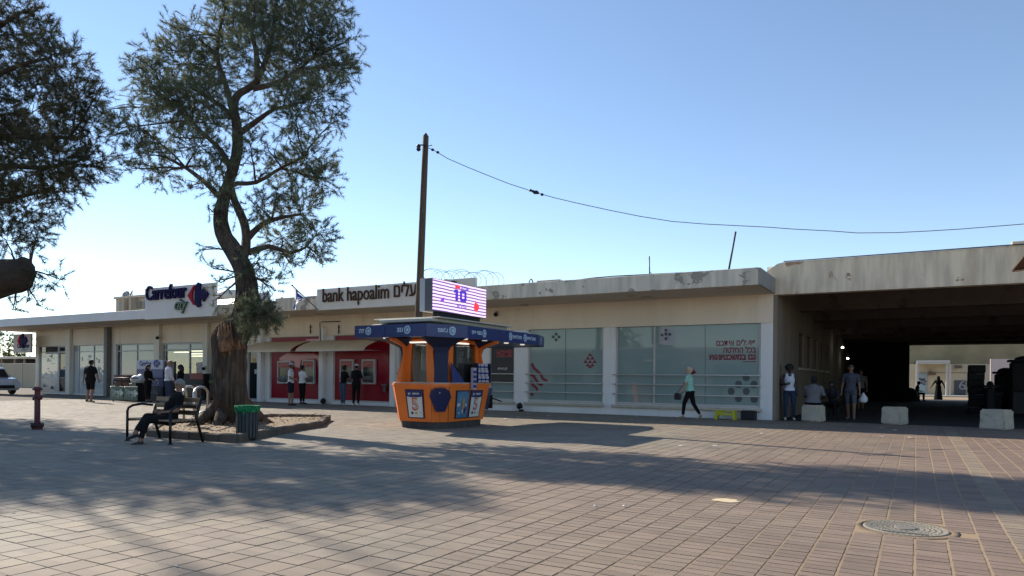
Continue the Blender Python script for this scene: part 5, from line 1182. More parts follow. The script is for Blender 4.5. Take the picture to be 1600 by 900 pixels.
def car(name, origin, ang, col, label, L_=4.4, suv=True):
    t=thing(name,origin,label,'car','cars parked at the far left',rz=ang)
    paint=M('paint_'+col[0],col[1],.3,coat=1.0)
    H=1.62 if suv else 1.45
    lower=[(-L_/2,.35),(-L_/2+.02,.95),(-L_/2+.10,1.02),(L_/2-1.15,1.02),(L_/2-.35,.93),(L_/2-.03,.72),(L_/2,.40),(L_/2-.1,.25),(-L_/2+.1,.25)]
    def prof(mb,poly,hw,inset,m4=None):
        n=len(poly); vs=[]
        for sg in (-1,1):
            for x,z in poly: vs.append((x, sg*(hw-inset(z)), z))
        mb.add(vs,[tuple(range(n)),tuple(range(2*n-1,n-1,-1))]+[(k,n+k,n+(k+1)%n,(k+1)%n) for k in range(n)])
    s=MB(); prof(s,lower,.88,lambda z:.04 if z>.9 else (0.06 if z<.3 else 0)); b=s.build('body',paint,t)
    bv=b.modifiers.new('b','BEVEL'); bv.width=.05; bv.segments=2
    up=[(-L_/2+.12,1.0),(-L_/2+.45,H-.08),(-L_/2+.9,H),(.35,H),(.75,H-.1),(L_/2-1.12,1.0)]
    s=MB(); prof(s,up,.82,lambda z:(z-1.0)*.25); c=s.build('cabin',paint,t); bv=c.modifiers.new('b','BEVEL'); bv.width=.05; bv.segments=2
    gl=[[(-L_/2+.50,1.04),(-L_/2+.68,H-.15),(-.55,H-.12),(-.55,1.04)],[(-.48,1.04),(-.48,H-.12),(.30,H-.12),(.62,H-.2),(L_/2-1.35,1.04)]]
    for P in gl:
        for sg in (-1,1):
            vs=[(x,sg*(.835-(z-1.0)*.25),z) for x,z in P]; vs2=[(x,sg*(.80-(z-1.0)*.25),z) for x,z in P]; n=len(P)
            s=MB(); s.add(vs+vs2,[tuple(range(n)),tuple(range(2*n-1,n-1,-1))]+[(k,n+k,n+(k+1)%n,(k+1)%n) for k in range(n)]); s.build('side_window',dglass,t)
    s=MB(); x0_,x1_=.80,L_/2-1.10; s.add([(x0_,-.62,H-.14),(x0_,.62,H-.14),(x1_,.74,1.03),(x1_,-.74,1.03),(x0_-.05,-.62,H-.2),(x0_-.05,.62,H-.2),(x1_-.08,.74,1.0),(x1_-.08,-.74,1.0)],[(0,1,2,3),(7,6,5,4),(0,4,5,1),(2,6,7,3),(1,5,6,2),(0,3,7,4)]); s.build('windscreen',dglass,t)
    for x in (-L_/2+.85,L_/2-.85):
        for sg in (-1,1):
            m4=Matrix.Translation((x,sg*.80,.34))@Matrix.Rotation(R(90),4,'X')
            w=MB(); w.lathe([(.20,-.11),(.31,-.11),(.34,-.08),(.34,.08),(.31,.11),(.20,.11)],20,m4); w=w.build('wheel',rubber,t)
            h=MB(); h.lathe([(.05,-.112),(.2,-.115),(.22,-.10),(.22,.10),(.2,.115),(.05,.112)],20,m4)
            for a in range(5): h.box((-.035,.05,-.122),(.035,.19,.122),M4=m4@Matrix.Rotation(a*2*math.pi/5,4,'Z'))
            h=h.build('rim',M('rim',(.35,.35,.36),.35,metal=.6),None); h.parent=w
    for sg in (-1,1):
        s=MB(); s.cbox((L_/2-.22,sg*.60-.18,.68),(L_/2-.02,sg*.60+.18,.82),.03); s.build('headlight',M('headlight',(.6,.6,.6),.15),t)
        s=MB(); s.cbox((-L_/2-.01,sg*.68-.14,.78),(-L_/2+.1,sg*.68+.14,.95),.03); s.build('tail_light',M('tail_light',(.3,.02,.02),.2),t)
        s=MB(); s.cbox((.62,sg*.93-.09,1.0),(.80,sg*.93+.09,1.14),.03); s.build('mirror',paint,t)
    s=MB()
    for sg in (-1,1): s.tube([(-1.3,sg*.55,H+.01),(-1.2,sg*.55,H+.07),(.2,sg*.55,H+.07),(.3,sg*.55,H+.0)],.02,5)
    s.build('roof_rail',blackm,t)
    s=MB(); s.box((L_/2-.03,-.55,.36),(L_/2+.012,.55,.55)); s.build('grille',blackm,t)
    return t
g=G(31,616); tc=g.length; car('parked_car', G(-4,616.5)+Vector((-1.9,.2,0)), R(0), ('silver',(.55,.56,.57)), 'white sport utility car parked by the boundary wall at the left edge')
car('parked_car', Vector((XL-1.30,YW+3.2,0)), R(90), ('plum',(.035,.025,.04)), 'dark car half hidden behind the left end of the building', suv=False)
# ================================================================== PLANTER, TREES
dryg = M('dry_soil', (.24,.175,.105), .95, .2, 3, .6, 30, dirt=((.20,.13,.07), .45, 6))
pl_ = thing('tree_planter', (-13.5, 11, 0), 'raised bed of dry soil edged with dark kerb stones around the big tree', 'planter')
s = MB(); n = len(planter_poly)
cxp = sum(p[0] for p in planter_poly)/n; cyp = sum(p[1] for p in planter_poly)/n
vs = [(cxp, cyp, .14)]; fs = []
rings = 6
for r in range(1, rings+1):
    for (x, y) in planter_poly:
        q = r/rings*.985; X = cxp+(x-cxp)*q; Y = cyp+(y-cyp)*q
        vs.append((X, Y, .09 + .06*noise.noise(Vector((X*1.3,Y*1.3,0))) + .03*(1-q)))
for k in range(n): fs.append((0, 1+k, 1+(k+1)%n))
for r in range(rings-1):
    for k in range(n): a = 1+r*n; b = a+n; fs.append((a+k, b+k, b+(k+1)%n, a+(k+1)%n))
s.add(vs, fs, True); wbuild(s, 'soil', dryg, pl_)
kerbm = M('kerb_stone', (.105,.085,.065), .9, .25, 4, .5, 35)
for i in range(n):
    a = Vector(planter_poly[i]); b = Vector(planter_poly[(i+1)%n]); L_ = (b-a).length; m_ = max(1, round(L_/.42)); T = (b-a).normalized(); Nn = Vector((T.y,-T.x))
    for k in range(m_):
        u0, u1 = L_*k/m_+.008, L_*(k+1)/m_-.008
        m4 = Matrix.Identity(4); 
        for j, c in enumerate(((T.x,T.y,0),(-T.y,T.x,0),(0,0,1))):
            for q in range(3): m4[q][j] = c[q]
        m4.translation = (a.x, a.y, 0)
        m4 = m4 @ Matrix.Translation((0, random.uniform(-.012,.012), random.uniform(-.015,.01)))
        s = MB(); s.cbox((u0,-.06,-.03),(u1,.09,.155),.018,M4=m4); wbuild(s, 'kerb_stone', kerbm, pl_)
o = MB(); rr = random.Random(9); vs=[];fs=[]
for _ in range(1500):
    x = rr.uniform(-17.5,-10.8); y = rr.uniform(8.6,14.4)
    if not inside(x,y,planter_poly): continue
    a=rr.uniform(0,6.28); l=rr.uniform(.02,.07); k=len(vs); z=.15+rr.uniform(0,.04)
    vs += [(x,y,z),(x+l*math.cos(a),y+l*math.sin(a),z+.01),(x+l*.2*math.sin(a),y-l*.2*math.cos(a),z+.02)]; fs.append((k,k+1,k+2))
o.add(vs,fs); o=wbuild(o,'leaf_litter',M('litter',(.25,.16,.08),.9,.4,9),pl_); o['kind']='stuff'

bark = M('bark', (.095,.066,.046), .95, .5, 11, 1.0, 34, streak=True, dirt=((.04,.027,.018), .48, 9))
barkr = M('broken_wood', (.26,.125,.06), .9, .5, 22, 1.0, 60, streak=True, dirt=((.05,.03,.02),.5,16))
bark.node_tree.nodes['Bump'].inputs['Distance'].default_value=.05
def trunk_mesh(mb, pts, rad, seg=40, ridge=.12, mi=0, step=.12, freq=7, seed=0.0):
    # resample with catmull-rom
    P = [Vector(p) for p in pts]; out = []; ro = []
    for i in range(len(P)-1):
        p0=P[max(i-1,0)];p1=P[i];p2=P[i+1];p3=P[min(i+2,len(P)-1)]; L_=(p2-p1).length; m_=max(2,int(L_/step))
        for k in range(m_):
            t=k/m_; out.append(.5*((2*p1)+(-p0+p2)*t+(2*p0-5*p1+4*p2-p3)*t*t+(-p0+3*p1-3*p2+p3)*t**3)); ro.append(rad[i]+(rad[i+1]-rad[i])*t)
    out.append(P[-1]); ro.append(rad[-1]); n=len(out); vs=[]; fs=[]; up=None
    for i,p in enumerate(out):
        d=(out[min(i+1,n-1)]-out[max(i-1,0)]).normalized()
        if up is None: up=Vector((0,1,0))
        a=d.cross(up).normalized(); b=a.cross(d).normalized(); up=b
        for k in range(seg):
            t=2*math.pi*k/seg; c,s_=math.cos(t),math.sin(t)
            q=Vector((c*freq*.5+seed,s_*freq*.5,p.z*.7)); rn=abs(noise.noise(q*1.0))*1.6+abs(noise.noise(q*2.3))*.8
            big=noise.noise(Vector((c*1.2+seed,s_*1.2,p.z*.6)))
            r=ro[i]*(1+.16*big-ridge*(.6-rn)); vs.append(p+a*(c*r)+b*(s_*r))
    for i in range(n-1):
        for k in range(seg): fs.append((i*seg+k,i*seg+(k+1)%seg,(i+1)*seg+(k+1)%seg,(i+1)*seg+k))
    fs+= [tuple(range(seg-1,-1,-1)),tuple(range((n-1)*seg,n*seg))]
    mb.add(vs,fs,True,mi)
    return out

def foliage(blobs, t0, n_per, needle=.16, nn=34, spray=.42, seedv=1, w=.0065, ydep=1.0):
    """blobs: (px, py, r_px, density, depth offset). Returns mesh of many thin needles in sprays."""
    r = np.random.default_rng(seedv); V=[]; centres=[]
    for (px_,py_,rp,den,dt) in blobs:
        t=t0+dt; c=np.array(AT(px_,py_,t)); rad=rp*t/F
        k=max(3,int(n_per*den*(rad**2)))
        d=r.normal(size=(k,3)); d/=np.linalg.norm(d,axis=1)[:,None]; rr=rad*r.random(k)**.45
        p=c+d*rr[:,None]*np.array([1,1,1]); centres.append((c,rad,p))
        out=d*.9+r.normal(size=(k,3))*.45+np.array([0,0,.18]); out/=np.linalg.norm(out,axis=1)[:,None]
        L_=spray*(.6+.7*r.random(k))
        for i in range(k):
            s_=r.random(nn)*.95+.05
            base=p[i]+out[i]*(s_*L_[i])[:,None]; base[:,2]-=.10*(s_**2)*L_[i]
            dn=out[i]*.70+r.normal(size=(nn,3))*.60; dn/=np.linalg.norm(dn,axis=1)[:,None]
            ln=needle*(.5+.8*r.random(nn))
            side=np.cross(dn,r.normal(size=(nn,3))); side/=np.linalg.norm(side,axis=1)[:,None]+1e-9
            tip=base+dn*ln[:,None]; ww=w*(.7+.7*r.random(nn))[:,None]
            tri=np.stack([base-side*ww,base+side*ww,tip],1); V.append(tri.reshape(-1,3))
            # twig
            a=p[i]-out[i]*.1; b=p[i]+out[i]*L_[i]; sd_=np.cross(out[i],[0.3,.5,.8]); sd_/=np.linalg.norm(sd_)+1e-9
            V.append(np.array([a-sd_*.006,a+sd_*.006,b]))
    A=np.concatenate(V); m=len(A)//3
    me=bpy.data.meshes.new('crown'); me.vertices.add(len(A)); me.vertices.foreach_set('co',A.astype(np.float32).ravel())
    me.loops.add(len(A)); me.loops.foreach_set('vertex_index',np.arange(len(A),dtype=np.int32)); me.polygons.add(m)
    me.polygons.foreach_set('loop_start',np.arange(0,len(A),3,dtype=np.int32)); me.polygons.foreach_set('loop_total',np.full(m,3,dtype=np.int32)); me.update(calc_edges=True)
    return me, centres
def leafmat(name,c1,c2,sc=1.2,trans=.35):
    m=bpy.data.materials.new(name); m.use_nodes=True; N=m.node_tree.nodes; L=m.node_tree.links; b=N['Principled BSDF']; b.inputs['Roughness'].default_value=.7; b.inputs['Specular IOR Level'].default_value=.2
    geo=N.new('ShaderNodeNewGeometry'); nz=N.new('ShaderNodeTexNoise'); nz.inputs['Scale'].default_value=sc; nz.inputs['Detail'].default_value=3; L.new(geo.outputs['Position'],nz.inputs['Vector'])
    rp=N.new('ShaderNodeValToRGB'); rp.color_ramp.elements[0].position=.35; rp.color_ramp.elements[1].position=.68; rp.color_ramp.elements[0].color=rgba(c1); rp.color_ramp.elements[1].color=rgba(c2); L.new(nz.outputs['Fac'],rp.inputs[0])
    L.new(rp.outputs[0],b.inputs['Base Color']); tr=N.new('ShaderNodeBsdfTranslucent'); L.new(rp.outputs[0],tr.inputs[0]); mx=N.new('ShaderNodeMixShader'); mx.inputs[0].default_value=trans
    L.new(b.outputs[0],mx.inputs[1]); L.new(tr.outputs[0],mx.inputs[2]); L.new(mx.outputs[0],N['Material Output'].inputs[0]); return m
tam=leafmat('tamarisk_leaf',(.095,.120,.078),(.215,.225,.135),trans=.5)
tamd=leafmat('dark_tamarisk_leaf',(.065,.07,.042),(.12,.11,.06),trans=.4)

def branches(mb, src, centres, rootr, seedv=3, sub=5, mi=0):
    rr=random.Random(seedv)
    for (c,rad,p) in centres:
        c=Vector(c); best=min(src,key=lambda q:(q[0]-c).length+max(0,(q[0].z-c.z))*1.1)
        a=best[0]; L_=(c-a).length
        m1=a.lerp(c,.45)+Vector((rr.uniform(-.12,.12),rr.uniform(-.12,.12),rr.uniform(-.05,.22)))*L_*.6
        pts=[]; 
        for k in range(7):
            t=k/6; q=a*(1-t)**2+m1*2*t*(1-t)+c*t*t; pts.append(q+Vector([rr.uniform(-.03,.03)*L_*.4 for _ in range(3)]) if 0<k<6 else q)
        r0=min(best[1]*.5,.02+.016*L_); mb.tube(pts,[r0+(.010-r0)*k/6 for k in range(7)],6,mi)
        for k in range(sub):
            q=Vector(p[rr.randrange(len(p))]); st=pts[rr.randrange(3,7)]; md=st.lerp(q,.5)+Vector((rr.uniform(-.1,.1),rr.uniform(-.1,.1),rr.uniform(-.02,.12)))
            mb.tube([st,md,q],[.011,.008,.004],4,mi,cap=False)
# ---- main tree
T0 = 16.5
mt=thing('big_tree', G(362,667), 'big old tree with a thick furrowed trunk and feathery grey-green crown, in the planter', 'tree')
def lean(y): return 3.3*min(1.1,max(0,(450-y)/450))
def tp(x,y,dt=0): return AT(x,y,T0+dt+lean(y))
mb_=MB()
b0=G(362,668); b0.z=-.05
main=[b0, b0+Vector((.0,0,.35)), tp(360,630), tp(359,590), tp(360,552), tp(361,532), tp(371,516), tp(381,500), tp(385,472), tp(385,445), tp(380,420), tp(371,402), tp(360,384), tp(350,366), tp(346,340), tp(350,310), tp(357,285), tp(364,262), tp(370,238), tp(371,210), tp(368,185), tp(366,162), tp(373,147), tp(388,138), tp(402,128)]
mr=[.64,.50,.41,.40,.42,.42,.36,.30,.29,.27,.25,.24,.22,.20,.17,.16,.15,.16,.15,.13,.12,.11,.10,.09,.06]
mr=[q*(.86 if i>1 else .92) for i,q in enumerate(mr)]
trk=trunk_mesh(mb_,main,mr,seg=96,ridge=.26,step=.05,freq=17)
sec=[tp(374,408),tp(383,392),tp(385,370),tp(382,350),tp(374,330),tp(366,312),tp(361,296)]
trunk_mesh(mb_,sec,[.16,.12,.10,.10,.10,.09,.10],seg=24,ridge=.15,step=.06)
# root flare buttresses
for a,l in ((2.9,1.0),(3.6,.8),(4.4,.7),(5.2,.7),(6.1,.9),(1.0,.6)):
    d=Vector((math.cos(a),math.sin(a),0)); mb_.tube([b0+d*.25+Vector((0,0,.75)),b0+d*.5+Vector((0,0,.4)),b0+d*(.62+.2*l)+Vector((0,0,.2)),b0+d*(.7+.5*l)+Vector((0,0,.08))],[.12,.15,.10,.04],10)
o_=wbuild(mb_,'trunk',bark,mt)
# broken stump of a lost limb
mb2=MB(); 
stump=[tp(360,548,-.12),tp(357,534,-.14),tp(353,522,-.15),tp(351,512,-.15)]
trunk_mesh(mb2,stump,[.30,.27,.17,.04],seg=40,ridge=.5,step=.04,freq=20,seed=3)
rr=random.Random(8)
for k in range(26):
    x=341+rr.uniform(0,22); mb2.tube([tp(x+3,546+rr.uniform(-8,10),-.34),tp(x,528+rr.uniform(-4,8),-.36),tp(x-1+rr.uniform(-3,3),508+rr.uniform(-6,16),-.34)],[.03,.03,.006],5)
wbuild(mb2,'broken_limb',barkr,mt)
# knot and lumps
mb3=MB(); mb3.ell(tp(343,578,-.20),(.13,.10,.26),14,10); wbuild(mb3,'knot',bark,mt); mb3=MB(); mb3.ell(tp(376,512,-.20),(.16,.10,.20),14,10); wbuild(mb3,'knot',bark,mt)
blobs=[ (232,128,42,1,.3),(210,88,14,.5,0),(215,200,38,.9,-.6),(182,200,26,.8,-.2),(238,80,26,.6,.5),(285,100,50,1,.2),(300,52,36,.8,-.5),(275,165,48,1,.8),(228,240,38,.9,.0),(252,272,30,.7,.4),(312,228,42,.8,-.8),(305,165,48,1,-.3),(335,112,48,1,.6),
 (372,25,48,1,.0),(425,30,55,1,.8),(480,42,55,1.1,-.4),(512,85,48,1.1,.3),(537,108,26,.9,-.2),(468,100,55,1,.9),(500,150,44,1,-.6),(522,190,26,.6,.2),(462,178,42,.8,-.9),(425,120,42,.7,.9),(522,22,34,1,0),(365,-15,52,1,0),(440,-40,75,1,0),(500,-20,45,1,.4),(352,62,40,.8,.9),(400,75,45,.9,-.9),(270,215,28,.6,.2),(340,195,26,.6,.9),
 (483,248,44,1,-.2),(505,280,32,1,.3),(452,272,34,.8,.6),(432,300,28,.9,-.5),(470,332,42,1.1,.2),(492,370,34,1,-.4),(442,372,34,.9,.5),(500,402,18,.8,0),(452,410,24,.7,.3),(412,335,24,.7,-.5),
 (332,292,20,.7,-.5),(322,385,13,.4,-.3),(333,420,14,.4,-.4),(345,442,16,.35,-.5),(336,470,12,.3,-.4),(402,493,28,2.4,-.8),(420,495,18,2.2,-.6),(388,480,16,1.4,-.7),(385,512,12,.8,-.7),(403,410,24,.8,-.4),(420,440,20,.5,-.4),(405,462,14,.7,-.6),(430,455,12,.4,-.3),(368,478,14,.5,-.7),(372,340,16,.3,.5),(450,215,26,.3,.2),(420,235,26,.3,-.3),(300,290,16,.4,.3),(325,260,22,.5,.6),(395,180,26,.5,.9),(380,260,18,.3,.8),(412,270,20,.4,0), (352,300,22,.8,-1.0),(392,228,28,.9,-1.1),(365,185,24,.6,-1.0),(345,250,26,.8,-1.1),(402,322,22,.7,-.9),(330,330,14,.5,-.6),(320,140,40,.8,-1.1),(450,140,40,.8,-1.3),(400,20,40,.9,-1.1),(250,150,36,.8,-.6),(280,60,24,.5,.4),(560,95,14,.4,0),(548,60,18,.6,0),(178,170,12,.3,0),(200,265,14,.4,0),(265,40,16,.5,0)]
blobs=[(a,b_,c*.86,d*(1 if b_>60 else .9),e+lean(b_)) for a,b_,c,d,e in blobs]
me_,cen=foliage(blobs,T0,380,needle=.12,nn=56,spray=.25,seedv=11,w=.0048)
me_.materials.append(tam); me_.transform(local(mt)); link('crown',me_,mt)
mbb=MB(); src=[(Vector(trk[int(i)]),.16) for i in np.linspace(len(trk)*.38,len(trk)-1,26)]+[(Vector(q),.1) for q in sec[2:]]
# a few longer curved limbs seen as bare lines in the crown
limbs=[[(360,262),(345,235),(325,215),(300,190),(285,165)],[(366,185),(345,165),(320,150),(295,135)],[(400,130),(415,95),(425,60),(430,20),(436,-30)],[(395,138),(430,130),(465,110),(495,85)],[(345,310),(320,285),(290,262),(262,248)],[(372,210),(400,190),(430,170),(465,165)],[(345,330),(360,290),(400,285),(440,262),(475,245)],[(385,375),(410,350),(440,340),(470,335)],[(366,185),(352,130),(340,90),(345,40),(360,-10)],[(402,128),(400,80),(390,40),(385,0)],[(388,395),(420,385),(455,395),(480,385)]]
for i,Lm in enumerate(limbs):
    dt=[.3,-.4,.2,.5,-.2,-.4,.1,-.3,.4,-.3,.2][i]; P=[tp(x,y,dt*k/(len(Lm)-1)) for k,(x,y) in enumerate(Lm)]
    o2=trunk_mesh(mbb,P,[.085-.06*k/(len(P)-1) for k in range(len(P))],seg=8,ridge=.05,step=.2); src+=[(Vector(q),.06) for q in o2[::3]]
branches(mbb,src,cen,.1,sub=7)
wbuild(mbb,'branches',M('twig_bark',(.07,.045,.035),.9,.2,5),mt)
# ---- left tree
T1=19.0
lt=thing('leaning_tree', AT(-150,600,19.0)*1.0, 'dark dense tree leaning in from the left edge with a cut limb stub', 'tree'); lt.location.z=0
bl2=[(28,60,60,1,.2),(88,112,52,1,-.4),(58,170,62,1.1,.5),(120,160,40,1,-.2),(22,245,62,1.1,.3),(82,250,54,1.1,-.5),(132,250,36,1,.2),(38,325,46,1,-.2),(92,300,34,.8,.4),(148,262,20,.6,0),(160,130,12,.4,0),(140,200,30,.8,.3),(10,375,36,.8,.3),(60,360,24,.6,0),(48,390,14,.35,0),(14,28,34,.35,-.4),(50,20,20,.2,.2),(75,60,26,.4,.4),(72,436,13,.8,-.3),(95,437,11,.8,-.3),(47,468,13,.55,-.3),(35,402,9,.5,-.3),(62,478,9,.4,-.3),(20,485,9,.3,0),
 (-60,60,80,1,.5),(-60,180,80,1,0),(-50,290,70,1,.8),(-150,100,90,1,.6),(-150,230,90,1,-.4),(-130,340,70,1,.6),(-240,160,100,1,.2),(-240,300,90,1,.8),(-330,200,90,.8,0),(-330,100,80,.8,.5),(-190,-162,16,.9,0),(-120,-170,13,.9,0),(-200,60,70,1,0),(-200,330,70,1,5),(-120,300,60,1,6),(-60,370,45,.9,5),(-300,330,70,1,4),(-60,250,50,1,5)]
me_,cen=foliage(bl2,T1,250,needle=.15,nn=52,spray=.34,seedv=21,w=.0062)
me_.materials.append(tamd); me_.transform(local(lt)); link('crown',me_,lt)
mb_=MB(); g0=G(-170,690); g0.z=-.05
def lp(x,y,dt=0): return AT(x,y,T1+dt)
trk=trunk_mesh(mb_,[g0,lp(-165,620),lp(-160,540),lp(-150,480),lp(-160,400),lp(-150,300),lp(-170,200),lp(-150,90)],[.55,.45,.42,.40,.30,.24,.18,.1],seg=36,ridge=.15,step=.12)
wbuild(mb_,'trunk',bark,lt)
mb_=MB(); st=trunk_mesh(mb_,[lp(-150,500),lp(-90,470,-.2),lp(-40,448,-.3),lp(0,434,-.35),lp(22,430,-.35),lp(36,426,-.35),lp(44,424,-.35),lp(49,424,-.35),lp(52,424,-.35)],[.50,.50,.47,.45,.43,.38,.30,.20,.06],seg=40,ridge=.22,step=.06,freq=9)
mb_.ell(lp(38,412,-.36),(.14,.2,.17),12,8)
wbuild(mb_,'cut_limb',M('limb_bark',(.045,.034,.024),.95,.3,4,.8,22),lt)
src=[(Vector(q),.2) for q in trk[6::3]]+[(Vector(q),.1) for q in st[-8:]]; mbb=MB()
for Lm in ([(-150,300),(-80,240),(0,215),(60,215),(120,215)],[(-150,300),(-60,160),(10,110),(80,90)],[(-150,400),(-60,340),(20,310),(70,300)],[(-170,200),(-80,80),(0,40),(40,15)],[(-150,350),(-70,300),(0,262),(60,262),(120,255)]):
    P=[lp(x,y) for x,y in Lm]; o2=trunk_mesh(mbb,P,[.14-.11*k/(len(P)-1) for k in range(len(P))],seg=8,ridge=.05,step=.25); src+=[(Vector(q),.06) for q in o2[::3]]
branches(mbb,src,cen,.1,sub=7,seedv=5); wbuild(mbb,'branches',MATS['twig_bark'],lt)
# ---- far trees at the left end and through the passage
def bush(loc_px, blobs, t0, label, mat, seedv, n_per=42, needle=.26, nn=30, spray=.5, w=.028, trunk=True, group=None):
    g=AT(loc_px[0],600,t0); g.z=0; t=thing('tree',g,label,'tree',group)
    me_,cen=foliage(blobs,t0,n_per,needle=needle,nn=nn,spray=spray,seedv=seedv,w=w); me_.materials.append(mat); me_.transform(local(t)); link('crown',me_,t)
    if trunk:
        s=MB(); c0=AT(blobs[0][0],blobs[0][1],t0); s.tube([g+Vector((0,0,-.05)),g.lerp(c0,.5),c0],[.25,.18,.08],8); branches(s,[(g.lerp(c0,.6),.1),(c0,.1)],cen,.1,sub=1); wbuild(s,'trunk',bark,t)
    return t
leafg=leafmat('green_leaf',(.05,.075,.02),(.13,.15,.05),.5)
bush((14,0),[(14,545,16,1,0),(4,530,14,1,.5),(28,548,12,1,-.6),(2,560,12,1,0)],84,'leafy green tree behind the boundary wall at the left edge',leafg,31)
bush((44,0),[(44,562,6,1,0),(36,560,6,1,.4),(50,566,5,1,0)],86,'low green bush top behind the shed at the far left',leafg,32)
bush((1424,0),[(1424,582,9,1,0),(1422,600,9,1,.3),(1421,568,6,.8,.3),(1426,592,7,1,0)],68,'leafy shrub at the left edge of the opening beyond the passage',leafg,33)
bush((1517,0),[(1517,574,12,1,0),(1528,568,10,1,.3),(1508,578,7,.7,0),(1540,570,9,.8,0)],70,'green tree in front of the courtyard wall beyond the passage',leafg,34)
t=thing('yellow_sign',AT(1537,571,66),'small yellow awning seen through the passage beside the white wall','awning'); q=AT(1531.5,577,66); q2=AT(1547.5,566,66); s=MB(); s.box((q.x,q.y,q.z),(q2.x,q.y+.4,q2.z)); s.v[4]=(s.v[4][0]+.3,s.v[4][1],s.v[4][2]); wbuild(s,'awning_cover',M('yellow_cloth',(.75,.38,.02),.7),t)
s=MB(); s.tube([(q.x+.4,q.y+.2,0),(q.x+.4,q.y+.2,q.z)],.04,6); wbuild(s,'pole',blackm,t)
# trees on the near side of the plaza, behind the photographer (their reflections show in the bank windows)
for i,(x,y,rz) in enumerate(((-1.5,-20.0,1.9),(14,-24,.7))):
    c=copy_tree(mt); c.location=(x,y,0); c.rotation_euler=(0,0,rz); c['label']='big feathery tree behind the camera, %s one, seen only as a reflection'%('first' if i==0 else 'second'); c['group']='trees on the near side of the plaza'
# ================================================================== PEOPLE
skin_l=M('skin_light',(.42,.24,.16),.6); skin_m=M('skin_tan',(.26,.14,.09),.6); skin_d=M('skin_dark',(.035,.02,.014),.5)
def cloth(name,col,var=.12,rough=.9): return M('cloth_'+name,col,rough,var,14,.25,60,spec=.12)
white_t=cloth('white',(.66,.66,.66)); black_t=cloth('black',(.010,.010,.011)); jean=cloth('jean',(.03,.045,.08)); navy_t=cloth('navy',(.018,.02,.035)); mint=cloth('mint',(.30,.56,.46)); greyt=cloth('grey',(.16,.16,.165)); shoe_w=M('shoe_white',(.6,.6,.6),.6); shoe_b=M('shoe_black',(.012,.012,.012),.5); dkpattern=M('patterned_shirt',(.03,.032,.05),.85,col2=(.10,.10,.13),scale=18)
hair_b=M('hair_black',(.008,.007,.006),.7,bump=.8,bscale=80); hair_w=M('hair_blond',(.50,.38,.25),.7,.15,20,.6,80); hair_g=M('hair_grey',(.22,.21,.2),.7,.2,20,.6,80); dark_eye=M('eye_dark',(.01,.01,.01),.4); lipm=M('lips',(.2,.07,.06),.6)
def cap_tube(mb,a,b,ra,rb,seg=12,sy=1.0,xd=None):
    a=Vector(a);b=Vector(b);d=(b-a); L_=d.length
    if L_<1e-5: d=Vector((0,0,1))
    d.normalize(); x=Vector(xd) if xd is not None else d.cross(Vector((0,1,0)))
    x=(x-d*x.dot(d)); 
    if x.length<1e-4: x=Vector((1,0,0))
    x.normalize(); y=d.cross(x); vs=[];fs=[]; rg=[]
    for k in range(4): an=-math.pi/2+math.pi/2*(k+.35)/4; rg.append((a+d*(ra*math.sin(an)),ra*math.cos(an)))
    for k in range(3): q=k/2; rg.append((a.lerp(b,q),ra+(rb-ra)*q))
    for k in range(4): an=math.pi/2*(k+.65)/4; rg.append((b+d*(rb*math.sin(an)),rb*math.cos(an)))
    for c,r in rg:
        for k in range(seg): t=2*math.pi*k/seg; vs.append(c+x*(r*math.cos(t))+y*(r*sy*math.sin(t)))
    n=len(rg)
    for i in range(n-1):
        for k in range(seg): fs.append((i*seg+k,i*seg+(k+1)%seg,(i+1)*seg+(k+1)%seg,(i+1)*seg+k))
    fs+=[tuple(range(seg-1,-1,-1)),tuple(range((n-1)*seg,n*seg))]; mb.add(vs,fs,True)
def V3(*a): return Vector(a)
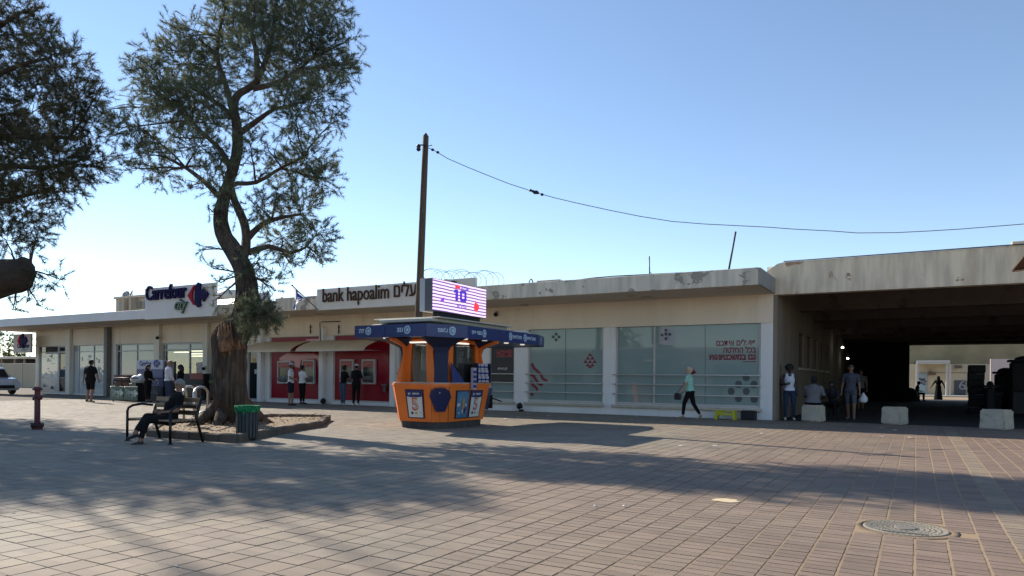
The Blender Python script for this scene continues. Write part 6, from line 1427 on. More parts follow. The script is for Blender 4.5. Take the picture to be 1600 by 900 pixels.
def person(loc, face, H, label, pose, shirt, pants, shoes, skin, sleeve=.5, hem=1.0, hair=('short',None), build=1.0, belly=0.0, group=None, skirt=None, beard=False, vox=.017, tank=False, cap=None):
    """pose: dict with pelvis height, lean, twist, limb directions in (right, forward, up)."""
    k=H/1.75; P=dict(hip=.93,lean=0.0,side=0.0,LT=(0,.02,-1),LS=(0,-.02,-1),RT=(0,.02,-1),RS=(0,-.02,-1),LU=(-.16,0,-1),LF=(-.08,.15,-1),RU=(.16,0,-1),RF=(.08,.15,-1),head=(0,0),LFt=None,RFt=None,ground=True)
    P.update(pose)
    fx,fy=Vector(face).normalized(); fwd=V3(fx,fy,0); rgt=V3(fy,-fx,0)
    def D(v): v=Vector(v).normalized(); return v
    B=build; z0=P['hip']
    pel=V3(0,0,z0); ln=P['lean']; sp=V3(P['side'],math.sin(ln),math.cos(ln)).normalized()
    waist=pel+sp*.14; chest=pel+sp*.34; neck0=pel+sp*.50; sh=pel+sp*.465
    hp,hy=P['head']; nk=(sp+V3(0,.25*math.sin(hp)+.12,0)).normalized()
    hc=neck0+nk*.185+V3(0,.02+.05*math.sin(hp),0)
    segs=[]; mb=MB()
    sx=V3(1,0,0)
    def seg(tag_,a,b,ra,rb,sy=1.0,xd=None): segs.append((tag_,a.copy(),b.copy(),ra,rb,sy)); cap_tube(mb,a,b,ra,rb,14,sy,xd)
    seg('hips',pel+V3(-.055,0,-.02),pel+V3(.055,0,-.02),.125*B,.125*B,1.0)
    seg('torso',pel,waist,.135*B,.128*B,.86,sx); seg('torso',waist,chest,.13*B,.165*B,.70,sx); seg('torso',chest,neck0-sp*.06,.160*B,.115,.66,sx)
    if belly: seg('torso',waist+V3(0,belly*.55,-.02),waist+V3(0,belly*.5,.1),.115*B,.10*B)
    seg('torso',sh+V3(-.15,0,-.012),sh+V3(.15,0,-.012),.060,.060)
    seg('neck',neck0-sp*.05,neck0+nk*.10,.058,.052)
    # head
    hm=Matrix.Rotation(hy,4,'Z')@Matrix.Rotation(-hp,4,'X')
    def HP(x,y,z): return hc+(hm@V3(x,y,z))
    seg('head',HP(0,-.012,.025),HP(0,.008,.035),.092,.085,.86,(1,0,0)); seg('head',HP(0,.018,-.045),HP(0,.03,-.062),.064,.05,1.0)
    seg('head',HP(0,.088,.0),HP(0,.100,-.022),.012,.017); seg('head',HP(-.079,0,.0),HP(-.082,-.004,-.01),.02,.018); seg('head',HP(.079,0,.0),HP(.082,-.004,-.01),.02,.018)
    hands=[]; feet=[]
    for s_,U,Fo in ((-1,P['LU'],P['LF']),(1,P['RU'],P['RF'])):
        a=sh+V3(s_*.182*(.55+.45*B),0,-.02); e=a+D(U)*.285; w=e+D(Fo)*.245
        seg('uarm',a,e,.055*(.6+.4*B),.041); seg('farm',e,w,.040,.027); hands.append((s_,w,D(Fo))); seg('hand',w,w+D(Fo)*.055,.030,.034,.55,D(Fo).cross(V3(0,0,1)) if abs(D(Fo).z)<.9 else (0,1,0))
    for s_,T_,S_,ft in ((-1,P['LT'],P['LS'],P['LFt']),(1,P['RT'],P['RS'],P['RFt'])):
        a=pel+V3(s_*.092,0,-.03); kn=a+D(T_)*.43; an=kn+D(S_)*.42
        seg('thigh',a,kn,.096*(.5+.5*B),.062); seg('shin',kn,an,.060,.040)
        ft=D(ft) if ft else D((s_*.12,1,-.05))
        heel=an+V3(0,-.03,-.045)+V3(0,0,0); toe=heel+ft*.185+V3(0,0,-.012)
        seg('foot',heel,toe,.042,.034,.9,(1,0,0)); feet+= [heel.z-.045,toe.z-.034]
    if skirt:
        zb_=skirt[0]; seg('skirt',pel+V3(0,0,.05),V3(pel.x,pel.y-.02,zb_),.15*B,skirt[1],.8,sx)
    tmp=mb.build('body_tmp',[skin]); 
    md=tmp.modifiers.new('r','REMESH'); md.mode='VOXEL'; md.voxel_size=vox; md.use_smooth_shade=True
    sm=tmp.modifiers.new('s','SMOOTH'); sm.factor=.5; sm.iterations=3
    dg=bpy.context.evaluated_depsgraph_get(); me=bpy.data.meshes.new_from_object(tmp.evaluated_get(dg)); bpy.data.objects.remove(tmp)
    n=len(me.vertices); co=np.empty(n*3,np.float32); me.vertices.foreach_get('co',co); co=co.reshape(-1,3)
    nf=len(me.polygons)
    # classify faces
    fc=np.empty(nf*3,np.float32); me.polygons.foreach_get('center',fc); fc=fc.reshape(-1,3)
    best=np.full(nf,1e9); lab=np.zeros(nf,int); par=np.zeros(nf)
    tags=['hips','torso','neck','head','uarm','farm','hand','thigh','shin','foot','skirt']
    for (tg,a,b,ra,rb,sy) in segs:
        a_=np.array(a);b_=np.array(b);d=b_-a_;L2=max(1e-9,d@d); t=np.clip(((fc-a_)@d)/L2,0,1); q=a_+t[:,None]*d; dist=np.linalg.norm(fc-q,axis=1)-(ra+(rb-ra)*t)
        m=dist<best; best[m]=dist[m]; lab[m]=tags.index(tg); par[m]=t[m]
    T={t:i for i,t in enumerate(tags)}
    mi=np.zeros(nf,int)   # 0 skin 1 shirt 2 pants 3 shoes
    spn=np.array(sp); hgt=(fc-np.array(pel))@spn
    mi[(lab==T['torso'])|(lab==T['hips'])]=1
    mi[(lab==T['uarm'])&(par<sleeve*1.0)]=1
    if sleeve>1: mi[lab==T['uarm']]=1; mi[(lab==T['farm'])&(par<sleeve-1)]=1
    if tank: mi[(lab==T['uarm'])]=0; mi[(lab==T['torso'])&(np.abs(fc[:,0])>.13)&(hgt>.38)]=0; mi[(lab==T['torso'])&(np.abs(fc[:,0])<.05)&(hgt>.44)]=0
    waistz=.0 if not skirt else -.3
    mi[((lab==T['hips'])|(lab==T['torso']))&(hgt<(-.02+P.get('shirtdrop',0)))]=2
    mi[(lab==T['thigh'])]=2
    if hem<1: mi[(lab==T['thigh'])&(par>hem)]=0
    else: mi[(lab==T['shin'])&(par<hem-1)]=2
    mi[lab==T['foot']]=3
    if skirt: mi[(lab==T['skirt'])]=2
    # clothes stand off the skin a little, with folds
    vm=np.zeros(n)
    for f_i,p in enumerate(me.polygons):
        if mi[f_i] in (1,2):
            for v in p.vertices: vm[v]=max(vm[v],1.0 if mi[f_i]==1 else .8)
    nr=np.empty(n*3,np.float32); me.vertices.foreach_get('normal',nr); nr=nr.reshape(-1,3)
    wr=np.array([noise.noise(Vector((c[0]*9,c[1]*9,c[2]*16+loc[0]))) for c in co]); co2=co+nr*(vm*(.010+.007*wr))[:,None]
    me.vertices.foreach_set('co',co2.astype(np.float32).ravel())
    # to world, at feet height
    low=min(feet) if P['ground'] else 0.0
    M4=Matrix.Identity(4)
    for i_,c in enumerate((rgt,fwd,V3(0,0,1))):
        for j in range(3): M4[j][i_]=c[j]*k
    M4.translation=V3(0,0,-low*k)
    me.transform(M4); me.name='person'
    me.materials.clear()
    for m_ in (skin,shirt,pants,shoes,dark_eye,lipm): me.materials.append(m_)
    me.polygons.foreach_set('material_index',mi.astype(np.int32)); me.polygons.foreach_set('use_smooth',[True]*nf)
    # hands with fingers and face details joined into the same mesh
    ex=MB()
    for (s_,w,d) in hands:
        side=d.cross(V3(0,1,0)) if abs(d.y)<.9 else d.cross(V3(0,0,1)); side=side.normalized()*( -s_); nrm=d.cross(side).normalized()
        pz=w+d*.075
        for j in range(4):
            o_=pz+side*(.024-.016*j); l=(.040,.046,.042,.034)[j]; c1=o_+d*l*.55+nrm*.006; c2=c1+(d*.75+nrm*.5).normalized()*l*.5; c3=c2+(d*.4+nrm*.8).normalized()*l*.4
            ex.tube([o_-d*.02,c1,c2,c3],[.0095,.0085,.0078,.0055],6,0)
        th=w+d*.03+side*.028; ex.tube([w+d*.015+side*.01,th,th+(d+side*.5).normalized()*.03,th+(d*1.0+nrm*.3).normalized()*.05],[.012,.011,.009,.006],6,0)
    for s_ in (-1,1): ex.ell(HP(s_*.032,.083,.012),(.011,.006,.006),8,6,mi=4); ex.box((-.018,-.003,-.003),(.018,.003,.003),mi=4,M4=Matrix.Translation(HP(s_*.032,.087,.032))@hm)
    ex.box((-.022,-.004,-.004),(.022,.004,.004),mi=5,M4=Matrix.Translation(HP(0,.086,-.05))@hm)
    if beard: ex.ell(HP(0,.035,-.062),(.062,.055,.045),12,8,mi=4)
    ex.v=[tuple(M4@Vector(v)) for v in ex.v]
    bm=bmesh.new(); bm.from_mesh(me); vs=[bm.verts.new(v) for v in ex.v]
    for f_,m_,s2 in zip(ex.f,ex.mi,ex.sm):
        try: q=bm.faces.new([vs[i_] for i_ in f_]); q.material_index=m_; q.smooth=True
        except ValueError: pass
    bm.to_mesh(me); bm.free()
    o=link('person',me); o.location=loc; tag(o,label,'person',group)
    def piece(name,mbx,mat): mbx.v=[tuple(M4@Vector(v)) for v in mbx.v]; return mbx.build(name,mat,o)
    kind,hm_=hair
    if kind!='none':
        h=MB()
        if kind=='short': h.ell(HP(0,-.016,.035),(.093,.106,.098),16,10,M4=hm,zmin=-.15); h.ell(HP(0,-.045,-.01),(.084,.07,.075),14,8,M4=hm,zmin=-.9)
        elif kind=='afro': h.ell(HP(0,-.025,.055),(.135,.135,.125),20,12,M4=hm,zmin=-.75)
        elif kind=='bob': h.ell(HP(0,-.02,.03),(.102,.118,.105),16,10,M4=hm,zmin=-.2); h.ell(HP(0,-.055,-.02),(.095,.075,.09),14,8,M4=hm,zmin=-.95)
        elif kind=='long': h.ell(HP(0,-.02,.03),(.104,.118,.108),16,10,M4=hm,zmin=-.2); h.tube([HP(0,-.06,.05),HP(0,-.085,-.08),HP(0,-.09,-.20),HP(0,-.08,-.30)],[.09,.10,.09,.04],12)
        elif kind=='scarf': h.ell(HP(0,-.015,.03),(.110,.120,.115),16,10,M4=hm,zmin=-.6); h.tube([HP(0,-.03,.0),HP(0,-.03,-.12),HP(0,-.02,-.24),HP(0,0,-.36)],[.11,.12,.19,.22],14)
        j=np.random.default_rng(int(abs(loc[0]*100)))
        for i_ in range(len(h.v)):
            v=Vector(h.v[i_]); q=noise.noise(v*30); c_=Vector(hc); h.v[i_]=tuple(v+(v-c_)*(.06*q))
        piece('headscarf' if kind=='scarf' else 'hair',h,hm_)
    if cap is not None:
        h=MB(); h.ell(HP(0,-.012,.045),(.101,.113,.088),16,8,M4=hm,zmin=-.02); 
        if cap[1]=='peak': h.box((-.065,.08,-.004),(.065,.17,.008),M4=Matrix.Translation(HP(0,0,.048))@hm)
        piece('cap',h,cap[0])
    o['_k']=k
    return o, (lambda p: o.location+(M4@Vector(p)))
def clean():
    for o in scene.objects:
        if '_k' in o: del o['_k']
# man on the bench
FWD=(0,-1)
bench_y = None
LF=G(195,689); RFp=G(269.5,694.5); 
bx0,bx1=LF.x,RFp.x; by0=(LF.y+RFp.y)/2; by1=by0+.52
zseat=.43
# walking woman
ww=G(1078,657.5)
person((ww.x,ww.y,0),(-1,-.02),1.60,'blonde woman in a mint green shirt and black trousers walking left past the bank window',dict(lean=.10,LT=(0,.40,-.92),LS=(0,.10,-1),RT=(0,-.22,-1),RS=(0,-.55,-.85),LU=(-.06,.28,-1),LF=(0,.55,-.9),RU=(.08,.05,-1),RF=(0,.35,-1),head=(-.55,0),RFt=(0,.75,-.6)),mint,black_t,M('shoe_tan',(.25,.2,.12),.6),skin_l,sleeve=.55,hem=1.9,hair=('bob',hair_w),build=1.08,belly=.07)
hb=MB(); q=V3(ww.x-.32,ww.y-.18,.78); hb.cbox((q.x-.12,q.y-.05,q.z-.14),(q.x+.10,q.y+.05,q.z+.06),.03); hb=hb.build('handbag',blackm); tag(hb,'small black handbag on a strap held by the woman in the mint green shirt','bag')
st=MB(); st.tube([q+V3(-.05,0,.05),V3(ww.x-.15,ww.y-.22,1.1),V3(ww.x-.02,ww.y-.05,1.36),V3(ww.x+.1,ww.y+.1,1.05),q+V3(.08,0,.05)],.009,5); st.build('strap',blackm,hb)
# two pairs at the cash machines
g=G(454,634); person((g.x,g.y,0),(.85,.5),1.76,'bearded man in white shirt, dark shorts and pale cap at the left cash machines',dict(LU=(-.1,.05,-1),LF=(.5,.6,-.2),RU=(.12,.1,-1),RF=(-.2,.8,-.1),LT=(0,.1,-1),RT=(0,-.04,-1),head=(0,.3)),white_t,navy_t,shoe_b,skin_m,sleeve=.7,hem=.95,hair=('short',hair_b),build=.98,beard=True,cap=(M('cap_pale',(.4,.38,.38),.8),'none'))
s=MB(); s.tube([(g.x-.22,g.y-.1,1.2),(g.x-.16,g.y-.18,1.0),(g.x-.2,g.y-.15,.7)],.012,5); tag(s.build('shoulder_strap',blackm),'dark shoulder strap hanging on the bearded man in the white shirt','strap')
g=G(472,631.5); person((g.x,g.y,0),(.1,1),1.70,'man in white shirt and black trousers using a machine in the left red panel',dict(LU=(-.15,.3,-1),LF=(-.1,1,.0),RU=(.15,.3,-1),RF=(0,1,.1),head=(-.3,0)),white_t,black_t,shoe_b,skin_m,sleeve=.7,hem=1.9,hair=('short',hair_b),build=1.05)
g=WY(536,600,YW-.72); person((g.x,g.y,0),(.25,1),1.70,'man in black shirt and blue jeans bending at the right red panel',dict(lean=.12,LU=(-.15,.35,-1),LF=(0,1,.0),RU=(.15,.35,-1),RF=(0,1,.1),head=(-.4,0)),black_t,cloth('blue_jean',(.07,.10,.15)),shoe_w,skin_m,sleeve=.7,hem=1.9,hair=('short',hair_b),build=1.0)
g=WY(556.5,600,YW-.80); person((g.x,g.y,0),(-.05,1),1.76,'man all in black with a black and white cap at the rightmost cash machines',dict(LU=(-.22,.2,-1),LF=(.1,1,-.1),RU=(.25,.2,-1),RF=(-.1,1,.0),LT=(-.08,0,-1),RT=(.08,0,-1)),black_t,black_t,shoe_w,skin_m,sleeve=.9,hem=1.9,hair=('short',hair_b),build=1.12,cap=(M('cap_white',(.5,.5,.5),.8),'peak'))
# man walking at left
g=G(141,628.5); person((g.x,g.y,0),(-.3,.95),1.85,'heavy man in a black shirt and black shorts walking towards the left shop windows',dict(LT=(-.14,.12,-1),LS=(-.08,-.08,-1),RT=(.10,-.06,-1),RS=(0,-.2,-1),LU=(-.38,-.02,-1),LF=(-.25,.1,-1),RU=(.35,.1,-1),RF=(0,.3,-1)),black_t,black_t,shoe_b,skin_m,sleeve=.8,hem=.95,hair=('short',hair_b),build=1.3)
# at the supermarket
g=G(263,633); person((g.x,g.y,0),(.2,1),1.82,'bald man in a white shirt and blue jeans seen from behind at the supermarket entrance',dict(LU=(-.2,0,-1),LF=(-.02,.2,-1),RU=(.2,.05,-1),RF=(.0,.5,-1)),cloth('shirt_pale',(.5,.5,.56)),jean,shoe_b,skin_m,sleeve=1.7,hem=1.9,hair=('none',None),build=1.05)
g=G(231,629); person((g.x,g.y,0),(.9,.3),1.66,'woman in black with dark curly hair standing before the blue display',dict(LU=(-.1,.1,-1),LF=(0,.8,-.3),RU=(.1,.1,-1),RF=(0,.9,-.2),head=(-.2,0)),black_t,black_t,shoe_b,skin_m,sleeve=1.8,hem=1.9,hair=('long',hair_b),build=1.05)
g=G(282,631); person((g.x,g.y,0),(-.8,-.5),1.66,'dark figure in black beside the bald man at the supermarket entrance',dict(RU=(.2,.1,-1),RF=(0,.6,-.6)),black_t,black_t,shoe_b,skin_d,sleeve=1.8,hem=1.9,hair=('long',hair_b),build=1.1)
# passage people
g=G(1233,656.5); person((g.x,g.y,0),(.25,-.97),1.72,'man with an afro, white tank top and jeans, holding a cup near the corner',dict(LU=(-.14,-.02,-1),LF=(-.05,.25,-1),RU=(.2,.0,-1),RF=(-.75,.85,.15),RT=(.05,.0,-1),LT=(-.08,.06,-1),head=(-.35,.1)),cloth('tank',(.62,.62,.70)),jean,shoe_w,skin_d,sleeve=.0,hem=1.9,hair=('afro',hair_b),build=.92,tank=True)
cup=MB(); c_=V3(g.x+.02,g.y-.36,1.17)
cup.lathe([(.026,-.05),(.034,.05),(.030,.05)],12,Matrix.Translation(c_)); tag(cup.build('drink_cup',M('cup',(.10,.12,.07),.4)),'small cup in the hand of the man in the white tank top','cup')
g=G(1329,656.5); person((g.x,g.y,0),(-.12,-1),1.78,'man in dark patterned shirt and shorts walking out with a white bag',dict(LU=(-.22,.03,-1),LF=(-.1,.2,-1),RU=(.2,-.05,-1),RF=(.12,.1,-1),LT=(-.05,.22,-1),LS=(0,-.02,-1),RT=(.03,-.12,-1),RS=(0,-.35,-1),head=(-.15,.2),shirtdrop=-.08),dkpattern,M('shorts_grey',(.08,.085,.1),.85,.4,12),M('sandal',(.2,.13,.09),.7),skin_m,sleeve=.75,hem=.98,hair=('short',hair_b),build=1.05)
bgm=MB(); c_=AT(1349,622,(g-V3(0,0,0)).dot(Fv)-.1)
vs=[];fs=[]
for i_,(r_,z_) in enumerate(((.02,.17),(.05,.10),(.10,.02),(.13,-.07),(.12,-.13),(.05,-.15))):
    for k_ in range(10): a_=2*math.pi*k_/10; rr_=r_*(1+.25*math.sin(k_*2.3+i_)); vs.append(c_+V3(rr_*math.cos(a_),rr_*.6*math.sin(a_),z_))
for i_ in range(5):
    for k_ in range(10): fs.append((i_*10+k_,i_*10+(k_+1)%10,(i_+1)*10+(k_+1)%10,(i_+1)*10+k_))
fs.append(tuple(range(50,60))); bgm.add(vs,fs,True); tag(bgm.build('plastic_bag',M('bag_white',(.7,.7,.7),.5)),'white plastic bag held by the man in the dark patterned shirt','bag')
g2=AT(1345,600,31); g2.z=0; person(g2,(-.1,-1),1.76,'second man in dark clothes walking close behind the one with the white bag',dict(LT=(0,.1,-1),RT=(0,-.15,-1)),greyt,black_t,M('sandal2',(.15,.1,.07),.7),skin_m,sleeve=.75,hem=1.4,hair=('short',hair_b))
# blocks
def block(px_,py_,wpx,hpx,label,rz=0):
    g=G(px_,py_); t_=g.dot(Fv); w_=wpx*t_/F; h_=hpx*t_/F
    d_=w_*.42; c=bmesh.new(); bmesh.ops.create_cube(c,size=1)
    for v in c.verts: v.co=V3(v.co.x*w_*(.96 if v.co.z>0 else 1.03),v.co.y*w_*.8,(v.co.z+.5)*h_)
    bmesh.ops.bevel(c,geom=list(c.edges),offset=.04,segments=2,affect='EDGES'); bmesh.ops.subdivide_edges(c,edges=list(c.edges),cuts=3,use_grid_fill=True)
    for v in c.verts: v.co+=v.normal*0+V3(*[noise.noise(v.co*5+V3(px_,i_*9,0))*.018 for i_ in range(3)])
    s=MB(); s.bm(c,smooth=False); o=s.build('concrete_block',conc_m); o.location=(g.x,g.y+w_*.35,-.02); o.rotation_euler=(0,0,rz); tag(o,label,'concrete block','concrete blocks across the passage mouth'); return o,g,h_,w_
b1,gb1,hb1,wb1=block(1269.5,658.5,29,26.5,'left concrete block with the man in grey sitting on it',R(-25)); block(1397.5,663,31,28,'middle concrete block standing alone in front of the dark passage',R(-28)); block(1558,671,37,32,'rightmost and largest concrete block in front of the black stalls',R(-33))
# seated man on block, back to camera
person((gb1.x-.02,gb1.y+wb1*.42,hb1-.02-.02),(.15,1),1.78,'broad man in a grey shirt sitting on the left concrete block, seen from behind',dict(ground=False,hip=.10,lean=.12,LT=(-.25,1,-.12),LS=(0,.1,-1),RT=(.25,1,-.12),RS=(0,.1,-1),LU=(-.3,.35,-1),LF=(.2,.9,-.1),RU=(.3,.35,-1),RF=(-.2,.9,-.1),head=(-.3,.3)),greyt,black_t,shoe_b,skin_d,sleeve=.9,hem=1.9,hair=('short',hair_b),build=1.38)
ws=G(1303,655)
person((ws.x,ws.y,0),(-.3,-1),1.70,'dark figure crouching on a low stool right of the man in grey',dict(hip=.50,lean=.35,LT=(-.2,1,.05),LS=(0,-.05,-1),RT=(.2,1,.05),RS=(0,-.05,-1),LU=(-.2,.6,-1),LF=(.2,.9,-.1),RU=(.2,.6,-1),RF=(-.2,.9,-.1),head=(-.4,0)),cloth('dim',(.03,.03,.035)),black_t,shoe_b,skin_d,sleeve=.9,hem=1.9,hair=('short',hair_b),build=1.05)
s=MB(); s.cbox((ws.x-.2,ws.y+.0,.36),(ws.x+.2,ws.y+.35,.41),.01)
for dx,dy in ((-.17,.03),(.17,.03),(-.17,.31),(.17,.31)): s.box((ws.x+dx-.015,ws.y+dy-.015,0),(ws.x+dx+.015,ws.y+dy+.015,.36))
tag(s.build('low_stool',blackm),'low dark stool under the crouching figure beside the concrete block','stool')
# far figures
g=G(1466,624.5); person((g.x,g.y,0),(.1,1),1.66,'woman in a long black robe walking away in the bright opening of the passage',dict(LU=(-.6,.0,-1),LF=(-.55,.1,-.9),RU=(.6,0,-1),RF=(.35,.1,-1)),black_t,black_t,shoe_b,skin_d,sleeve=1.9,hem=1.9,hair=('scarf',black_t),build=1.1,skirt=(.02,.29),vox=.022)
g=AT(1432,604,46); g.z=0; person(g,(1,.1),1.7,'dark seated figure at the left edge of the bright opening',dict(hip=.50,lean=.15,LT=(-.1,1,0),LS=(0,0,-1),RT=(.1,1,0),RS=(0,0,-1),LF=(0,.9,-.1),RF=(0,.9,-.1)),black_t,black_t,shoe_b,skin_d,sleeve=1.9,hem=1.9,hair=('short',hair_b),vox=.022)
s=MB(); s.cbox((g.x-.35,g.y-.25,0),(g.x+.2,g.y+.25,.42),.03); tag(s.build('dark_crate_seat',blackm),'dark box under the seated figure at the passage opening','box')

# ================================================================== BENCH and the man on it
wood_b=M('bench_wood',(.27,.17,.09),.6,.25,10,.3,40); iron=M('bench_iron',(.012,.011,.011),.35,metal=.4)
bn=thing('park_bench',((bx0+bx1)/2,by0,0),'black iron bench with brown wooden slats under the trees, a man sitting on it','bench')
def arm(x):
    s=MB(); s.tube([(x,by0,0),(x,by0,.58)],.026,6); s.tube([(x,by0-.0,.56),(x,by0+.02,.62),(x,by0+.10,.665),(x,by0+.28,.69),(x,by1-.02,.66)],.024,6)
    s.box((x-.035,by0-.03,0),(x+.035,by0+.03,.02)); return s
for x in (bx0,bx1):
    wbuild(arm(x),'leg',iron,bn)
    s=MB(); s.tube([(x,by1+.14,0),(x,by1+.03,.36),(x,by1,.46),(x,by1+.04,.62),(x,by1+.12,.86)],[.026,.03,.034,.03,.026],6); s.tube([(x,by0,.40),(x,by0+.2,.395),(x,by1,.40)],.026,6); wbuild(s,'rear_leg',iron,bn)
for k in range(6):
    y=by0+.02+k*.082; s=MB(); s.cbox((bx0-.03,y,zseat-.03),(bx1+.03,y+.062,zseat),.006); wbuild(s,'seat_slat',wood_b,bn)
for k,z in enumerate((.50,.62,.74,.80)):
    if k==3: continue
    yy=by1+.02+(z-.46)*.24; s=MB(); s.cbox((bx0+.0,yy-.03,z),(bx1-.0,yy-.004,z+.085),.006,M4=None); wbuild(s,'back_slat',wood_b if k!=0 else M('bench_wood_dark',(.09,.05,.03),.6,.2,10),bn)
sx_=bx0+(bx1-bx0)*.64
o,_=person((sx_,by0+.30,zseat-.115),(-.34,-.94),1.62,'man in black clothes with short grey hair sitting cross-legged on the bench',dict(ground=False,hip=.145,lean=-.34,LT=(-.05,1,.02),LS=(-.10,.34,-1),RT=(-.18,1,.16),RS=(-.40,.62,-.80),LU=(-.22,.30,-1),LF=(.40,.85,-.12),RU=(.22,.30,-1),RF=(-.48,.85,-.1),head=(.10,.40),RFt=(-.5,.85,-.15),LFt=(-.25,1,-.08)),black_t,cloth('charcoal',(.012,.012,.014)),shoe_b,skin_m,sleeve=.85,hem=1.88,hair=('short',hair_g),build=1.12,belly=.06)

# ================================================================== SMALL STREET THINGS
# bin
bp_=G(386,688); tb=bp_.dot(Fv)
t=thing('litter_bin',bp_,'grey slatted litter bin with a bright green bag folded over its rim','litter bin')
s=MB(); s.lathe([(.175,.03),(.185,.62),(.16,.62),(.15,.05)],20,Matrix.Translation(bp_)); wbuild(s,'liner',M('bin_dark',(.04,.045,.05),.6),t)
for k in range(18):
    a=2*math.pi*k/18; m4=Matrix.Translation(bp_)@Matrix.Rotation(a,4,'Z'); s=MB(); s.cbox((.186,-.026,.06),(.202,.026,.60),.004,M4=m4); wbuild(s,'slat',M('bin_slat',(.03,.037,.043),.6,.25,8),t)
s=MB(); s.lathe([(.04,0),(.04,.1)],8,Matrix.Translation(bp_)); s.box((bp_.x-.12,bp_.y-.12,0),(bp_.x+.12,bp_.y+.12,.015)); wbuild(s,'foot',blackm,t)
s=MB(); vs=[];fs=[]; sg_=40; rg_=[(.175,.60),(.20,.665),(.235,.672),(.232,.60),(.215,.55)]
for i_,(r_,z_) in enumerate(rg_):
    for k in range(sg_): a=2*math.pi*k/sg_; w_=math.sin(k*1.9)*.012*(i_>1)+math.sin(k*4.1)*.006; vs.append(bp_+V3((r_+w_)*math.cos(a),(r_+w_)*math.sin(a),z_+(.035*noise.noise(V3(k*.45,0,3)) if i_==4 else 0)))
for i_ in range(4):
    for k in range(sg_): fs.append((i_*sg_+k,i_*sg_+(k+1)%sg_,(i_+1)*sg_+(k+1)%sg_,(i_+1)*sg_+k))
s.add(vs,fs,True); bagm=leafmat('green_plastic',(.008,.10,.04),(.05,.40,.16),26,.35); wbuild(s,'bag',bagm,t)
s=MB(); s.add([bp_+V3(.10,-.19,.62),bp_+V3(.16,-.15,.62),bp_+V3(.13,-.2,.44)],[(0,1,2)]); s.add([bp_+V3(-.08,-.205,.60),bp_+V3(-.02,-.215,.60),bp_+V3(-.05,-.215,.46)],[(0,1,2)]); wbuild(s,'bag_tail',bagm,t)
# hydrant
hp_=G(58,670.5); th=hp_.dot(Fv); hm_=M('hydrant_red',(.10,.013,.016),.5,.2,6)
t=thing('standpipe',hp_,'dark red fire standpipe on the sunlit plaza at the left','hydrant')
mt4=Matrix.Translation(hp_)
s=MB(); s.lathe([(.11,0),(.11,.05),(.062,.06),(.058,.86),(.062,.88)],14,mt4); wbuild(s,'pipe',hm_,t)
s=MB(); s.lathe([(.085,.70),(.085,.74)],14,mt4); wbuild(s,'flange',hm_,t); s=MB(); s.lathe([(.07,.87),(.10,.875),(.10,.91),(.08,.93),(.04,.95)],14,mt4); wbuild(s,'flange',hm_,t)
s=MB(); s.lathe([(.135,.05),(.14,.09),(.13,.12)],8,mt4)
for a in range(6): s.lathe([(.018,.12),(.018,.15)],6,mt4@Matrix.Rotation(a*math.pi/3,4,'Z')@Matrix.Translation((.105,0,0)))
wbuild(s,'base_flange',M('hydrant_dark',(.03,.012,.012),.6),t)
for sg in (-1,1):
    s=MB(); s.lathe([(.03,0),(.03,.11),(.042,.115),(.042,.14)],10,mt4@Matrix.Translation((0,0,.70 if sg>0 else .68))@Matrix.Rotation(sg*R(90),4,'Y')); wbuild(s,'outlet',hm_,t)
# manhole
t=thing('manhole_cover',(manhole_c.x,manhole_c.y,0),'round pale metal manhole cover in the paving at the lower right','manhole cover')
mt4=Matrix.Translation((manhole_c.x,manhole_c.y,0)); mm_=M('manhole_metal',(.235,.21,.165),.85,.15,12,.3,60,dirt=((.16,.14,.11),.42,8))
s=MB(); s.lathe([(.325,-.03),(.325,.004),(.31,.010),(.30,.004),(.02,.004)],48,mt4); wbuild(s,'cover',mm_,t)
s=MB(); s.lathe([(.40,-.03),(.40,-.002),(.335,.003),(.330,-.03)],48,mt4); wbuild(s,'collar',M('collar_cement',(.20,.14,.085),.9,.3,9,.6,40),t)
s=MB()
for r_ in (.10,.14,.18,.22,.265): 
    for k in range(int(r_*150)):
        a=2*math.pi*k/int(r_*150); s.box((r_-.006,-.008,.004),(r_+.006,.008,.008),M4=mt4@Matrix.Rotation(a,4,'Z'))
wbuild(s,'tread',mm_,t)['kind']='stuff'
s=MB(); s.lathe([(.09,.0045),(.085,.012),(.07,.012),(.02,.011)],24,mt4); s.box((-.16,-.235,.0045),(.16,-.19,.011),M4=mt4); wbuild(s,'emblem',M('manhole_dark',(.18,.165,.14),.7),t)
# pale stain, litter
stn=G(1134,782.5); s=MB(); rr=random.Random(2); s.prism([(stn.x+.11*math.cos(a*.45)*(1+.35*rr.random()),stn.y+.10*math.sin(a*.45)*(1+.35*rr.random())) for a in range(14)],.004,Matrix.Translation((0,0,.002))); tag(s.build('spilled_paste',M('cream_spill',(.62,.50,.30),.7,.1,20)),'small cream coloured spill on the pavers right of the centre','spill')
rr=random.Random(12)
lit=[(1118,698,'white'),(1274,684,'white'),(1377,682.5,'white'),(1398,684.5,'tan'),(1424,684.5,'tan'),(1397,673,'white'),(992,651,'white'),(762,666,'white'),(748,715,'grey'),(1063,697,'white'),(1190,678,'white'),(810,652,'white'),(790,655,'white'),(826,647,'tan'),(858,650,'white'),(1377,669,'tan'),(1230,665,'tan'),(276,886,'white'),(975,792,'white'),(930,792,'white'),(21,802,'dark')]
lm={'white':M('paper_white',(.66,.66,.64),.8),'tan':M('paper_beige',(.5,.4,.27),.8),'grey':M('paper_dim',(.4,.4,.4),.8),'dark':M('leaf_dark',(.06,.05,.04),.8)}
cols={'white':'white','tan':'beige','grey':'grey','dark':'dark'}
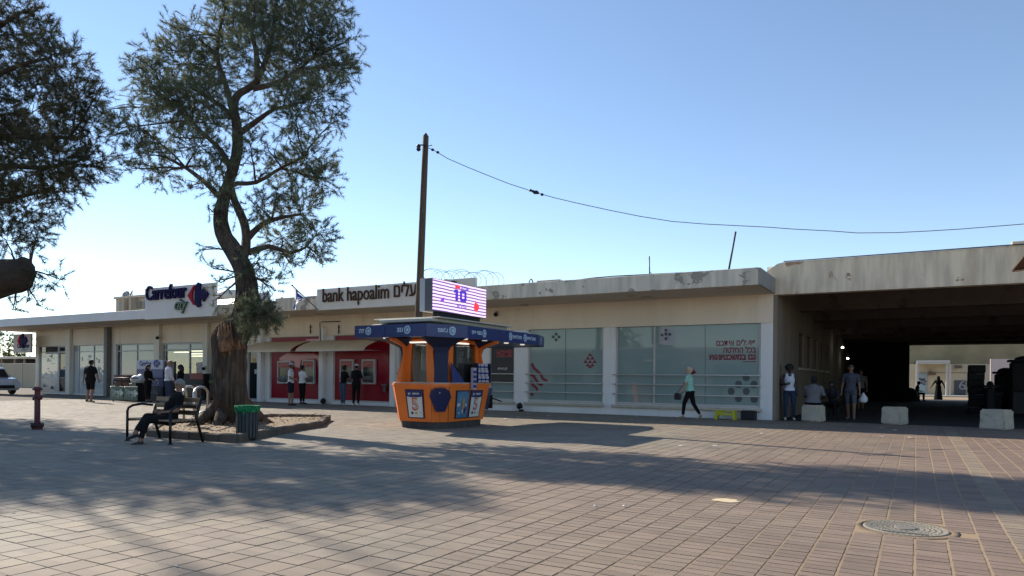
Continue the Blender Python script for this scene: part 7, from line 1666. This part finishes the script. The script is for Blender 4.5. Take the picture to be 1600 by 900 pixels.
for i_,(x,y,c) in enumerate(lit):
    g=G(x,y); t_=g.dot(Fv); r_=(3.4 if y<760 else 3.0)*t_/F*(1.4 if i_ in (0,4,5,6) else 1)
    vs=[];n_=7
    for k in range(n_): a=2*math.pi*k/n_; vs.append(V3(g.x+r_*math.cos(a)*(.6+.5*rr.random())*1.2,g.y+r_*math.sin(a)*(.7+.5*rr.random()),.008+.03*rr.random()*min(1,r_*8)))
    vs.append(V3(g.x,g.y,.012+.02*rr.random())); s=MB(); s.add(vs,[(k,(k+1)%n_,n_) for k in range(n_)]+[tuple(range(n_-1,-1,-1))])
    own={0:'white scrap on the sunlit strip just below the yellow stool',1:'largest white scrap on the sunlit pavers left of the middle concrete block',5:'white scrap just in front of the middle concrete block',2:'white scrap at the shade edge left of the middle concrete block',3:'first beige smear of litter at the shade edge by the middle concrete block',4:'second beige smear of litter right of the middle concrete block',6:'crumpled white scrap at the wall foot under the long bank window',7:'white scrap in the kiosk shadow at its right foot',8:'grey scrap with a dark end in the shade in front of the kiosk',9:'long white scrap at the end of the thin pole shadow',10:'white scrap on sunlit pavers under the black crate by the wall',11:'white scrap right of the floodlight beside the kiosk',12:'white scrap left of the floodlight beside the kiosk',13:'beige scrap by the pier between kiosk and first large bank window',14:'white scrap under the middle of the first large bank window',15:'beige scrap in the shade left of the middle concrete block',16:'beige scrap at the feet of the man in the white tank top',17:'white speck on the nearest pavers at the lower left',18:'right one of two white specks in the middle of the plaza',19:'left one of two white specks in the middle of the plaza',20:'dark dry leaf on the sandy pavers at the far left'}[i_]
    where=' in the shade of the building' if y<674 else (' near the passage on the sunlit pavers' if (y<690 and x>1200) else ' on the open plaza pavers')
    o=s.build('litter_scrap',lm[c]); tag(o,own,'litter','scraps of litter on the pavers')
# stool and black crate by the wall
g=G(1131,656); t=thing('step_stool',g,'yellow plastic step stool standing by the white wall','stool'); yl=M('yellow_plastic',(.50,.47,.02),.45,.08,5)
W_=.62;yy=g.y+.12
s=MB(); s.cbox((g.x-W_/2,yy,.25),(g.x+W_/2,yy+.30,.285),.012); wbuild(s,'seat',yl,t)
for sg in (-1,1):
    s=MB(); s.add([(g.x+sg*(W_/2-.01),yy-.01,.25),(g.x+sg*(W_/2-.10),yy-.01,.25),(g.x+sg*(W_/2-.06),yy-.01,0),(g.x+sg*(W_/2+.02),yy-.01,0),(g.x+sg*(W_/2-.01),yy+.31,.25),(g.x+sg*(W_/2-.10),yy+.31,.25),(g.x+sg*(W_/2-.06),yy+.31,0),(g.x+sg*(W_/2+.02),yy+.31,0)],[(0,1,2,3),(7,6,5,4),(0,4,5,1),(2,6,7,3),(0,3,7,4),(1,5,6,2)]); wbuild(s,'leg',yl,t)
s=MB(); s.cbox((g.x-W_/2+.08,yy+.0,.13),(g.x+W_/2-.08,yy+.03,.20),.008); s.cbox((g.x-W_/2+.09,yy+.01,.20),(g.x-.05,yy+.03,.249),.004);  wbuild(s,'crossbar',yl,t)
g=G(1168,656.5); s=MB(); s.cbox((g.x-.22,g.y+.05,0),(g.x+.22,g.y+.38,.30),.02); c=tag(s.build('black_crate',M('crate_black',(.01,.01,.011),.6)),'black plastic crate against the white wall right of the yellow stool','crate')
s=MB()
for k in range(6): s.box((g.x-.19+k*.065,g.y+.04,.04),(g.x-.16+k*.065,g.y+.0495,.26))
s.build('rib',rubber,c)
# hoops (bike rack) behind the bench
t=thing('bike_rack',G(316,664),'bent steel tube hoops of a rack behind the bench','rack'); sil=M('bright_tube',(.60,.57,.55),.3,.1,6,metal=.6); 
def hoop(P,name='hoop',m=sil): s=MB(); s.tube([AT(x,y,t_) for x,y,t_ in P],.026,8); return wbuild(s,name,m,t)
def arc(x0,x1,ytop,yb0,yb1,t0,t1):
    P=[(x0,yb0,t0)]; n_=10; r_=(x1-x0)/2
    for k in range(n_+1): a=math.pi*k/n_; P.append(((x0+x1)/2-r_*math.cos(a),ytop+10*(1-math.sin(a)),t0+(t1-t0)*k/n_))
    P.append((x1,yb1,t1)); return P
hoop(arc(303,325,604.5,652,664,15.5,16.6)); hoop(arc(285.5,306,603.5,640,650,15.9,17.0)); 
s=MB(); 
for P in ([(290,608,15.9),(292,622,15.9),(287.5,636,16.0),(287,660,16.1)],[(323,632,16.6),(325,655,16.6),(324,676,16.6)]): s.tube([AT(x,y,t_) for x,y,t_ in P],.025,8)
wbuild(s,'rusty_tube',M('brassy_tube',(.42,.30,.16),.4,.2,8,metal=.4),t)
s=MB(); s.tube([AT(275,609,16.4),AT(284,605.5,16.2),AT(290,605,16)],.026,8); s.tube([AT(303,648,15.5),AT(325,640,16.6),AT(345,652,17.2)],.015,6); wbuild(s,'cross_tube',sil,t)
# cart bay with green banners
yq=G(200,629).y
t=thing('cart_bay',G(195,629),'trolley bay rail carrying green banners outside the supermarket','trolley bay'); gb=M('banner_green',(.022,.065,.045),.5,.08,3); wp=M('banner_print',(.42,.50,.46),.5)
A_=G(153,627.5); B_=G(233,628.5); xb0,xb1=A_.x,B_.x; yq=(A_.y+B_.y)/2
zb0,zb1=.08,WY(190,603.5,yq).z
for k in range(2):
    a=xb0+(xb1-xb0)*k/2; b=xb0+(xb1-xb0)*(k+1)/2-.03
    s=MB(); s.cbox((a,yq,zb0),(b,yq+.04,zb1),.01); bnr=wbuild(s,'banner',gb,t)
    s=MB(); w_=b-a; m4=FM(a,zb0,yq-.004); h_=zb1-zb0
    put_text(s,'Carrefour',m4@Matrix.Translation((w_*.36,h_*.46,0)),.26,.003,.006,width=w_*.36); put_text(s,'city',m4@Matrix.Translation((w_*.56,h_*.22,0)),.18,.003,.004,width=w_*.13,shear=.3)
    la,lb=MB(),MB(); logo(la,lb,m4@Matrix.Translation((w_*.86,h_*.52,0)),.20); s.add(la.v,la.f); s.add(lb.v,lb.f)
    cxx,cyy=w_*.10,h_*.45
    for P in ([(-.05,.36),(.04,.34),(.10,.02),(.36,.02)],[(.05,.26),(.40,.26),(.36,.06),(.10,.06)],[(.06,.19),(.39,.19)],[(.08,.12),(.37,.12)],[(.16,.27),(.17,.05)],[(.24,.27),(.24,.05)],[(.32,.27),(.31,.05)]):
        s.tube([m4@V3(cxx+x,cyy-.05+y,0) for x,y in P],.014,4)
    for x in (.15,.32): s.lathe([(.03,0),(.03,.01)],8,m4@Matrix.Translation((cxx+x,cyy-.1,0)))
    wbuild(s,'print',wp,t).parent=bnr
s=MB(); dkr=M('rail_dark',(.04,.04,.045),.5)
s.tube([(xb0+.1,yq+.1,0),(xb0+.12,yq+.1,.95),(xb0+.25,yq+.1,1.08),(WY(212,596,yq).x,yq+.1,1.08)],.03,6); s.tube([(xb0+.1,yq+1.5,0),(xb0+.12,yq+1.5,.95),(xb0+.25,yq+1.5,1.08),(WY(212,596,yq).x,yq+1.5,1.08)],.03,6); s.tube([(xb0+.14,yq+.1,.95),(xb0+.14,yq+1.5,.95)],.03,6); wbuild(s,'rail',dkr,t)
# stock baskets behind the banners
wine=M('basket_wine',(.06,.012,.014),.5); 
for i_,(px_,lb) in enumerate(((190,'dark red stack of shopping baskets behind the left green banner'),(202,'dark red stack of shopping baskets behind the right green banner'))):
    g=WY(px_,610,yq+.9); t=thing('basket_stack',(g.x,g.y,0),lb,'shopping baskets','stacks of shopping baskets')
    for k in range(7):
        s=MB(); z=k*.17; 
        for d_ in (0,): loft(s,[(g.x-.24,g.y-.16),(g.x+.24,g.y-.16),(g.x+.24,g.y+.16),(g.x-.24,g.y+.16)],z+.02,[(g.x-.30,g.y-.21),(g.x+.30,g.y-.21),(g.x+.30,g.y+.21),(g.x-.30,g.y+.21)],z+.185)
        wbuild(s,'basket',wine,t)
g=WY(215,607,yq+.7); s=MB(); s.ell((g.x,g.y,1.0),(.34,.3,.22),12,8); s.ell((g.x+.2,g.y,1.15),(.12,.12,.12),8,6); s.cbox((g.x-.3,g.y-.25,0),(g.x+.3,g.y+.25,.85),.03,mi=1)
for i_ in range(len(s.v)): s.v[i_]=tuple(Vector(s.v[i_])*(1+.004*noise.noise(Vector(s.v[i_])*6)))
tag(s.build('bag_bundle',[M('white_plastic',(.6,.6,.6),.5),blackm]),'white plastic bundle on a dark cart between the baskets and the woman in black','bundle')
# dishes-like fan behind the window
# blue and white promotion display
yd=G(232,628).y+1.1; t=thing('promotion_display',WY(235,620,yd),'tall blue and white promotion stand beside the supermarket entrance','display stand')
x0,x1=WY(212.5,600,yd).x,WY(253.5,600,yd).x; zt_=WY(230,562.5,yd).z; zm=WY(230,577,yd).z; zk=WY(230,604,yd).z
s=MB(); s.cbox((x0,yd,0),(x1,yd+.5,zk),.02); wbuild(s,'base',M('display_navy',(.012,.014,.035),.5),t)
s=MB(); s.cbox((x0,yd+.02,zk+.002),(x1,yd+.3,zm),.01); wbuild(s,'blue_panel',M('display_blue',(.06,.065,.16),.5),t)
s=MB(); s.cbox((x0,yd+.02,zm+.002),(x1,yd+.3,zt_),.01); hd=wbuild(s,'header',M('display_white',(.42,.42,.48),.5),t)
s=MB(); put_text(s,'Carrefour',FM(x0+.25,zm+.17,yd+.012),.34,.004,.008,width=(x1-x0)*.45); la,lb=MB(),MB(); logo(la,lb,FM(x0+(x1-x0)*.78,zm+.28,yd-.01),.24); s.add(la.v,la.f); s.add(lb.v,lb.f); wbuild(s,'lettering',M('display_print',(.05,.06,.2),.5),t).parent=hd
s=MB(); put_text(s,'YOUR',FM(x0+(x1-x0)*.5,zk+.05,yd+.012),.3,.004,.006); put_text(s,'FOR ALL',FM(x0+(x1-x0)*.4,zk-.32,yd-.006),.24,.004,.004,width=.9); wbuild(s,'lettering',M('display_pale',(.3,.33,.42),.5),t)
s=MB(); s.box((x1+.02,yd+.1,0),(x1+.75,yd+.2,WY(258,565,yd).z)); tag(s.build('dark_stand',blackm),'narrow dark stand between the blue display and the entrance glass','stand')
# goods in front of the entrance: dark shelf with red strip
ye=YW-.75
for i_,(a,b,lb) in enumerate(((272,318,'dark stock trolley with a red front left of the thin entrance column'),(327,346,'dark stock trolley beside the tree trunk at the shop front'))):
    x0=WY(a,600,ye).x; x1=WY(b,600,ye).x; t=thing('stock_trolley',((x0+x1)/2,ye,0),lb,'trolley','stock trolleys at the shop front')
    s=MB(); s.cbox((x0,ye,.1),(x1,ye+.5,1.32),.02); wbuild(s,'cage',M('cage_dark',(.02,.018,.018),.6,.3,3),t)
    s=MB(); s.cbox((x0+(x1-x0)*.55,ye-.03,1.02),(x1-.02,ye-.003,1.34),.01) if i_==0 else s.cbox((x0,ye-.03,.85),(x1,ye-.003,1.0),.01); wbuild(s,'price_strip',M('strip_red',(.35,.05,.03),.5) if i_==0 else M('strip_green',(.10,.12,.03),.5),t)
    s=MB(); s.cbox((x0+.1,ye-.035,.15),(x1-.1,ye-.003,.80),.02); wbuild(s,'front_panel',wine,t)
    for x in (x0+.12,x1-.12): s=MB(); s.lathe([(.05,-.02),(.05,.02)],10,Matrix.Translation((x,ye+.1,.05))@Matrix.Rotation(R(90),4,'Y')); wbuild(s,'wheel',rubber,t)
# ---- dark stall at the right inside the passage
blk=M('stall_black',(.008,.008,.009),.7); 
ys_=34.0
t=thing('goods_stack',WY(1527,620,ys_),'tall dark stack of crates and goods in the passage opening','stack')
x0,x1=WY(1513,600,ys_).x,WY(1541,600,ys_).x; rr=random.Random(6); z=0
while z<WY(1520,573,ys_).z:
    h_=rr.uniform(.22,.32); s=MB(); dx=rr.uniform(-.05,.05); s.cbox((x0+dx,ys_,z),(x1+dx+rr.uniform(-.06,.1),ys_+.7,z+h_-.002),.02); wbuild(s,'crate',blk,t); 
    if rr.random()<.6: s=MB(); q0=rr.uniform(0,.4); s.box((x0+q0,ys_-.02,z+h_-.06),(x0+q0+rr.uniform(.15,.5),ys_-.003,z+h_-.035)); wbuild(s,'edge_strip',M('edge_grey',(.10,.10,.10),.5),t)
    z+=h_
for (a,b,ya,yb,yy,lb) in ((1541,1556,596,629,33.0,'dark sacks beside the tall stack in the passage'),(1556,1590,575,640,36.0,'dark stall counter at the right side of the passage'),(1580,1640,556,640,34.5,'dark stall with a cloth top at the right edge of the passage')):
    x0,x1=WY(a,600,yy).x,WY(b,600,yy).x; zt_=WY(a,ya,yy).z; t=thing('dark_stall',((x0+x1)/2,yy,0),lb,'stall','dark stalls at the right of the passage')
    s=MB(); s.cbox((x0,yy,0),(x1,yy+.8,zt_-.25),.05); wbuild(s,'counter',blk,t); s=MB(); s.cbox((x0-.08,yy-.1,zt_-.24),(x1+.1,yy+.9,zt_-.15),.03); s.ell(((x0+x1)/2,yy+.4,zt_-.14),((x1-x0)*.4,.3,.16),12,8); wbuild(s,'cover',M('stall_cover',(.02,.02,.021),.8),t)
g=G(1564,648); t=thing('big_tub',(g.x,g.y+.6,0),'large dark plastic tub standing behind the rightmost concrete block','tub')
x0,x1=WY(1539,612,g.y+.2).x,WY(1568,612,g.y+.2).x; r_=(x1-x0)/2; s=MB(); cc=((x0+x1)/2,g.y+.2+r_,0)
s.lathe([(r_*.82,0),(r_*.95,.75),(r_*1.05,.78),(r_*1.05,.88),(r_*.9,.88),(r_*.8,.1)],20,Matrix.Translation(cc)); wbuild(s,'tub_body',M('tub_dark',(.022,.026,.034),.5),t)
s=MB(); s.cbox((x1+.25,cc[1]-.3,0),(x1+1.4,cc[1]+.4,.95),.06); tag(s.build('dark_bin',M('bin_dim',(.018,.02,.024),.6)),'dark bin right of the big tub at the right edge','bin')
s=MB(); q=AT(1430,613,44); s.ell((q.x-.3,q.y,.45),(.45,.35,.45),10,8); tag(s.build('dark_sack',blk),'dark sack heap left of the bright opening','sack')
clean()
